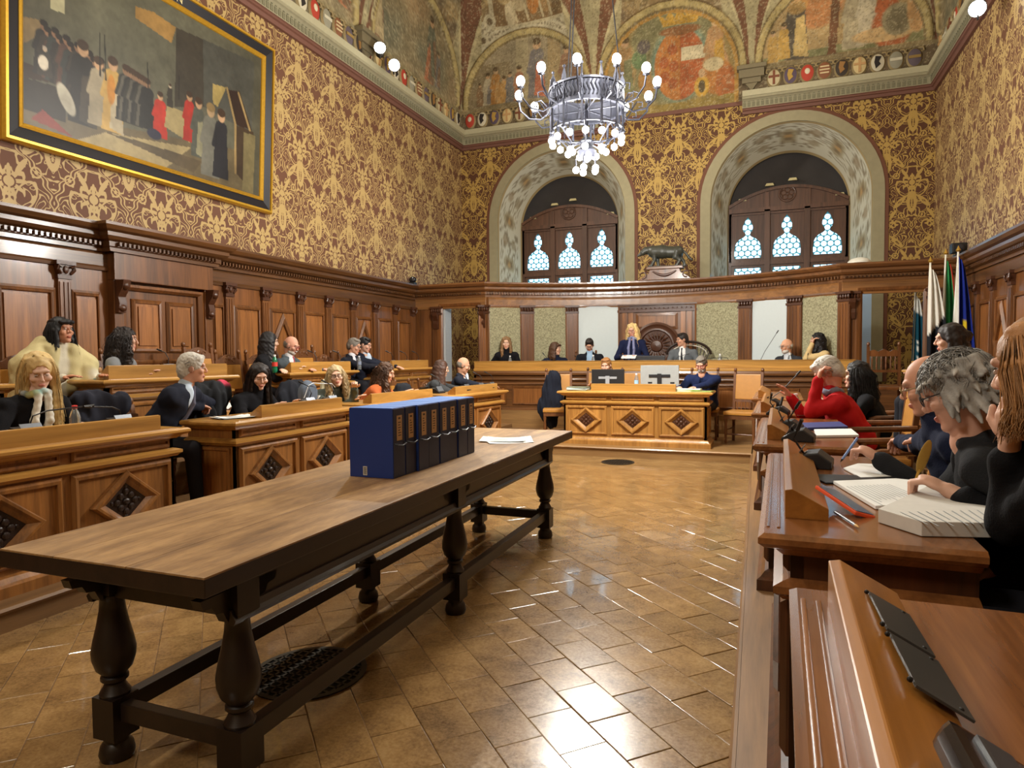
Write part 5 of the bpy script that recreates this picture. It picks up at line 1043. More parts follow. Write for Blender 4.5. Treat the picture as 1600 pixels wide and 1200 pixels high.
# ---------------------------------------------------------------- chairs
M_LEA = plain((176, 122, 52), .45, vary=.12, scale=18, bump=.15); M_CW = wood('chair_wood', (70, 40, 20), (128, 80, 42), 2, .38)
TURN = [(.016, 0), (.022, .02), (.014, .05), (.020, .10), (.024, .16), (.016, .21), (.026, .25), (.022, .28)]
def leather_chair(label, loc, rz, group=None, arms=False, crest=False, spindles=True, hback=1.04, leather=True):
    """seat faces -y (front); z from the floor"""
    t = thing('chair', label, 'chair', loc, rz, group); wd = .23; ml = M_LEA if leather else M_CW
    MB().box(-wd, wd, -.23, .21, .42, .475).build('seat', ml, t, bevel=.018); MB().box(-wd + .01, wd - .01, -.215, .205, .36, .42).build('seat_rail', M_CW, t)
    for x in (-wd + .03, wd - .03):
        MB().lathe([(r, z * 1.32) for r, z in TURN], 10, (x, -.19, 0)).build('leg', M_CW, t, True)
        MB().bar((x, .19, 0), (x, .20, .42), .036).bar((x, .20, .42), (x, .27, hback), .036).build('leg', M_CW, t); MB().ball((x, .275, hback + .03), (.024, .024, .034), 10, 8).build('finial', M_CW, t, True)
    for a, b_ in (((-wd + .03, -.19, .14), (wd - .03, -.19, .14)), ((-wd + .03, -.19, .2), (-wd + .03, .19, .2)), ((wd - .03, -.19, .2), (wd - .03, .19, .2))): MB().tube([a, b_], .012, 8).build('stretcher', M_CW, t, True)
    Rb_ = Matrix.Translation((0, .205, .47)) @ Matrix.Rotation(-.122, 4, 'X')
    z0 = .12 if spindles else .04; top = hback - .50 - (.10 if crest else 0)
    MB().box(-wd + .045, wd - .045, -.02, .02, z0 + .04, top).xf(Rb_).build('backrest', ml, t, bevel=.012)
    MB().box(-wd + .03, wd - .03, -.014, .014, z0, z0 + .04).xf(Rb_).build('back_rail', M_CW, t)
    if spindles:
        for k in range(6): x = -wd + .08 + k * (2 * wd - .16) / 5; MB().lathe([(.006, 0), (.012, .03), (.006, .06), (.012, .09), (.006, .12)], 7, (x, 0, 0)).xf(Rb_).build('spindle', M_CW, t, True)
    if crest:
        c_ = MB().prism([(-wd, top), (wd, top), (wd, top + .05), (.15, top + .07), (.08, top + .115), (0, top + .135), (-.08, top + .115), (-.15, top + .07), (-wd, top + .05)], -.02, .02)
        for sx in (-1, 1): c_.tube([(sx * (.07 + .03 * math.cos(a)), -.022, top + .06 + .025 * math.sin(a)) for a in np.linspace(0, 5, 9)], .007, 5)
        c_.ball((0, -.02, top + .08), (.03, .012, .03), 8, 6); c_.xf(Rb_).build('carved_crest', M_CW, t, bevel=.003)
    if arms:
        for sx in (-1, 1):
            MB().tube([(sx * wd, .24, .70), (sx * (wd + .02), 0, .69), (sx * (wd + .02), -.2, .68), (sx * (wd + .03), -.25, .66)], .022, 8).build('armrest', M_CW, t, True); MB().lathe([(r * .8, .42 + z * .9) for r, z in TURN], 8, (sx * wd, -.18, 0)).build('arm_post', M_CW, t, True)
    return t
# faces -y by default; rz turns it.  left benches face +X (rz = +90), right benches face -X (rz = -90)
leather_chair('tan leather chair holding a dark coat, left of the central desk', (-3.07, 10.15, .14), .25)
leather_chair('tan leather chair directly behind the central desk near its left end', (-2.62, 10.95, .14), .1)
leather_chair('empty tan leather chair with turned legs right of the central desk', (-.28, 10.35, .14), -.25)
leather_chair('leather chair of the bearded man at the central desk', (-.88, 10.72, .14), 0); leather_chair('leather chair of the man behind the central screen', (-2.02, 10.78, .14), 0)
q_ = 'chairs at the left benches'
for y, lab in ((2.98, 'the blond woman'), (3.95, 'the silver-haired man'), (5.05, 'the dark-haired woman in black'), (6.45, 'the woman in the grey-green coat'), (7.05, 'the curly-haired woman in orange'), (8.72, 'the brunette woman'), (9.42, 'the bald man in the dark suit')): leather_chair('lower bench leather chair under ' + lab, (-4.80, y, .20), PI / 2, q_, crest=True, spindles=False, hback=.86)
for y, lab in ((4.10, 'the woman in fur'), (4.72, 'the woman with dark curly hair'), (6.65, 'the woman with long black hair'), (7.18, 'the man with red glasses'), (8.62, 'the grey-haired man by the diamond panel'), (9.22, 'the black-haired man by the diamond panel')): leather_chair('upper bench leather chair under ' + lab, (-6.14, y, .50), PI / 2, q_, crest=True, spindles=False, hback=1.0)
leather_chair('empty carved leather chair on the upper bench below the door', (-5.98, 6.02, .50), PI / 2, q_, crest=True, spindles=False, hback=1.08)
leather_chair('empty carved leather chair between red glasses and the two men', (-5.98, 7.95, .50), PI / 2, q_, crest=True, spindles=False, hback=1.08)
leather_chair('empty carved chair at the picture edge behind the blond woman', (-5.98, 3.4, .50), PI / 2, q_, crest=True, spindles=False, hback=1.08)
q_ = 'chairs at the right benches'
for x, y, z, lab in ((.95, 2.95, .2, 'under the bald man in navy'), (.95, 2.3, .2, 'under the grey-haired woman'), (.98, 1.72, .2, 'under the woman with light brown hair'), (.80, 5.75, .2, 'under the man in red'), (1.12, 6.8, .2, 'under the woman with wavy black hair'), (1.9, 6.32, .5, 'under the woman with the cream collar')): leather_chair('wooden armchair ' + lab, (x, y, z), -PI / 2, q_, arms=True, leather=(y > 4))
leather_chair('empty tan leather armchair between the man in red and the bald man in navy', (.80, 4.55, .2), -PI / 2 + .1, q_, arms=True); leather_chair('empty leather armchair behind the woman in black', (1.25, 5.05, .2), -PI / 2 - .2, q_, arms=True)
q_ = 'chairs on the dais'
for x, lab in ((-4.85, 'under the woman in black at the bench end'), (-4.05, 'under the woman in navy'), (-3.27, 'under the man in the blue shirt'), (.32, 'under the old bald man'), (.98, 'under the woman with black curls')):
    leather_chair('dais chair ' + lab, (x, 12.12 if abs(x + 1.95) > 2.3 else 12.45, .45), 0, q_, spindles=False)
def spindle_back(label, loc, rz):
    t = thing('spindle_chair', label, 'chair', loc, rz); MB().box(-.24, .24, -.22, .22, .42, .46).build('seat', M_CW, t, bevel=.012)
    for x in (-.21, .21):
        MB().lathe([(r, z * 1.5) for r, z in TURN], 10, (x, -.19, 0)).build('leg', M_CW, t, True); MB().bar((x, .2, 0), (x, .24, 1.05), .036).build('leg', M_CW, t); MB().ball((x, .24, 1.08), (.025, .025, .035), 10, 8).build('finial', M_CW, t, True)
    MB().prism([(-.21, .90), (.21, .90), (.21, .98), (.13, 1.0), (.08, .97), (0, 1.01), (-.08, .97), (-.13, 1.0), (-.21, .98)], .225, .25).build('top_rail', M_CW, t); MB().box(-.21, .21, .215, .24, .66, .70).build('lower_rail', M_CW, t)
    for k in range(6): MB().lathe([(.006, .70), (.014, .76), (.007, .80), (.014, .85), (.006, .90)], 7, (-.16 + .064 * k, .23, 0)).build('spindle', M_CW, t, True)
spindle_back('dark spindle-back chair on the dais beside the woman with black curls', (1.00, 12.02, .55), .1)
spindle_back('brown spindle-back chair in the right opening of the screen', (1.70, 11.0, .50), .15)
# curved slatted chair of the president
t = thing('president_chair', 'dark round-backed armchair with pale slats behind the man in grey', 'chair', (-1.32, 12.55, .45)); MB().box(-.28, .28, -.25, .25, .42, .47).build('seat', M_CW, t, bevel=.015)
for x in (-.25, .25):
    for y in (-.22, .22): MB().bar((x, y, 0), (x, y, .42), .045).build('leg', M_CW, t)
arcq = [(.40 * math.cos(a), .22, 1.0 + .24 * math.sin(a)) for a in np.linspace(.0, PI, 15)]; MB().tube(arcq, .024, 8).build('back_hoop', plain((40, 26, 20), .35), t, True)
MB().tube([(x * .82, y, 1.0 + (z - 1.0) * .72) for x, y, z in arcq], .012, 8).build('inner_hoop', plain((196, 190, 176), .5), t, True)
for k in range(1, 14): x, y, z = arcq[k]; MB().bar((x * .97, y, 1.0 + (z - 1.0) * .95), (x * .55, .22, .62), .016).build('slat', plain((44, 28, 22), .4), t)
# ---------------------------------------------------------------- coats and bags left on the chairs
def draped(name, label, cat, pts, rs, col, loc, h=.012, noise=.010, col2=None):
    s_ = Solid(); 
    for i in range(len(pts)): s_.ell(pts[i], rs[i], None, col2 if (col2 and i == len(pts) - 1) else col, .05)
    t = thing(name, label, cat, loc); share('cloth', s_.mesh('cloth', h, M_FAB, noise=(noise, 30, len(label), .22), tint=.12), t); return t
draped('winter_coat', 'dark blue padded coat hung on the chair left of the silver-haired man', 'coat', [(0, 0, 0), (.05, -.05, -.16), (.02, .14, -.1), (.03, .22, .05), (.02, -.02, .10)], [(.08, .16, .17), (.08, .15, .2), (.07, .12, .2), (.07, .1, .1), (.06, .16, .07)], (38, 40, 52), (-4.86, 3.62, 1.04))
draped('padded_jacket', 'black quilted jacket with a pink lining over the chair beside the silver-haired man', 'jacket', [(0, 0, 0), (.03, .16, -.02), (.02, -.16, -.06), (.05, .05, -.22), (.02, .24, .07)], [(.09, .2, .12), (.09, .17, .13), (.09, .14, .16), (.09, .2, .16), (.05, .09, .05)], (28, 30, 34), (-4.80, 4.62, 1.12), noise=.016, col2=(206, 70, 96))
draped('dark_bag', 'grey-blue bag with white cables standing on the lower desk', 'bag', [(0, 0, .10), (0, .0, .18)], [(.05, .13, .13), (.04, .11, .09)], (92, 102, 116), (-4.22, 5.42, .955), noise=.003)
draped('dark_coat', 'black coat hanging on a lower bench chair before the blond woman with glasses', 'coat', [(0, 0, 0), (.03, .12, -.05), (.02, -.12, -.12), (.03, .0, -.24)], [(.08, .2, .13), (.08, .14, .16), (.08, .13, .16), (.08, .2, .15)], (26, 28, 36), (-4.86, 5.95, 1.08))
draped('cream_coat', 'cream coat hung over a chair back between the two women of the lower bench', 'coat', [(0, 0, 0), (.02, .1, -.08), (.02, -.1, -.1), (.03, 0, -.25), (0, .05, .1)], [(.08, .18, .14), (.08, .12, .2), (.08, .12, .2), (.09, .18, .18), (.06, .13, .06)], (196, 190, 162), (-4.88, 6.72, 1.09))
draped('backpack', 'black backpack on the lower bench behind the curly-haired woman', 'backpack', [(0, 0, 0), (.08, 0, -.08), (0, .0, .16)], [(.14, .18, .2), (.08, .14, .12), (.09, .12, .05)], (34, 36, 42), (-4.62, 7.95, .88), noise=.008)
draped('hung_coat', 'long dark navy coat hanging from the leather chair left of the central desk', 'coat', [(0, 0, 0), (-.06, .0, -.22), (-.10, 0, -.45), (-.06, .03, -.66), (.02, .02, -.3)], [(.12, .10, .16), (.15, .11, .22), (.17, .12, .24), (.10, .09, .14), (.12, .1, .3)], (26, 30, 42), (-3.17, 10.25, 1.06), noise=.012)
draped('dark_coat', 'black coat heaped on the chair behind the woman with the cream collar', 'coat', [(0, 0, 0), (.05, -.2, -.05), (0, .1, -.15)], [(.12, .2, .15), (.1, .16, .15), (.1, .2, .2)], (26, 26, 32), (2.05, 5.75, 1.42), noise=.014)
leather_chair('orange leather chair whose back shows beside the brown-haired woman', (1.62, 5.35, .50), -PI / 2, q_, hback=1.02)
leather_chair('lower bench leather chair under the black backpack', (-4.62, 7.95, .20), PI / 2, q_, crest=True, spindles=False, hback=.98)
# ---------------------------------------------------------------- people
def unit(v): v = np.array(v, float); return v / (np.linalg.norm(v) + 1e-9)
def ik(S_, Wt, l1, l2, pole):
    d = Wt - S_; L = np.linalg.norm(d); L = min(L, (l1 + l2) * .995); d = unit(d); a = (l1 * l1 - l2 * l2 + L * L) / (2 * L); h = math.sqrt(max(l1 * l1 - a * a, 1e-6)); p = np.array(pole, float); p = unit(p - d * (p @ d)); return S_ + d * a + p * h, S_ + d * L
def hand(sk, w, d, n, side, skin, pose='rest', s=1.0):
    """palm plus five fingers; d: pointing direction, n: palm normal, side +1 = thumb on +lateral"""
    d = unit(d); n = unit(np.array(n, float) - d * (np.array(n, float) @ d)); l = np.cross(d, n) * side
    R_ = np.stack([l, d, n], 1); sk.ell(w + d * .045 * s, np.array([.036, .048, .017]) * s, R_, skin, .012)
    curl = {'rest': (.25, .5), 'flat': (.05, .1), 'fist': (1.5, 2.9), 'hold': (.9, 1.9), 'chin': (.8, 1.6)}[pose]
    for k, (o, ln) in enumerate(((.026, .070), (.009, .078), (-.009, .073), (-.025, .058))):
        b = w + d * (.082 - abs(k - 1.2) * .004) * s + l * o * s; f1 = unit(d * math.cos(curl[0]) + n * math.sin(curl[0]) + l * o * 1.5); m_ = b + f1 * ln * .52 * s; f2 = unit(d * math.cos(curl[1]) + n * math.sin(curl[1])); e = m_ + f2 * ln * .50 * s
        sk.cone(b - d * .012, m_, .0098 * s, .0088 * s, skin, .004); sk.cone(m_, e, .0086 * s, .0070 * s, skin, .003)
    t0 = w + d * .022 * s + l * .026 * s; t1 = t0 + unit(l * .8 + d * .7 + n * .3) * .036 * s; t2 = t1 + unit(l * (.1 if pose != 'flat' else .6) + d * .9 + n * .35) * .030 * s
    sk.cone(t0, t1, .013 * s, .0105 * s, skin, .006); sk.cone(t1, t2, .010 * s, .008 * s, skin, .003)
HAIRC = dict(blond=(206, 178, 122), gold=(176, 138, 78), silver=(190, 186, 178), dark=(34, 26, 24), black=(20, 18, 20), brown=(74, 50, 34), brunette=(66, 44, 34), ginger=(150, 104, 60), grey=(140, 138, 134), salt=(112, 106, 98))
def person(label, head, yaw, pitch=0, roll=0, hip=None, body=None, floor=.2, hands=(None, None), poses=('rest', 'rest'), palms=(None, None), poles=(None, None), skin=(206, 160, 132), hair=('short', 'brown'), top=(30, 32, 44), style='sweater', shirt=None, tie=None, trousers=(28, 28, 34), glasses=None, beard=None, scarf=None, h=.008, sw=1.0, stand=False, wr=.006, sleeve=1.0, extra=None, cat='person', bulk=1.0, elbows=(None, None), strands=0, earring=None):
    head = np.array(head, float); yaw, pitch, roll = map(math.radians, (yaw, pitch, roll)); body = yaw if body is None else math.radians(body)
    Rh = rotm(yaw, pitch, roll); Rb = rotm(body); fw, rt = Rb[:, 1], Rb[:, 0]; up = v3(0, 0, 1)
    hipz = floor + (.88 if stand else .54)
    hp = (np.array([head[0], head[1], 0]) - fw * (.03 if stand else .12)) if hip is None else np.array([hip[0], hip[1], 0]); hp[2] = hipz
    root = v3(hp[0], hp[1], floor); t = thing('person', label, cat, tuple(root)); head = head - root; hp = hp - root
    neck = head - up * .165 - fw * .01 + (hp - head) * v3(1, 1, 0) * .12; ax = unit(neck - hp)
    H = lambda x, y, z: head + Rh @ v3(x, y, z); lip = tuple(int(c * f) for c, f in zip(skin, (.86, .62, .62))); hc = HAIRC[hair[1]] if isinstance(hair[1], str) else hair[1]; dk = tuple(int(c * .82) for c in skin)
    sk = Solid(); sk.ell(H(0, -.012, .022), (.073, .094, .098), Rh, skin, .02).ell(H(0, .024, -.052), (.055, .064, .062), Rh, skin, .025).ell(H(0, .070, -.098), (.024, .020, .017), Rh, skin, .02)
    sk.cone(H(0, .088, .014), H(0, .109, -.020), .007, .0095, skin, .008).ell(H(0, .102, -.027), (.0145, .011, .008), Rh, skin, .006).cone(H(-.036, .080, .030), H(.036, .080, .030), .012, .012, skin, .012)
    for sx in (-1, 1):
        sk.ell(H(sx * .038, .066, -.024), (.026, .022, .022), Rh, skin, .015).ell(H(sx * .076, -.006, -.008), (.010, .022, .031), Rh, dk, .004)
        sk.ell(H(sx * .031, .0855, .006), (.0135, .0055, .0062), Rh, (214, 206, 198), .002).ell(H(sx * .031, .0898, .005), (.0062, .003, .0058), Rh, (40, 32, 28), .001).cone(H(sx * .016, .0905, .026), H(sx * .048, .080, .028), .0040, .0030, tuple(int(.6 * a + .2 * b) for a, b in zip(hc, skin)), .003)
        sk.cone(H(sx * .018, .0888, .0135), H(sx * .046, .080, .011), .0030, .0025, dk, .002)
    sk.ell(H(0, .091, -.060), (.023, .007, .0052), Rh, lip, .003).ell(H(0, .089, -.069), (.019, .007, .006), Rh, lip, .003)
    sk.cone(H(0, -.028, -.06), neck + up * .0, .046 * (1.1 if sw > 1.04 else 1.0), .052, skin, .015).cone(neck, hp + ax * .05, .055, .07, skin, .03)
    sh = [neck - ax * .075 + rt * sx * .175 * sw for sx in (-1, 1)]
    arms = []
    for i, sx in enumerate((-1, 1)):
        S_ = sh[i]; W_ = (np.array(hands[i], float) - root) if hands[i] is not None else S_ + fw * .34 + rt * (-sx) * .08 - up * .30
        pole = poles[i] if poles[i] is not None else (-up * 1.0 + rt * sx * .7 - fw * .2); W_ = W_ - unit(W_ - S_ + up * .1) * (.055 if hands[i] is not None else 0); E_, W_ = ik(S_, W_, .29, .265, pole)
        if elbows[i] is not None: E_ = np.array(elbows[i], float) - root; W_ = (np.array(hands[i], float) - root); W_ = W_ - unit(W_ - E_) * .05
        arms.append((S_, E_, W_))
        sk.chain([S_, E_, W_], [.040, .034, .024], skin, .01); hand(sk, W_, W_ - E_, palms[i] if palms[i] is not None else (0, 0, -1), -sx if (palms[i] is None) else -sx, skin, poses[i])
    share('body', sk.mesh('body', h, M_SKIN), t)
    # upper garment
    b = bulk; g = Solid(); col = top; ch = neck - ax * .17
    if shirt and style in ('suit', 'jacket'):
        fr_ = Solid(); Rc = np.stack([rt, np.cross(ax, rt), ax], 1); fr_.ell(ch + fw * .030 * b, (.100, .088, .19), Rc, shirt, .01).cone(neck + up * .035 - fw * .0, neck - ax * .02, .060, .068, shirt, .01); share('shirt', fr_.mesh('shirt', max(h, .007), M_FAB), t)
    Rc = np.stack([rt, np.cross(ax, rt), ax], 1)
    g.ell(ch, np.array([.178 * sw, .112, .17]) * b, Rc, col, .04).ell((neck * .35 + hp * .65), np.array([.158 * sw, .118, .19]) * b, Rc, col, .05).ell(hp + ax * .03, np.array([.175, .135, .13]) * b, Rc, col, .05)
    for i, sx in enumerate((-1, 1)):
        S_, E_, W_ = arms[i]; g.cone(neck - ax * .045 + rt * sx * .05, S_, .055 * b, .064 * b, col, .04); We = E_ + (W_ - E_) * sleeve * .97
        g.cone(S_, E_, .062 * b, .050 * b, col, .03).cone(E_, We, .050 * b, (.036 if sleeve > .8 else .045) * b, col, .02)
    if style in ('turtle',): g.cone(neck - ax * .02, neck + up * .075 + fw * .005, .072, .066, col, .015)
    elif style in ('sweater', 'coat'): g.cone(neck - ax * .03, neck + up * .02, .078, .070, col, .015)
    if style in ('suit', 'jacket', 'open'):
        # lapel opening: carve the front and leave two lapels
        g.ell(ch + fw * .138 * b + ax * .06, (.042, .072, .16), Rc, col, .0, cut=True)
        for sx in (-1, 1): g.cone(neck + rt * sx * .055 - fw * .03 + up * .01, ch + fw * .105 * b + rt * sx * .035 - ax * .10, .022, .014, tuple(min(255, int(c * 1.15) + 3) for c in col), .01)
    if style in ('suit', 'jacket', 'open', 'coat'): g.chain([neck + rt * .062 + fw * .02, neck + rt * .05 - fw * .05 + up * .02, neck - rt * .05 - fw * .05 + up * .02, neck - rt * .062 + fw * .02], .024, col, .015)
    if extra: extra(g, neck, ax, fw, rt, up, ch, head, H)
    share({'suit': 'jacket', 'jacket': 'jacket', 'open': 'cardigan', 'coat': 'coat'}.get(style, 'sweater'), g.mesh('garment', max(h, .007), M_KNIT if style in ('sweater', 'turtle', 'open') else M_FAB, noise=(wr * .55, 26, len(label)), tint=.06), t)
    if tie:
        q_ = Solid(); a_ = neck + fw * .062 + up * .005; q_.ell(a_, (.016, .012, .016), Rc, tie, .006).chain([a_, ch + fw * .133 * b + ax * .02, ch + fw * .138 * b - ax * .14], [.011, .017, .022], tie, .006); share('tie', q_.mesh('tie', .006, M_FAB), t)
    if scarf:
        q_ = Solid(); cs = scarf if isinstance(scarf[0], tuple) else (scarf,); ring = [neck + up * (.022 + .012 * math.cos(a * 3)) + rt * .078 * math.sin(a) + fw * (.072 * math.cos(a) + .008) for a in np.linspace(0, 2 * PI, 13)]
        for i in range(12): q_.cone(ring[i], ring[i + 1], .020, .020, cs[i % len(cs)], .012)
        if len(cs) > 1:
            for sx in (-1, 1): q_.chain([neck + fw * .08 + rt * sx * .03, ch + fw * .135 + rt * sx * .05, ch + fw * .14 + rt * sx * .045 - ax * .20], [.022, .024, .022], cs[-1], .012)
        share('scarf', q_.mesh('scarf', max(h, .007), M_FAB, noise=(.003, 60, 2)), t)
    # trousers and shoes
    q_ = Solid(); sf = Solid(); shoe = (24, 22, 24)
    for sx in (-1, 1):
        a_ = hp + rt * sx * .085
        if stand: kn = a_ - up * .44 + fw * .02; ft = a_ - up * .80
        else: kn = a_ + fw * .40 - up * .01; ft = kn - up * (hp[2] - .09) + fw * .03
        q_.chain([a_, kn, ft], [.085, .065, .048], trousers, .02); sf.cone(ft - up * .055 - fw * .02, ft - up * .058 + fw * .13, .042, .034, shoe, .01)
    share('trousers', q_.mesh('trousers', .014, M_FAB), t); share('shoes', sf.mesh('shoes', .012, M_FAB, zcut=.0), t)
    # hair
    st = hair[0]; q_ = Solid(); rr = random.Random(len(label) * 7 + 1); nz = (.0022, 95, 1.0)
    def cap(sx=.080, sy=.100, sz=.094, lift=.012, face=True, line=.035):
        q_.ell(H(0, -.016, .024 + lift), (sx, sy, sz), Rh, hc, .02).ell(H(0, -.055, -.01), (sx * .93, .06, .075), Rh, hc, .02)
        if face: q_.ell(H(0, .098, -.030 + line - .035), (.066, .058, .096), Rh, hc, 0, cut=True); q_.ell(H(0, .06, -.10), (.075, .07, .07), Rh, hc, 0, cut=True)
    if st == 'short':
        cap(.079, .100, .094); 
        for k in range(16): a = rr.uniform(-1.2, 1.2); q_.cone(H(.055 * math.sin(a), .055 * math.cos(a) * .9, .10), H(.062 * math.sin(a), .055 * math.cos(a) + .02, .095), .014, .007, hc, .01)
        q_.ell(H(0, -.01, -.115), (.09, .12, .05), Rh, hc, 0, cut=True); q_.ell(H(.08, .02, -.03), (.02, .035, .04), Rh, hc, 0, cut=True); q_.ell(H(-.08, .02, -.03), (.02, .035, .04), Rh, hc, 0, cut=True)
    elif st == 'combed':
        cap(.083, .104, .098); q_.chain([H(-.05, .055, .088), H(.0, .066, .092), H(.055, .05, .078)], [.014, .016, .012], hc, .02).ell(H(0, -.075, -.03), (.072, .04, .07), Rh, hc, .02); q_.ell(H(0, .02, -.115), (.085, .09, .05), Rh, hc, 0, cut=True)
        for sx in (-1, 1): q_.ell(H(sx * .084, .018, -.03), (.02, .03, .04), Rh, hc, 0, cut=True)
    elif st == 'bald':
        q_.ell(H(0, -.018, .004), (.0748, .0942, .076), Rh, hc, .01); q_.ell(H(0, .085, .0), (.09, .078, .15), Rh, hc, 0, cut=True); q_.ell(H(0, .02, .085), (.085, .115, .062), Rh, hc, 0, cut=True); q_.ell(H(0, 0, -.10), (.1, .12, .055), Rh, hc, 0, cut=True)
    elif st in ('long', 'bob', 'chin', 'wavy', 'curly', 'messy', 'tied'):
        cap(.080, .102, .097, line=.045)
        ln = {'long': .30, 'bob': .13, 'chin': .09, 'wavy': .24, 'curly': .30, 'messy': .06, 'tied': .05}[st]; n_ = {'long': 26, 'bob': 26, 'chin': 34, 'wavy': 26, 'curly': 40, 'messy': 120, 'tied': 12}[st]
        for k in range(n_):
            a = math.radians(62 + 236 * (k + rr.random() * .6) / n_); x, y = .080 * math.sin(a), -.012 + .094 * math.cos(a); mu = rr.uniform(.78, 1.24); cc = tuple(max(0, min(255, int(c * mu))) for c in hc)
            p0 = H(x * .75, y * .75, .085); p1 = H(x * 1.02, y * 1.02, .0); p2 = H(x * 1.05, y * 1.05, -.08) - up * 0
            L_ = ln * rr.uniform(.75, 1.05); p3 = p2 - up * (L_ * .6) - fw * .0 + (p2 - head) * v3(1, 1, 0) * .10; p4 = p3 - up * L_ * .4 + (p2 - head) * v3(1, 1, 0) * rr.uniform(-.1, .15)
            if st == 'curly' or st == 'wavy':
                w_ = .018 if st == 'curly' else .010; pts = [p1, p2, (p2 + p3) / 2 + v3(rr.uniform(-w_, w_), rr.uniform(-w_, w_), 0) * 1.5, p3 + v3(rr.uniform(-w_, w_), rr.uniform(-w_, w_), 0) * 2, p4]; q_.chain([p0] + pts, [.02, .024, .026, .026, .024, .010], cc, .012)
            elif st == 'messy':
                b0 = H(x, y, rr.uniform(-.04, .09)); q_.cone(b0, b0 + Rh @ v3(x * .30 + rr.uniform(-.02, .02), y * .25, rr.uniform(-.085, .0)), .017, .005, cc, .008)
            else: q_.chain([p0, p1, p2, p3, p4], [.018, .021, .022, .020, .009], cc, .014)
        if st == 'messy':
            for k in range(150): a = rr.uniform(0, 2 * PI); r_ = rr.uniform(.2, 1.0); b0 = H(.07 * r_ * math.sin(a), -.02 + .085 * r_ * math.cos(a), .115 - .05 * r_ * r_); mu = rr.uniform(.62, 1.4); cc = tuple(max(0, min(255, int(c * mu))) for c in hc); q_.cone(b0, b0 + Rh @ v3(.035 * math.sin(a) + rr.uniform(-.02, .02), .02 + .03 * math.cos(a), .004 - .035 * r_), .012, .005, cc, .006)
        if st == 'tied': q_.ell(H(0, -.12, .01), (.045, .04, .045), Rh, hc, .02)
        if st in ('bob',): q_.chain([H(-.06, .075, .07), H(0, .088, .072), H(.06, .075, .07)], [.018, .020, .018], hc, .012)
        nz = {'curly': (.007, 75, 2.0), 'wavy': (.004, 70, 1.0), 'messy': (.0012, 60, 3.0)}.get(st, (.0014 if h < .006 else .0025, 60, 1.0))
    if q_.P: share('hair', q_.mesh('hair', min(h, .009), M_HAIR, noise=nz, tint=.22), t)
    if strands:
        Vs, Qs, Cs = [], [], []; cc_ = H(0, -.014, .026); ns = 7
        for k in range(strands):
            lo_ = L3(*hc); mu = rr.choice((.45, .7, .9, 1.1, 1.4, 1.7)) if st in ('messy', 'combed', 'short') else rr.uniform(.6, 1.5)
            if st in ('messy', 'combed', 'short'):
                while True:
                    d_ = unit(np.array([rr.gauss(0, 1), rr.gauss(0, 1), rr.gauss(0, 1)]))
                    if d_[2] > -.45 and not (d_[1] > .25 and d_[2] < .62) and not (d_[2] < -.1 and d_[1] > -.1): break
                el = np.array([.080, .101, .098]); nrm = unit(d_ / el); fl = v3(.5 * d_[0], -.9 if st != 'messy' else rr.uniform(-.9, .7), -.75 + .2 * rr.random()) + v3(rr.gauss(0, .35), rr.gauss(0, .35), 0) * (1 if st == 'messy' else .35); fl = unit(fl - nrm * (fl @ nrm)); L_ = rr.uniform(.05, .10) if st == 'messy' else rr.uniform(.035, .06); amp = rr.uniform(.006, .020) if st == 'messy' else .003; sd = unit(np.cross(nrm, fl)) * rr.uniform(-1, 1)
                pts = [el * d_ + fl * L_ * f + nrm * (amp * math.sin(PI * min(1, f * .9)) - L_ * L_ * f * f * 3.2 + .001) + sd * .012 * math.sin(f * 4 + k) for f in np.linspace(0, 1, ns)]; pts = [cc_ + Rh @ p for p in pts]
            else:
                a = math.radians(58 + 244 * rr.random()); x, y = .083 * math.sin(a), -.012 + .100 * math.cos(a); L_ = ln * rr.uniform(.7, 1.05); o_ = 1.0 + rr.uniform(.10, .30)
                p0 = H(x * .25 * o_, y * .55, .122); p1 = H(x * .85 * o_, y * .88, .07); p2 = H(x * 1.06 * o_, y * 1.04 * o_, -.01); p3 = H(x * 1.10 * o_, y * 1.08 * o_, -.09); p4 = p3 - up * L_ * .5 + (p3 - head) * v3(1, 1, 0) * .12; p5 = p4 - up * L_ * .5 + v3(rr.gauss(0, .008), rr.gauss(0, .008), 0); w_ = .012 if st in ('curly', 'wavy') else .003
                pts = [p + v3(rr.gauss(0, w_), rr.gauss(0, w_), 0) * (i > 1) for i, p in enumerate((p0, p1, p2, p3, p4, (p4 + p5) / 2, p5))]
            b0 = len(Vs); rad = .0019 if h < .006 else .0026
            for i, p in enumerate(pts):
                t_ = unit(pts[min(i + 1, ns - 1)] - pts[max(i - 1, 0)]); u_ = unit(np.cross(t_, v3(.3, .5, .8))); w2 = np.cross(t_, u_); r_ = rad * (1 - .75 * (i / (ns - 1)) ** 2)
                for j in range(3): Vs.append(p + (u_ * math.cos(2.0944 * j) + w2 * math.sin(2.0944 * j)) * r_); Cs.append(np.clip(lo_ * mu, 0, 1))
            for i in range(ns - 1):
                for j in range(3): j2 = (j + 1) % 3; Qs.append((b0 + i * 3 + j, b0 + i * 3 + j2, b0 + i * 3 + 3 + j2, b0 + i * 3 + 3 + j))
        o = share('hair_strands', npmesh('hair_strands', np.array(Vs), np.array(Qs), M_HAIR, np.array(Cs)), t); o['kind'] = 'stuff'
    if earring: MB().tube([tuple(H(-.082, -.002 + .021 * math.cos(a), -.066 + .021 * math.sin(a))) for a in np.linspace(0, 2 * PI, 25)], .0016, 6).build('hoop_earring', plain(earring, .3, .8), t, True)
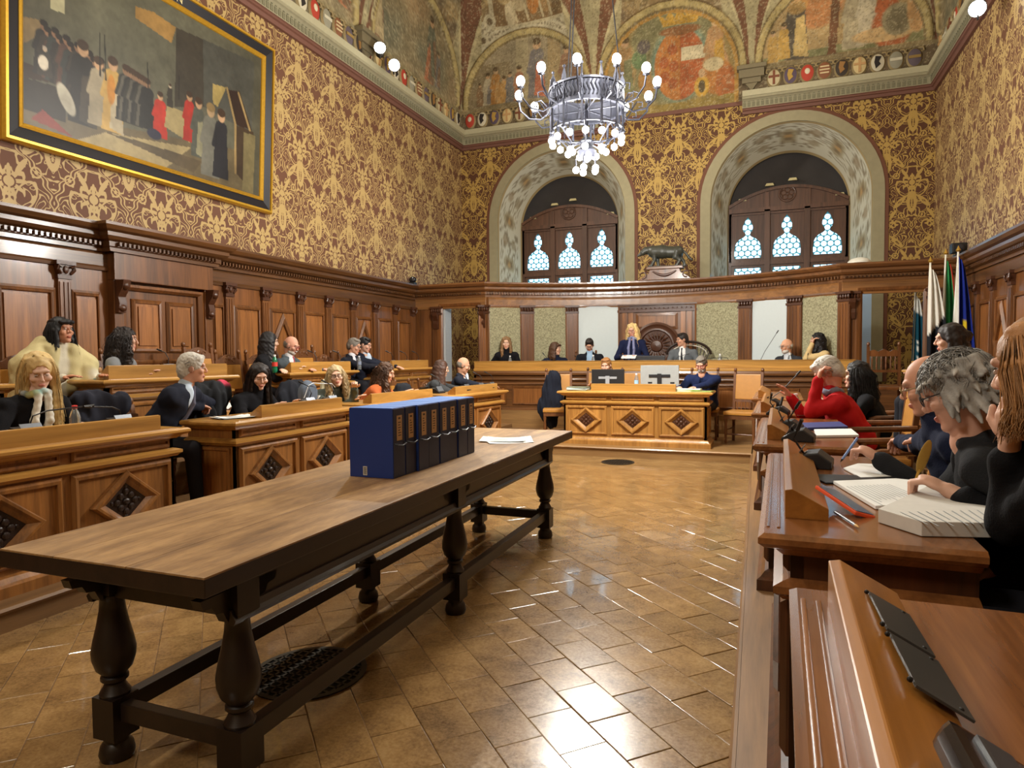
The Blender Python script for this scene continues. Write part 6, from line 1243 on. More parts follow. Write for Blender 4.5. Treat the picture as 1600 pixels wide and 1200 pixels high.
    if beard: q_ = Solid(); q_.ell(H(0, .032, -.078), (.058, .062, .044), Rh, beard, .01).ell(H(0, .098, -.050), (.024, .010, .006), Rh, beard, .006).ell(H(0, .088, -.064), (.020, .022, .006), Rh, beard, 0, cut=True).ell(H(0, .05, -.022), (.05, .06, .03), Rh, beard, 0, cut=True); share('beard', q_.mesh('beard', .005, M_HAIR, noise=(.002, 120, 1), tint=.25), t)
    if glasses:
        mb = MB()
        for sx in (-1, 1):
            mb.tube([tuple(H(sx * .033 + .024 * math.cos(a), .104, .004 + .017 * math.sin(a))) for a in np.linspace(0, 2 * PI, 17)], .0022, 5); mb.tube([tuple(H(sx * .057, .103, .008)), tuple(H(sx * .074, .08, .008)), tuple(H(sx * .082, -.01, .006))], .0022, 5)
        mb.tube([tuple(H(-.010, .105, .008)), tuple(H(0, .108, .011)), tuple(H(.010, .105, .008))], .002, 5); mb.build('glasses', plain(glasses, .4), t, True)
    return t
def hd(u, v, x=None, y=None): return onx(u, v, x) if x is not None else ony(u, v, y)
W1 = lambda u, v, z: onz(u, v, z)
# ---- lower bench, left
person('woman with long blond hair in a black cardigan and pale scarf, looking down', hd(60, 580, -4.52), -112, -22, 4, hip=(-4.72, 2.98), body=-90, hair=('long', 'blond'), skin=(222, 184, 164), top=(22, 22, 26), style='open', shirt=(220, 218, 208), scarf=((128, 190, 196), (190, 180, 90), (80, 110, 130), (214, 212, 200)), strands=700, h=.0065, hands=((-4.2, 3.10, .99), (-4.18, 2.78, .99)))
person('silver-haired man in a dark navy suit holding white papers, turned in profile', hd(301, 575, -4.42), -48, -4, 0, hip=(-4.66, 3.95), body=-68, hair=('combed', 'silver'), skin=(208, 156, 132), top=(24, 28, 42), style='suit', shirt=(188, 204, 222), tie=(92, 92, 108), strands=500, h=.0065, hands=(W1(352, 634, .99), W1(335, 640, .98)), poses=('hold', 'hold'), sw=1.12, bulk=1.08)
person('woman with long dark straight hair in a black sweater reading down', hd(405, 588, -4.55), -122, -20, 0, hip=(-4.75, 5.05), body=-95, hair=('long', 'dark'), skin=(216, 172, 150), top=(20, 20, 24), style='turtle', strands=600, h=.007, hands=((-4.22, 5.28, .99), (-4.2, 4.92, .99)))
person('blond woman with glasses in a grey-green coat, chin on her hand', hd(525, 588, -4.50), -140, 0, 8, hip=(-4.78, 6.42), body=-120, hair=('wavy', (186, 164, 124)), skin=(218, 176, 152), top=(78, 86, 80), style='coat', glasses=(40, 34, 32), strands=400, h=.008, hands=(W1(555, 604, 1.13), (-4.2, 6.25, .98)), poses=('chin', 'rest'), poles=((0, .2, -1), None), bulk=1.12)
person('woman with long curly brown hair in a rust orange top looking at a tablet', hd(603, 582, -4.42), -72, -18, 0, hip=(-4.68, 7.05), body=-80, hair=('curly', 'brown'), skin=(206, 158, 130), top=(176, 92, 50), style='sweater', strands=500, h=.008, hands=((-4.05, 7.3, 1.0), (-4.05, 7.05, 1.0)))
person('woman with long brunette hair in a dark grey jacket at the far bench end', hd(690, 576, -4.45), -52, -10, 0, hip=(-4.72, 8.72), body=-70, hair=('long', 'brunette'), skin=(206, 164, 138), top=(62, 64, 66), style='coat', h=.009, hands=((-3.98, 8.65, .98), (-4.0, 8.9, .98)))
person('bald man in a dark suit and pale blue tie beside the brunette woman', hd(724, 571, -4.30), -66, -20, 0, hip=(-4.55, 9.42), body=-75, hair=('bald', 'salt'), skin=(198, 150, 122), top=(34, 38, 50), style='suit', shirt=(206, 212, 220), tie=(150, 170, 196), h=.009, hands=((-3.9, 9.35, .98), (-3.9, 9.6, .98)))
# ---- upper bench, left
def fur(g, neck, ax, fw, rt, up, ch, head, H):
    c_ = (196, 184, 138)
    for sx in (-1, 1): g.cone(neck + rt * sx * .10 - fw * .06 + up * .03, neck + rt * sx * .24 - ax * .16 + fw * .0, .085, .125, c_, .04); g.cone(neck + rt * sx * .24 - ax * .16, neck + rt * sx * .26 - ax * .42 + fw * .05, .125, .11, c_, .04); g.cone(neck + rt * sx * .09 + fw * .04, ch + rt * sx * .11 + fw * .10 - ax * .18, .06, .06, c_, .03)
    g.cone(neck - fw * .08 - rt * .1 + up * .03, neck - fw * .08 + rt * .1 + up * .03, .07, .07, c_, .03)
person('woman with a black bob wearing a cream fur coat over a white sweater', hd(95, 517, -5.92), -84, 6, 0, hip=(-6.02, 4.10), body=-92, floor=.5, hair=('bob', 'black'), skin=(196, 138, 108), top=(204, 198, 178), style='sweater', h=.0075, strands=500, extra=fur, wr=.006, hands=((-5.55, 4.3, 1.28), (-5.55, 3.95, 1.28)))
person('woman with dark curly hair in a grey sweater leaning her head on her hand', hd(196, 531, -5.85), -42, -6, -16, hip=(-6.02, 4.72), body=-60, floor=.5, hair=('curly', 'dark'), skin=(206, 160, 136), top=(126, 130, 134), style='sweater', strands=500, h=.0075, hands=(W1(215, 560, 1.46), (-5.5, 4.7, 1.29)), poses=('chin', 'rest'), poles=((0, 0, -1), None))
person('woman with long black hair in black, turned away to her neighbour', hd(421, 534, -5.88), -36, -6, 0, hip=(-6.0, 6.65), body=-60, floor=.5, hair=('long', 'black'), skin=(214, 174, 150), top=(20, 20, 24), style='coat', h=.008, hands=((-5.5, 6.6, 1.3), (-5.5, 6.9, 1.3)))
person('balding man with red glasses and a short grey beard in a grey suit', hd(455, 540, -5.88), -78, -22, 0, hip=(-6.05, 7.18), body=-85, floor=.5, hair=('bald', 'salt'), skin=(206, 152, 128), top=(74, 82, 88), style='suit', shirt=(206, 206, 210), tie=(170, 80, 88), glasses=(150, 36, 36), beard=(176, 166, 156), h=.0085, hands=((-5.45, 7.1, 1.29), (-5.45, 7.4, 1.29)))
person('grey-haired man with glasses in a dark suit, nearer of the two by the diamond panel', hd(553, 541, -5.85), -78, -14, 0, hip=(-6.05, 8.62), body=-85, floor=.5, hair=('short', 'salt'), skin=(206, 154, 128), top=(24, 26, 36), style='suit', shirt=(206, 206, 214), tie=(40, 44, 60), glasses=(40, 30, 28), h=.009, hands=((-5.4, 8.6, 1.29), (-5.4, 8.9, 1.29)))
person('black-haired man in a dark suit, farther of the two by the diamond panel', hd(570, 539, -5.92), -80, -14, 0, hip=(-6.1, 9.2), body=-85, floor=.5, hair=('short', 'black'), skin=(206, 158, 134), top=(26, 30, 44), style='suit', shirt=(180, 196, 214), h=.009, hands=((-5.4, 9.2, 1.29), (-5.4, 9.5, 1.29)))
# ---- dais
DZ = .45; DYY = 12.28
def dais_hands(x, y=11.98, z=1.24): return ((x + .14, y, z), (x - .14, y, z))
def dp(u, v, **k): return hd(u, v, y=k.pop('y', DYY))
p_ = dp(791, 536, y=11.98); person('woman with long wavy light brown hair in a black high-necked top at the bench end', p_, -162, -4, 0, hip=(p_[0], 12.04), body=-165, floor=DZ, hair=('wavy', (124, 94, 62)), top=(20, 20, 24), style='turtle', skin=(214, 172, 146), h=.010, hands=dais_hands(p_[0], 11.78), sw=.95)
p_ = dp(868, 545, y=12.1); person('woman with a brown bob in navy turned sideways on the dais', p_, -98, -4, 0, hip=(p_[0] - .05, 12.2), body=-150, floor=DZ - .03, hair=('bob', 'brown'), top=(26, 30, 48), style='sweater', skin=(210, 166, 140), h=.010, hands=dais_hands(p_[0]))
p_ = dp(921, 539); person('dark-haired man in a black jacket and blue shirt reading down on the dais', p_, -172, -32, 0, hip=(p_[0], 12.42), body=-172, floor=DZ, hair=('short', 'dark'), top=(22, 24, 32), style='suit', shirt=(150, 178, 206), glasses=(90, 40, 36), skin=(204, 152, 124), h=.010, hands=dais_hands(p_[0]), sw=1.08)
p_ = dp(988, 516, y=12.2); person('standing speaker with curly blond hair in a navy jacket and patterned scarf', p_, 176, -14, 0, hip=(p_[0], 12.24), body=180, floor=DZ, stand=True, strands=300, hair=('curly', 'blond'), top=(26, 32, 60), style='open', shirt=(24, 24, 30), scarf=((120, 124, 150), (60, 66, 100), (176, 178, 190), (120, 124, 160)), glasses=(150, 50, 50), skin=(210, 160, 136), h=.010, hands=((p_[0] + .10, 11.92, 1.40), (p_[0] - .10, 11.92, 1.40)), poses=('hold', 'hold'), sw=.98)
tag(MB().add([(-.13, 0, 0), (.13, 0, 0), (.13, .17, .06), (-.13, .17, .06), (-.13, 0, -.002), (.13, 0, -.002), (.13, .17, .058), (-.13, .17, .058)], [(0, 1, 2, 3), (7, 6, 5, 4), (0, 4, 5, 1), (3, 2, 6, 7)]).build('speech_sheet', M_PAPER, None, loc=(p_[0], 11.78, 1.39)), 'white sheet in the hands of the standing speaker', 'paper')
p_ = dp(1066, 531); person('dark-haired man in a grey suit and dark tie looking aside in the curved chair', p_, 120, -6, 0, hip=(p_[0] + .05, 12.42), body=170, floor=DZ, hair=('short', 'dark'), top=(92, 96, 100), style='suit', shirt=(222, 224, 224), tie=(28, 30, 36), skin=(202, 152, 124), h=.010, hands=dais_hands(p_[0]), sw=1.08)
p_ = dp(1229, 541, y=12.05); person('old bald man with glasses and white beard in a dark suit on the dais', p_, 120, -8, 0, hip=(p_[0] + .12, 12.15), body=150, floor=DZ, hair=('bald', 'silver'), top=(44, 46, 52), style='suit', shirt=(190, 194, 200), beard=(206, 200, 192), glasses=(50, 44, 40), skin=(214, 160, 128), h=.010, hands=dais_hands(p_[0], 11.85))
p_ = dp(1277, 532, y=11.95); person('woman with curly black hair and beige jacket resting her chin on her hand', p_, 96, 0, 0, hip=(p_[0] + .16, 12.0), body=110, floor=DZ, hair=('curly', 'black'), top=(196, 172, 124), style='coat', skin=(208, 160, 134), h=.010, hands=((p_[0] - .11, 11.85, 1.66), (p_[0] - .1, 11.9, 1.26)), poses=('chin', 'rest'), poles=((0, 0, -1), None))
# ---- central desk
p_ = hd(947, 571, y=10.45); person('man with short brown hair mostly hidden behind the central computer screen', p_, 178, -12, 0, hip=(p_[0], 10.62), body=180, floor=.14, hair=('short', 'ginger'), top=(150, 132, 104), style='sweater', skin=(212, 164, 138), h=.010, hands=((p_[0] + .2, 10.15, .97), (p_[0] - .2, 10.15, .97)))
p_ = hd(1096, 569, y=10.25); person('grey-bearded man in a navy blazer and glasses writing at the central desk', p_, 168, -26, 0, hip=(p_[0] + .05, 10.50), body=172, floor=.14, hair=('short', 'salt'), top=(30, 40, 74), style='open', shirt=(20, 20, 26), beard=(170, 166, 160), glasses=(160, 50, 50), skin=(210, 158, 132), h=.009, hands=(W1(1075, 608, .96), W1(1060, 607, .96)), poses=('rest', 'hold'), sw=1.12, bulk=1.06)
# ---- right rows
p_ = hd(1293, 582, y=5.75); person('white-haired man in a red sweater bowing his head into his hand', p_, 84, -34, 0, hip=(p_[0] + .22, 5.74), body=88, floor=.2, hair=('combed', 'silver'), skin=(212, 150, 128), top=(176, 30, 34), style='sweater', h=.0065, strands=500, elbows=(hd(1268, 643, y=5.62), None), hands=(hd(1281, 584, y=5.62), hd(1226, 618, y=5.75)), poses=('chin', 'rest'), palms=((1, 0, 0), None), poles=((-.5, -.1, -1), (0, 0, -1)), sw=1.1, bulk=1.08, scarf=(128, 132, 150))
p_ = hd(1338, 586, y=6.75); person('woman with long wavy black hair in black behind the man in red', p_, 86, -2, 0, hip=(p_[0] + .18, 6.78), body=92, floor=.2, strands=400, hair=('wavy', 'black'), skin=(216, 174, 152), top=(18, 18, 22), style='coat', h=.008, hands=((p_[0] - .3, 6.6, .99), (p_[0] - .3, 6.9, .99)))
p_ = hd(1484, 530, y=6.3); person('dark-haired woman in profile with a cream collar on the upper side bench', p_, 88, -8, 0, hip=(p_[0] + .10, 6.32), body=92, floor=.5, hair=('tied', 'dark'), skin=(214, 170, 148), top=(206, 196, 160), style='coat', h=.008, hands=((p_[0] - .25, 6.15, 1.22), (p_[0] - .25, 6.45, 1.22)))
p_ = hd(1452, 602, y=3.2); person('bald man in a navy jumper seated beyond the grey-haired woman', p_, 80, -18, 0, hip=(p_[0] + .26, 3.25), body=88, floor=.2, hair=('bald', 'grey'), skin=(206, 152, 126), top=(26, 32, 54), style='sweater', glasses=(150, 130, 90), h=.0055, hands=(W1(1400, 682, 1.00), W1(1396, 690, .97)), poses=('hold', 'hold'), palms=((0, .6, -.4), (0, -.6, -.4)), sw=1.08, bulk=1.05, trousers=(70, 92, 120))
p_ = hd(1497, 612, y=2.55); GW = person('woman with short tousled grey hair and glasses in a black cardigan, writing', p_, 74, -24, 6, hip=(p_[0] + .26, 2.58), body=78, floor=.2, hair=('messy', 'grey'), skin=(204, 156, 134), top=(34, 35, 38), style='open', shirt=(110, 34, 60), glasses=(34, 34, 38), strands=1600, h=.0048, hands=((p_[0] + .10, 2.40, .74), W1(1356, 714, 1.02)), poses=('rest', 'hold'), sw=1.0, poles=((.4, -.2, -1), (.2, .3, -1)), trousers=(24, 24, 28))
p_ = hd(1628, 574, y=1.98); person('woman with light brown hair and a hoop earring, black sweater, chin on her fist', p_, 50, -14, 4, hip=(p_[0] + .20, 1.98), body=74, floor=.2, earring=(206, 170, 84), hair=('chin', (150, 106, 62)), skin=(214, 170, 148), top=(20, 20, 23), style='sweater', h=.0048, strands=1400, elbows=((.60, 2.06, 1.0), None), hands=(hd(1578, 662, y=1.96), W1(1458, 766, 1.01)), poses=('chin', 'hold'), palms=((.6, .5, .2), None), poles=((-.8, -.1, -1), (.3, .3, -1)), sleeve=.80, trousers=(26, 26, 32))
# ---------------------------------------------------------------- small things on the desks
M_SIL = plain((112, 116, 122), .4, .6); M_BK = plain((22, 22, 25), .45); M_BKG = plain((26, 27, 30), .22)
mt, n_, b_ = newmat('clear_plastic', (.86, .93, .98, 1), .06); b_.inputs['Transmission Weight'].default_value = .85; b_.inputs['IOR'].default_value = 1.25; M_CLEAR = mt
mt, n_, b_ = newmat('green_plastic', lin(40, 150, 104), .1); b_.inputs['Transmission Weight'].default_value = .5; M_GRN = mt
def bottle(label, p, z, h=.21, cap=(206, 40, 40), mat=None, band=None, r=.032):
    t = thing('water_bottle', label, 'bottle', (p[0], p[1], z)); k = h / .21
    MB().lathe([(r * .9, 0), (r, .006), (r, .05 * k), (r * .9, .06 * k), (r, .07 * k), (r, .13 * k), (r * .75, .165 * k), (.014, .185 * k), (.013, .198 * k)], 16).build('bottle_body', mat or M_CLEAR, t, True); MB().lathe([(.0155, .19 * k), (.0155, .21 * k), (.012, .212 * k)], 14).build('cap', plain(cap, .5), t, True)
    if band: MB().lathe([(r + .001, .075 * k), (r + .001, .125 * k)], 16).build('paper_label', plain(band, .6), t, True)
def mic(label, p, z, rz=0.0, neck=((0, 0, .05), (.0, -.02, .14), (.02, -.10, .20)), plate=True, group='desk microphones'):
    """wedge base facing -y (towards its user), goose-neck starting at the base"""
    t = thing('desk_microphone', label, 'microphone', (p[0], p[1], z), rz, group)
    MB().prism([(-.085, 0), (.085, 0), (.085, .018), (.02, .062), (-.03, .07), (-.085, .03)], -.075, .075, 'yz').build('base', M_BK, t, bevel=.008)
    if plate: MB().box(-.062, .062, -.002, .002, 0, .085).xf(Matrix.Translation((0, .075, .015)) @ Matrix.Rotation(.55, 4, 'X')).build('tilted_panel', M_SIL, t, bevel=.001)
    for k in range(3): MB().lathe([(.008, 0), (.008, .004), (.006, .005)], 8, (-.04 + .04 * k, -.05, .038)).build('button', M_SIL, t)
    MB().tube(neck, .0045, 6).build('goose_neck', M_BK, t, True); a, b = Vector(neck[-2]), Vector(neck[-1]); d = (b - a).normalized(); MB().tube([tuple(b - d * .01), tuple(b + d * .045)], [.009, .008], 8).build('capsule', M_BK, t, True)
    return t
RLm = PI / 2; NK = ((0, .02, .06), (.0, .05, .13), (.0, .02, .19), (.0, -.05, .22))
# lower left desks (users face +X; mic wedge faces them => rz -90 turns -y to -X)
mic('desk microphone with a long goose-neck left of the blond woman', (-4.045, 2.62), .990, -PI / 2, ((0, .02, .06), (-.02, .03, .13), (-.10, .04, .155), (-.34, .05, .165)))
mic('desk microphone with a goose-neck reaching back beside the red-capped bottle', (-4.045, 3.22), .990, -PI / 2, ((0, .02, .06), (.02, .03, .12), (.08, .04, .145), (.24, .05, .16)))
for k, (u, v, lab) in enumerate(((480, 628, 'in front of the dark-haired woman'), (515, 622, 'beside the grey bag of cables'))): mic('desk microphone ' + lab, (-3.99, onx(u, v, -3.99)[1]), .990, -PI / 2, NK)
for k, (x, y, lab) in enumerate(((-3.84, 7.45, 'beyond the orange top'), (-3.76, 8.10, 'before the brunette woman'), (-3.72, 8.50, 'next to the bald man, nearer one'), (-3.68, 8.80, 'next to the bald man, farther one'))): mic('desk microphone ' + lab, (x, y), .990, -PI / 2 - .1, NK)
for k, (y, lab) in enumerate(((5.0, 'in front of the woman with dark curls'), (7.35, 'in front of the man with red glasses'), (7.9, 'before the empty carved chair'), (9.3, 'at the start of the far upper desk'), (9.75, 'in the middle of the far upper desk'), (10.15, 'at the end of the far upper desk'))): mic('upper bench microphone ' + lab, (-5.60, y), 1.31, -PI / 2, ((0, .02, .06), (.0, .03, .14), (.01, .0, .20), (.02, -.05, .22)))
# dais
for k, (u, yy, lab, nk) in enumerate(((815, 11.66, 'of the woman at the bench end', ((0, 0, .06), (.2, .0, .10), (.45, 0, .11), (.62, .0, .10))), (858, 11.66, 'of the woman in navy', ((0, 0, .06), (-.05, 0, .2), (-.10, .0, .26))), (900, 11.66, 'of the man in the blue shirt', NK), (970, 11.66, 'before the standing speaker', NK), (1050, 11.66, 'of the man in grey', ((0, 0, .06), (.1, 0, .2), (.25, 0, .24))), (1145, 11.66, 'with its neck stretched sideways', ((0, 0, .06), (-.1, 0, .18), (-.35, 0, .17), (-.55, 0, .16))), (1185, 11.66, 'raised high against the white panel', ((0, 0, .06), (.10, 0, .28), (.28, 0, .58))), (1262, 11.66, 'near the woman with black curls', NK))):
    q = ony(u, 565, yy); mic('dais microphone ' + lab, (q[0], yy), 1.215, 0, nk, plate=False)
for u, lab in ((797, 'before the woman at the bench end'), (927, 'before the man in the blue shirt'), (1125, 'by the grey panel'), (1234, 'before the old bald man')): q = ony(u, 560, 11.72); bottle('clear water bottle on the dais ' + lab, (q[0], 11.72), 1.215, .24, (220, 220, 220), band=(176, 196, 220))
# monitors
def monitor(label, p, z, w, h, rz, front, back, stand=True):
    t = thing('monitor', label, 'monitor', (p[0], p[1], z), rz); MB().box(-w / 2, w / 2, -.018, .018, .06, .06 + h).build('housing', front, t, bevel=.006)
    MB().box(-w / 2 + .012, w / 2 - .012, .0175, .0195, .075, .045 + h).build('screen', M_BKG, t)
    MB().box(-.10, .10, -.08, .08, 0, .012).build('foot', M_BK, t, bevel=.003); MB().box(-.03, .03, -.04, -.018, .01, .06 + h * .6).build('stem', back, t); MB().box(-w * .28, w * .28, -.028, -.018, .06 + h * .42, .06 + h * .56).build('back_plate', back, t, bevel=.003)
    for x in (-.3, .28): MB().box(w * x, w * x + .06, -.0205, -.018, .06 + h * .12, .06 + h * .2).build('port_panel', M_BK, t)
    return t
q = ony(951, 600, 10.0); monitor('black computer monitor seen from behind on the central desk', (q[0], 9.95), .925, .50, .25, 0, M_BK, plain((150, 154, 160), .4)); q = ony(1031, 600, 10.0); monitor('larger silver-grey monitor seen from behind on the central desk', (q[0], 9.98), .925, .56, .31, 0, plain((150, 154, 154), .45), M_BK); q = ony(1017, 566, 11.75); monitor('black monitor seen from behind on the dais before the speaker', (q[0], 11.7), 1.215, .50, .16, 0, M_BK, M_BK)
q = ony(995, 600, 9.95); bottle('water bottle between the two central desk monitors', (q[0], 9.92), .925, .25, (206, 206, 214), band=(150, 190, 220))
def stack(label, p, z, w, l, n, cols, rz=0.0, name='paper_stack', cat='papers'):
    t = thing(name, label, cat, (p[0], p[1], z), rz); zz = 0
    for k in range(n):
        hh_ = random.uniform(.006, .014); MB().box(-w / 2 + random.uniform(-.01, .01), w / 2 + random.uniform(-.01, .01), -l / 2 + random.uniform(-.01, .01), l / 2 + random.uniform(-.01, .01), zz, zz + hh_).build('bundle', plain(cols[k % len(cols)], .75), t, rotz=random.uniform(-.08, .08)); zz += hh_
    return t
q = onz(903, 610, .925); stack('pile of files and white papers at the left end of the central desk', (-2.62, 9.72), .925, .30, .22, 5, [(120, 130, 110), (214, 216, 210), (150, 176, 180), (222, 222, 216)]); stack('open white papers and green folders before the bearded man', (-1.0, 9.72), .925, .34, .24, 4, [(176, 196, 120), (226, 228, 226), (150, 176, 90), (228, 230, 228)]); tag(MB().box(-.14, .14, -.10, .10, 0, .008).build('green_folder', plain((150, 172, 96), .6), None, loc=(-.80, 9.62, .930), rotz=-.2), 'pale green folder overhanging the right end of the central desk', 'folder')
# left bottles, papers, tablet
bottle('clear water bottle with a red cap in front of the blond woman', onx(117, 650, -4.10), .957, .20, (206, 44, 40)); q = onx(435, 590, -5.55); bottle('green plastic bottle on the upper desk beside the long-haired woman', (-5.60, q[1]), 1.267, .22, (226, 226, 226), mat=M_GRN, band=(206, 60, 50)); bottle('clear bottle on the upper desk before the two men', (-5.62, 8.42), 1.267, .20, (190, 190, 200), band=(120, 130, 150))
sheets('white sheets lying under the hands of the silver-haired man', -4.10, 4.30, .956, 3, .20, .28, 1.2, .02); q = W1(352, 628, 1.02)
tag(MB().box(-.06, .06, -.045, .045, 0, .003).build('note_card', M_PAPER, None, loc=(q[0], q[1], 1.0), rotz=.5), 'folded white note held up by the silver-haired man', 'paper'); bpy.data.objects['note_card'].rotation_euler = (.5, .6, .4)
tag(MB().box(-.09, .09, -.12, .12, 0, .010).build('closed_laptop', plain((120, 160, 164), .5), None, bevel=.003, loc=(-5.62, 4.42, 1.266)), 'teal closed laptop at the near end of the upper desk', 'laptop')
t = thing('tablet', 'tablet propped in the hands of the curly-haired woman in orange', 'tablet', (-3.98, 7.2, .957), -PI / 2); MB().box(-.10, .10, -.004, .004, 0, .16).xf(Matrix.Rotation(-.7, 4, 'X')).build('case', M_BK, t, bevel=.002); MB().box(-.09, .09, -.0055, -.004, .01, .15).xf(Matrix.Rotation(-.7, 4, 'X')).build('screen', plain((120, 140, 170), .2), t)
sheets('open notebook pages before the curly-haired woman in orange', -4.16, 6.78, .956, 2, .16, .24, 1.5, .01)
t = thing('paper_cup', 'small white paper cup on the lower desk by the cables', 'cup', tuple(W1(497, 628, .957)[:2]) + (.957,)); MB().lathe([(.022, 0), (.03, .07), (.027, .07), (.02, .005)], 14).build('cup_body', M_PAPER, t, True); MB().lathe([(.031, .068), (.031, .073), (.028, .073)], 14).build('rim', M_PAPER, t, True)
t = thing('white_cable', 'white cable looped over the grey-blue bag', 'cable', (-4.20, 5.42, 1.06)); MB().tube([(.06, -.16, 0), (.07, -.10, .12), (.05, 0, .14), (.06, .10, .13), (.05, .30, .12), (.03, .38, .08)], .004, 6).build('wire', plain((206, 210, 214), .5), t, True)
# ---- right desks
ZD = .957
def sheet_quad(name, label, pts, z, thick, mat, cat='paper', mats2=None):
    """flat paper or folder whose corners lie at measured spots on the desk"""
    P = [W1(u, v, z)[:2] for u, v in pts]; c = np.mean(P, 0); return tag(MB().prism([tuple(p - c) for p in P], 0, thick, 'xy').build(name, mat, None, bevel=min(.002, thick * .3), loc=(c[0], c[1], z)), label, cat)
t = sheet_quad('paper_block', 'thick block of printed sheets at the near edge of the writing desk', ((1372, 816), (1440, 838), (1640, 842), (1640, 790), (1460, 772)), ZD, .040, plain((206, 204, 198), .8)); 
tx = MB(); 
def lines_on(name, quad, z, n, parent_label, w=.0035):
    a, b, c_, d = [W1(u, v, z)[:2] for u, v in quad]; mb = MB()
    for k in range(n):
        f = (k + .5) / n; p, q = a + (d - a) * f, b + (c_ - b) * f; e = p + (q - p) * random.uniform(.55, 1.0); nrm = unit(np.array([-(q - p)[1], (q - p)[0]])) * w / 2
        mb.add([(p[0] - nrm[0], p[1] - nrm[1], z), (e[0] - nrm[0], e[1] - nrm[1], z), (e[0] + nrm[0], e[1] + nrm[1], z), (p[0] + nrm[0], p[1] + nrm[1], z)], [(0, 1, 2, 3)])
    return mb
c0 = t.location; mb = lines_on('', ((1400, 800), (1450, 822), (1600, 826), (1560, 796)), ZD + .0412, 12, '').xf(Matrix.Translation(-Vector(c0))); mb.build('printed_lines', M_GREY, t)
t = sheet_quad('open_sheets', 'open printed sheets under the hand holding the golden pen', ((1302, 756), (1368, 796), (1470, 790), (1560, 770), (1400, 752)), ZD, .012, M_PAPER); mb = lines_on('', ((1320, 760), (1380, 792), (1455, 782), (1390, 756)), ZD + .0125, 12, '').xf(Matrix.Translation(-t.location)); mb.build('printed_lines', M_GREY, t)
t = sheet_quad('loose_sheet', 'white sheet under the blue pen of the grey-haired woman', ((1318, 733), (1345, 748), (1430, 745), (1395, 728), (1340, 726)), ZD, .006, M_PAPER); sheet_quad('dark_folder', 'black folder edge lying across the writing desk', ((1262, 742), (1290, 756), (1420, 754), (1440, 747)), ZD, .005, M_BK, 'folder')
sheet_quad('blue_notebook', 'dark blue notebook on the desk between red sweater and grey-haired woman', ((1250, 664), (1262, 672), (1325, 670), (1312, 662)), ZD, .016, plain((44, 58, 120), .5), 'notebook'); sheet_quad('white_pad', 'white writing pad next to the dark blue notebook', ((1272, 674), (1275, 684), (1342, 683), (1330, 673)), ZD, .014, M_PAPER); sheet_quad('leather_mat', 'dark red leather writing mat in front of the man in red', ((1236, 636), (1246, 650), (1316, 650), (1290, 634)), ZD, .004, plain((112, 48, 36), .4), 'mat')
# phone in an orange case leaning on the upstand
a, b = W1(1288, 764, ZD + .05), W1(1352, 806, ZD + .005); t = thing('phone', 'phone in a bright orange case leaning beside the open sheets', 'phone', tuple(b)); v_ = a - b; MB().bar((0, 0, 0), tuple(v_), .075, .012, up=(.5, -.3, .8)).build('case', plain((226, 84, 36), .5), t, bevel=.004); MB().bar(tuple(v_ * .04 + v3(.004, -.003, .0068)), tuple(v_ * .96 + v3(.004, -.003, .0068)), .066, .002, up=(.5, -.3, .8)).build('screen', plain((90, 110, 136), .15), t)
def pen(label, a, b, r, col, tip=(30, 30, 34), name='pen'):
    t = thing(name, label, 'pen', tuple(a)); d = np.array(b) - np.array(a); MB().tube([tuple(d * .12), tuple(d)], r, 10).build('barrel', plain(col, .35), t, True); MB().tube([(0, 0, 0), tuple(d * .12)], [r * .2, r], 10).build('tip', plain(tip, .4), t, True)
a = W1(1305, 800, ZD + .006); b = W1(1342, 824, ZD + .006); pen('black pencil with a golden end lying on the desk edge', b, a, .005, (30, 30, 34), (196, 150, 60), 'pencil')
a = W1(1313, 722, ZD + .004); pen('pale blue pen in the hand of the grey-haired woman', a, hd(1340, 684, y=a[1] + .02), .0055, (120, 150, 206))
a = W1(1424, 768, ZD + .015); t = thing('golden_pen', 'golden pen with a broad leaf-shaped top held over the sheets', 'pen', tuple(a)); e = hd(1452, 690, y=a[1] - .01) - a; mi_ = e * .45; MB().tube([(0, 0, 0), tuple(mi_)], [.002, .005], 8).build('stem', plain((196, 150, 60), .35, .5), t, True)
s_ = Solid(); ax_ = unit(e); s_.ell(e * .70, (.017, .006, np.linalg.norm(e) * .34), np.stack([unit(np.cross(ax_, v3(0, 1, 0))), unit(np.cross(np.cross(ax_, v3(0, 1, 0)), -ax_)), ax_], 1), (150, 118, 52), .003); share('leaf_top', s_.mesh('leaf_top', .003, M_FAB), t)
# microphones of the right row: wedge faces the users (+X)
for u, v, lab, nk in ((1268, 728, 'nearest the grey-haired woman, silver arm up', ((0, .03, .05), (-.03, .07, .12), (-.05, .05, .17))), (1248, 688, 'on the desk with the blue notebook, nearer one', ((0, .03, .05), (-.06, .05, .12), (-.12, .0, .2))), (1232, 672, 'on the desk with the blue notebook, farther one', ((0, .03, .05), (.0, .06, .12), (.02, .05, .17))), (1216, 648, 'before the man in red, nearer one', ((0, .03, .05), (-.02, .06, .10), (-.05, .05, .14))), (1206, 634, 'before the man in red with a raised neck', ((0, .03, .05), (.0, -.10, .16), (.0, -.22, .30)))):
    q = W1(u, v, ZD); mic('right row microphone ' + lab, (q[0], q[1]), ZD, PI / 2 - .15, nk)
q = W1(1243, 645, ZD); bottle('crumpled clear bottle lying before the man in red', (q[0], q[1]), ZD, .16, (220, 220, 220))
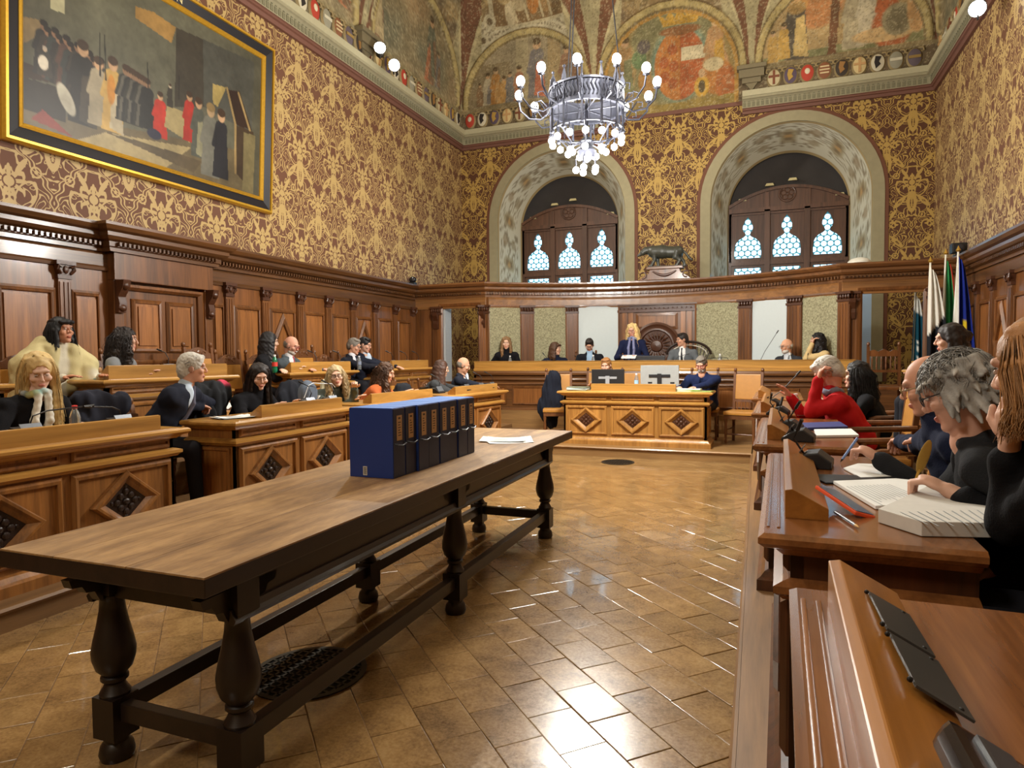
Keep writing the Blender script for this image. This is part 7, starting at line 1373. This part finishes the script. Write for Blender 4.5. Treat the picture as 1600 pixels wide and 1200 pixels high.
# cover plates and black console on the nearest sloped board
def on_slope(y0, y1, s0, s1, th, mat, name, parent):
    """plate on the sloped upstand of the nearest desk; y world range, s 0..1 across the slope"""
    xa, za, xb, zb = .062 - .015 + .09 + .005, .955 + .089, .062 - .015 + .09 + .105, .955 + .035; X = lambda s: xa + (xb - xa) * s; Z = lambda s: za + (zb - za) * s; nx, nz = unit((za - zb, xb - xa)); sk = -.021
    V = []
    for o in (0.0, th):
        for y, s in ((y0, s0), (y1, s0), (y1, s1), (y0, s1)): V.append((X(s) + nx * o + sk * (y - 1.44), y, Z(s) + nz * o))
    return V
for y0, y1, lab in ((1.13, 1.30, 'farther of two flat black cover plates on the nearest sloped board'), (.945, 1.115, 'nearer of two flat black cover plates on the nearest sloped board')):
    V = on_slope(y0, y1, .28, .92, .004, M_BKG, '', None); c = np.mean(V, 0); t = thing('cover_plate', lab, 'plate', tuple(c)); MB().add([tuple(np.array(v) - c) for v in V], [(3, 2, 1, 0), (4, 5, 6, 7), (0, 1, 5, 4), (1, 2, 6, 5), (2, 3, 7, 6), (3, 0, 4, 7)]).build('plate', plain((58, 58, 56), .4), t, bevel=.001)
    for y, s in ((y0 + .012, .24), (y0 + .012, .80), (y1 - .012, .24), (y1 - .012, .80)):
        q = np.mean(on_slope(y - .003, y + .003, s - .012, s + .012, .005, None, '', None), 0) - c; MB().ball(tuple(q), .004, 6, 5).build('screw', plain((30, 30, 30), .4, .5), t)
V = on_slope(.56, .80, .10, 1.05, .035, None, '', None); c = np.mean(V, 0); t = thing('black_console', 'glossy black console at the bottom edge on the nearest sloped board', 'console', tuple(c)); MB().add([tuple(np.array(v) - c) for v in V], [(3, 2, 1, 0), (4, 5, 6, 7), (0, 1, 5, 4), (1, 2, 6, 5), (2, 3, 7, 6), (3, 0, 4, 7)]).build('housing', plain((18, 18, 20), .2, coat=.4), t, bevel=.012)
V = np.array(on_slope(.66, .785, .30, .62, .040, None, '', None)) - c; MB().add([tuple(v) for v in V], [(3, 2, 1, 0), (4, 5, 6, 7), (0, 1, 5, 4), (1, 2, 6, 5), (2, 3, 7, 6), (3, 0, 4, 7)]).build('speaker_panel', plain((52, 54, 58), .4), t, bevel=.004)
for k in range(3):
    q = np.mean(on_slope(.68 + .03 * k, .70 + .03 * k, .68, .74, .042, None, '', None), 0) - c; MB().ball(tuple(q), (.009, .009, .006), 8, 6).build('button', plain((70, 72, 76), .4), t)
# hoop earring
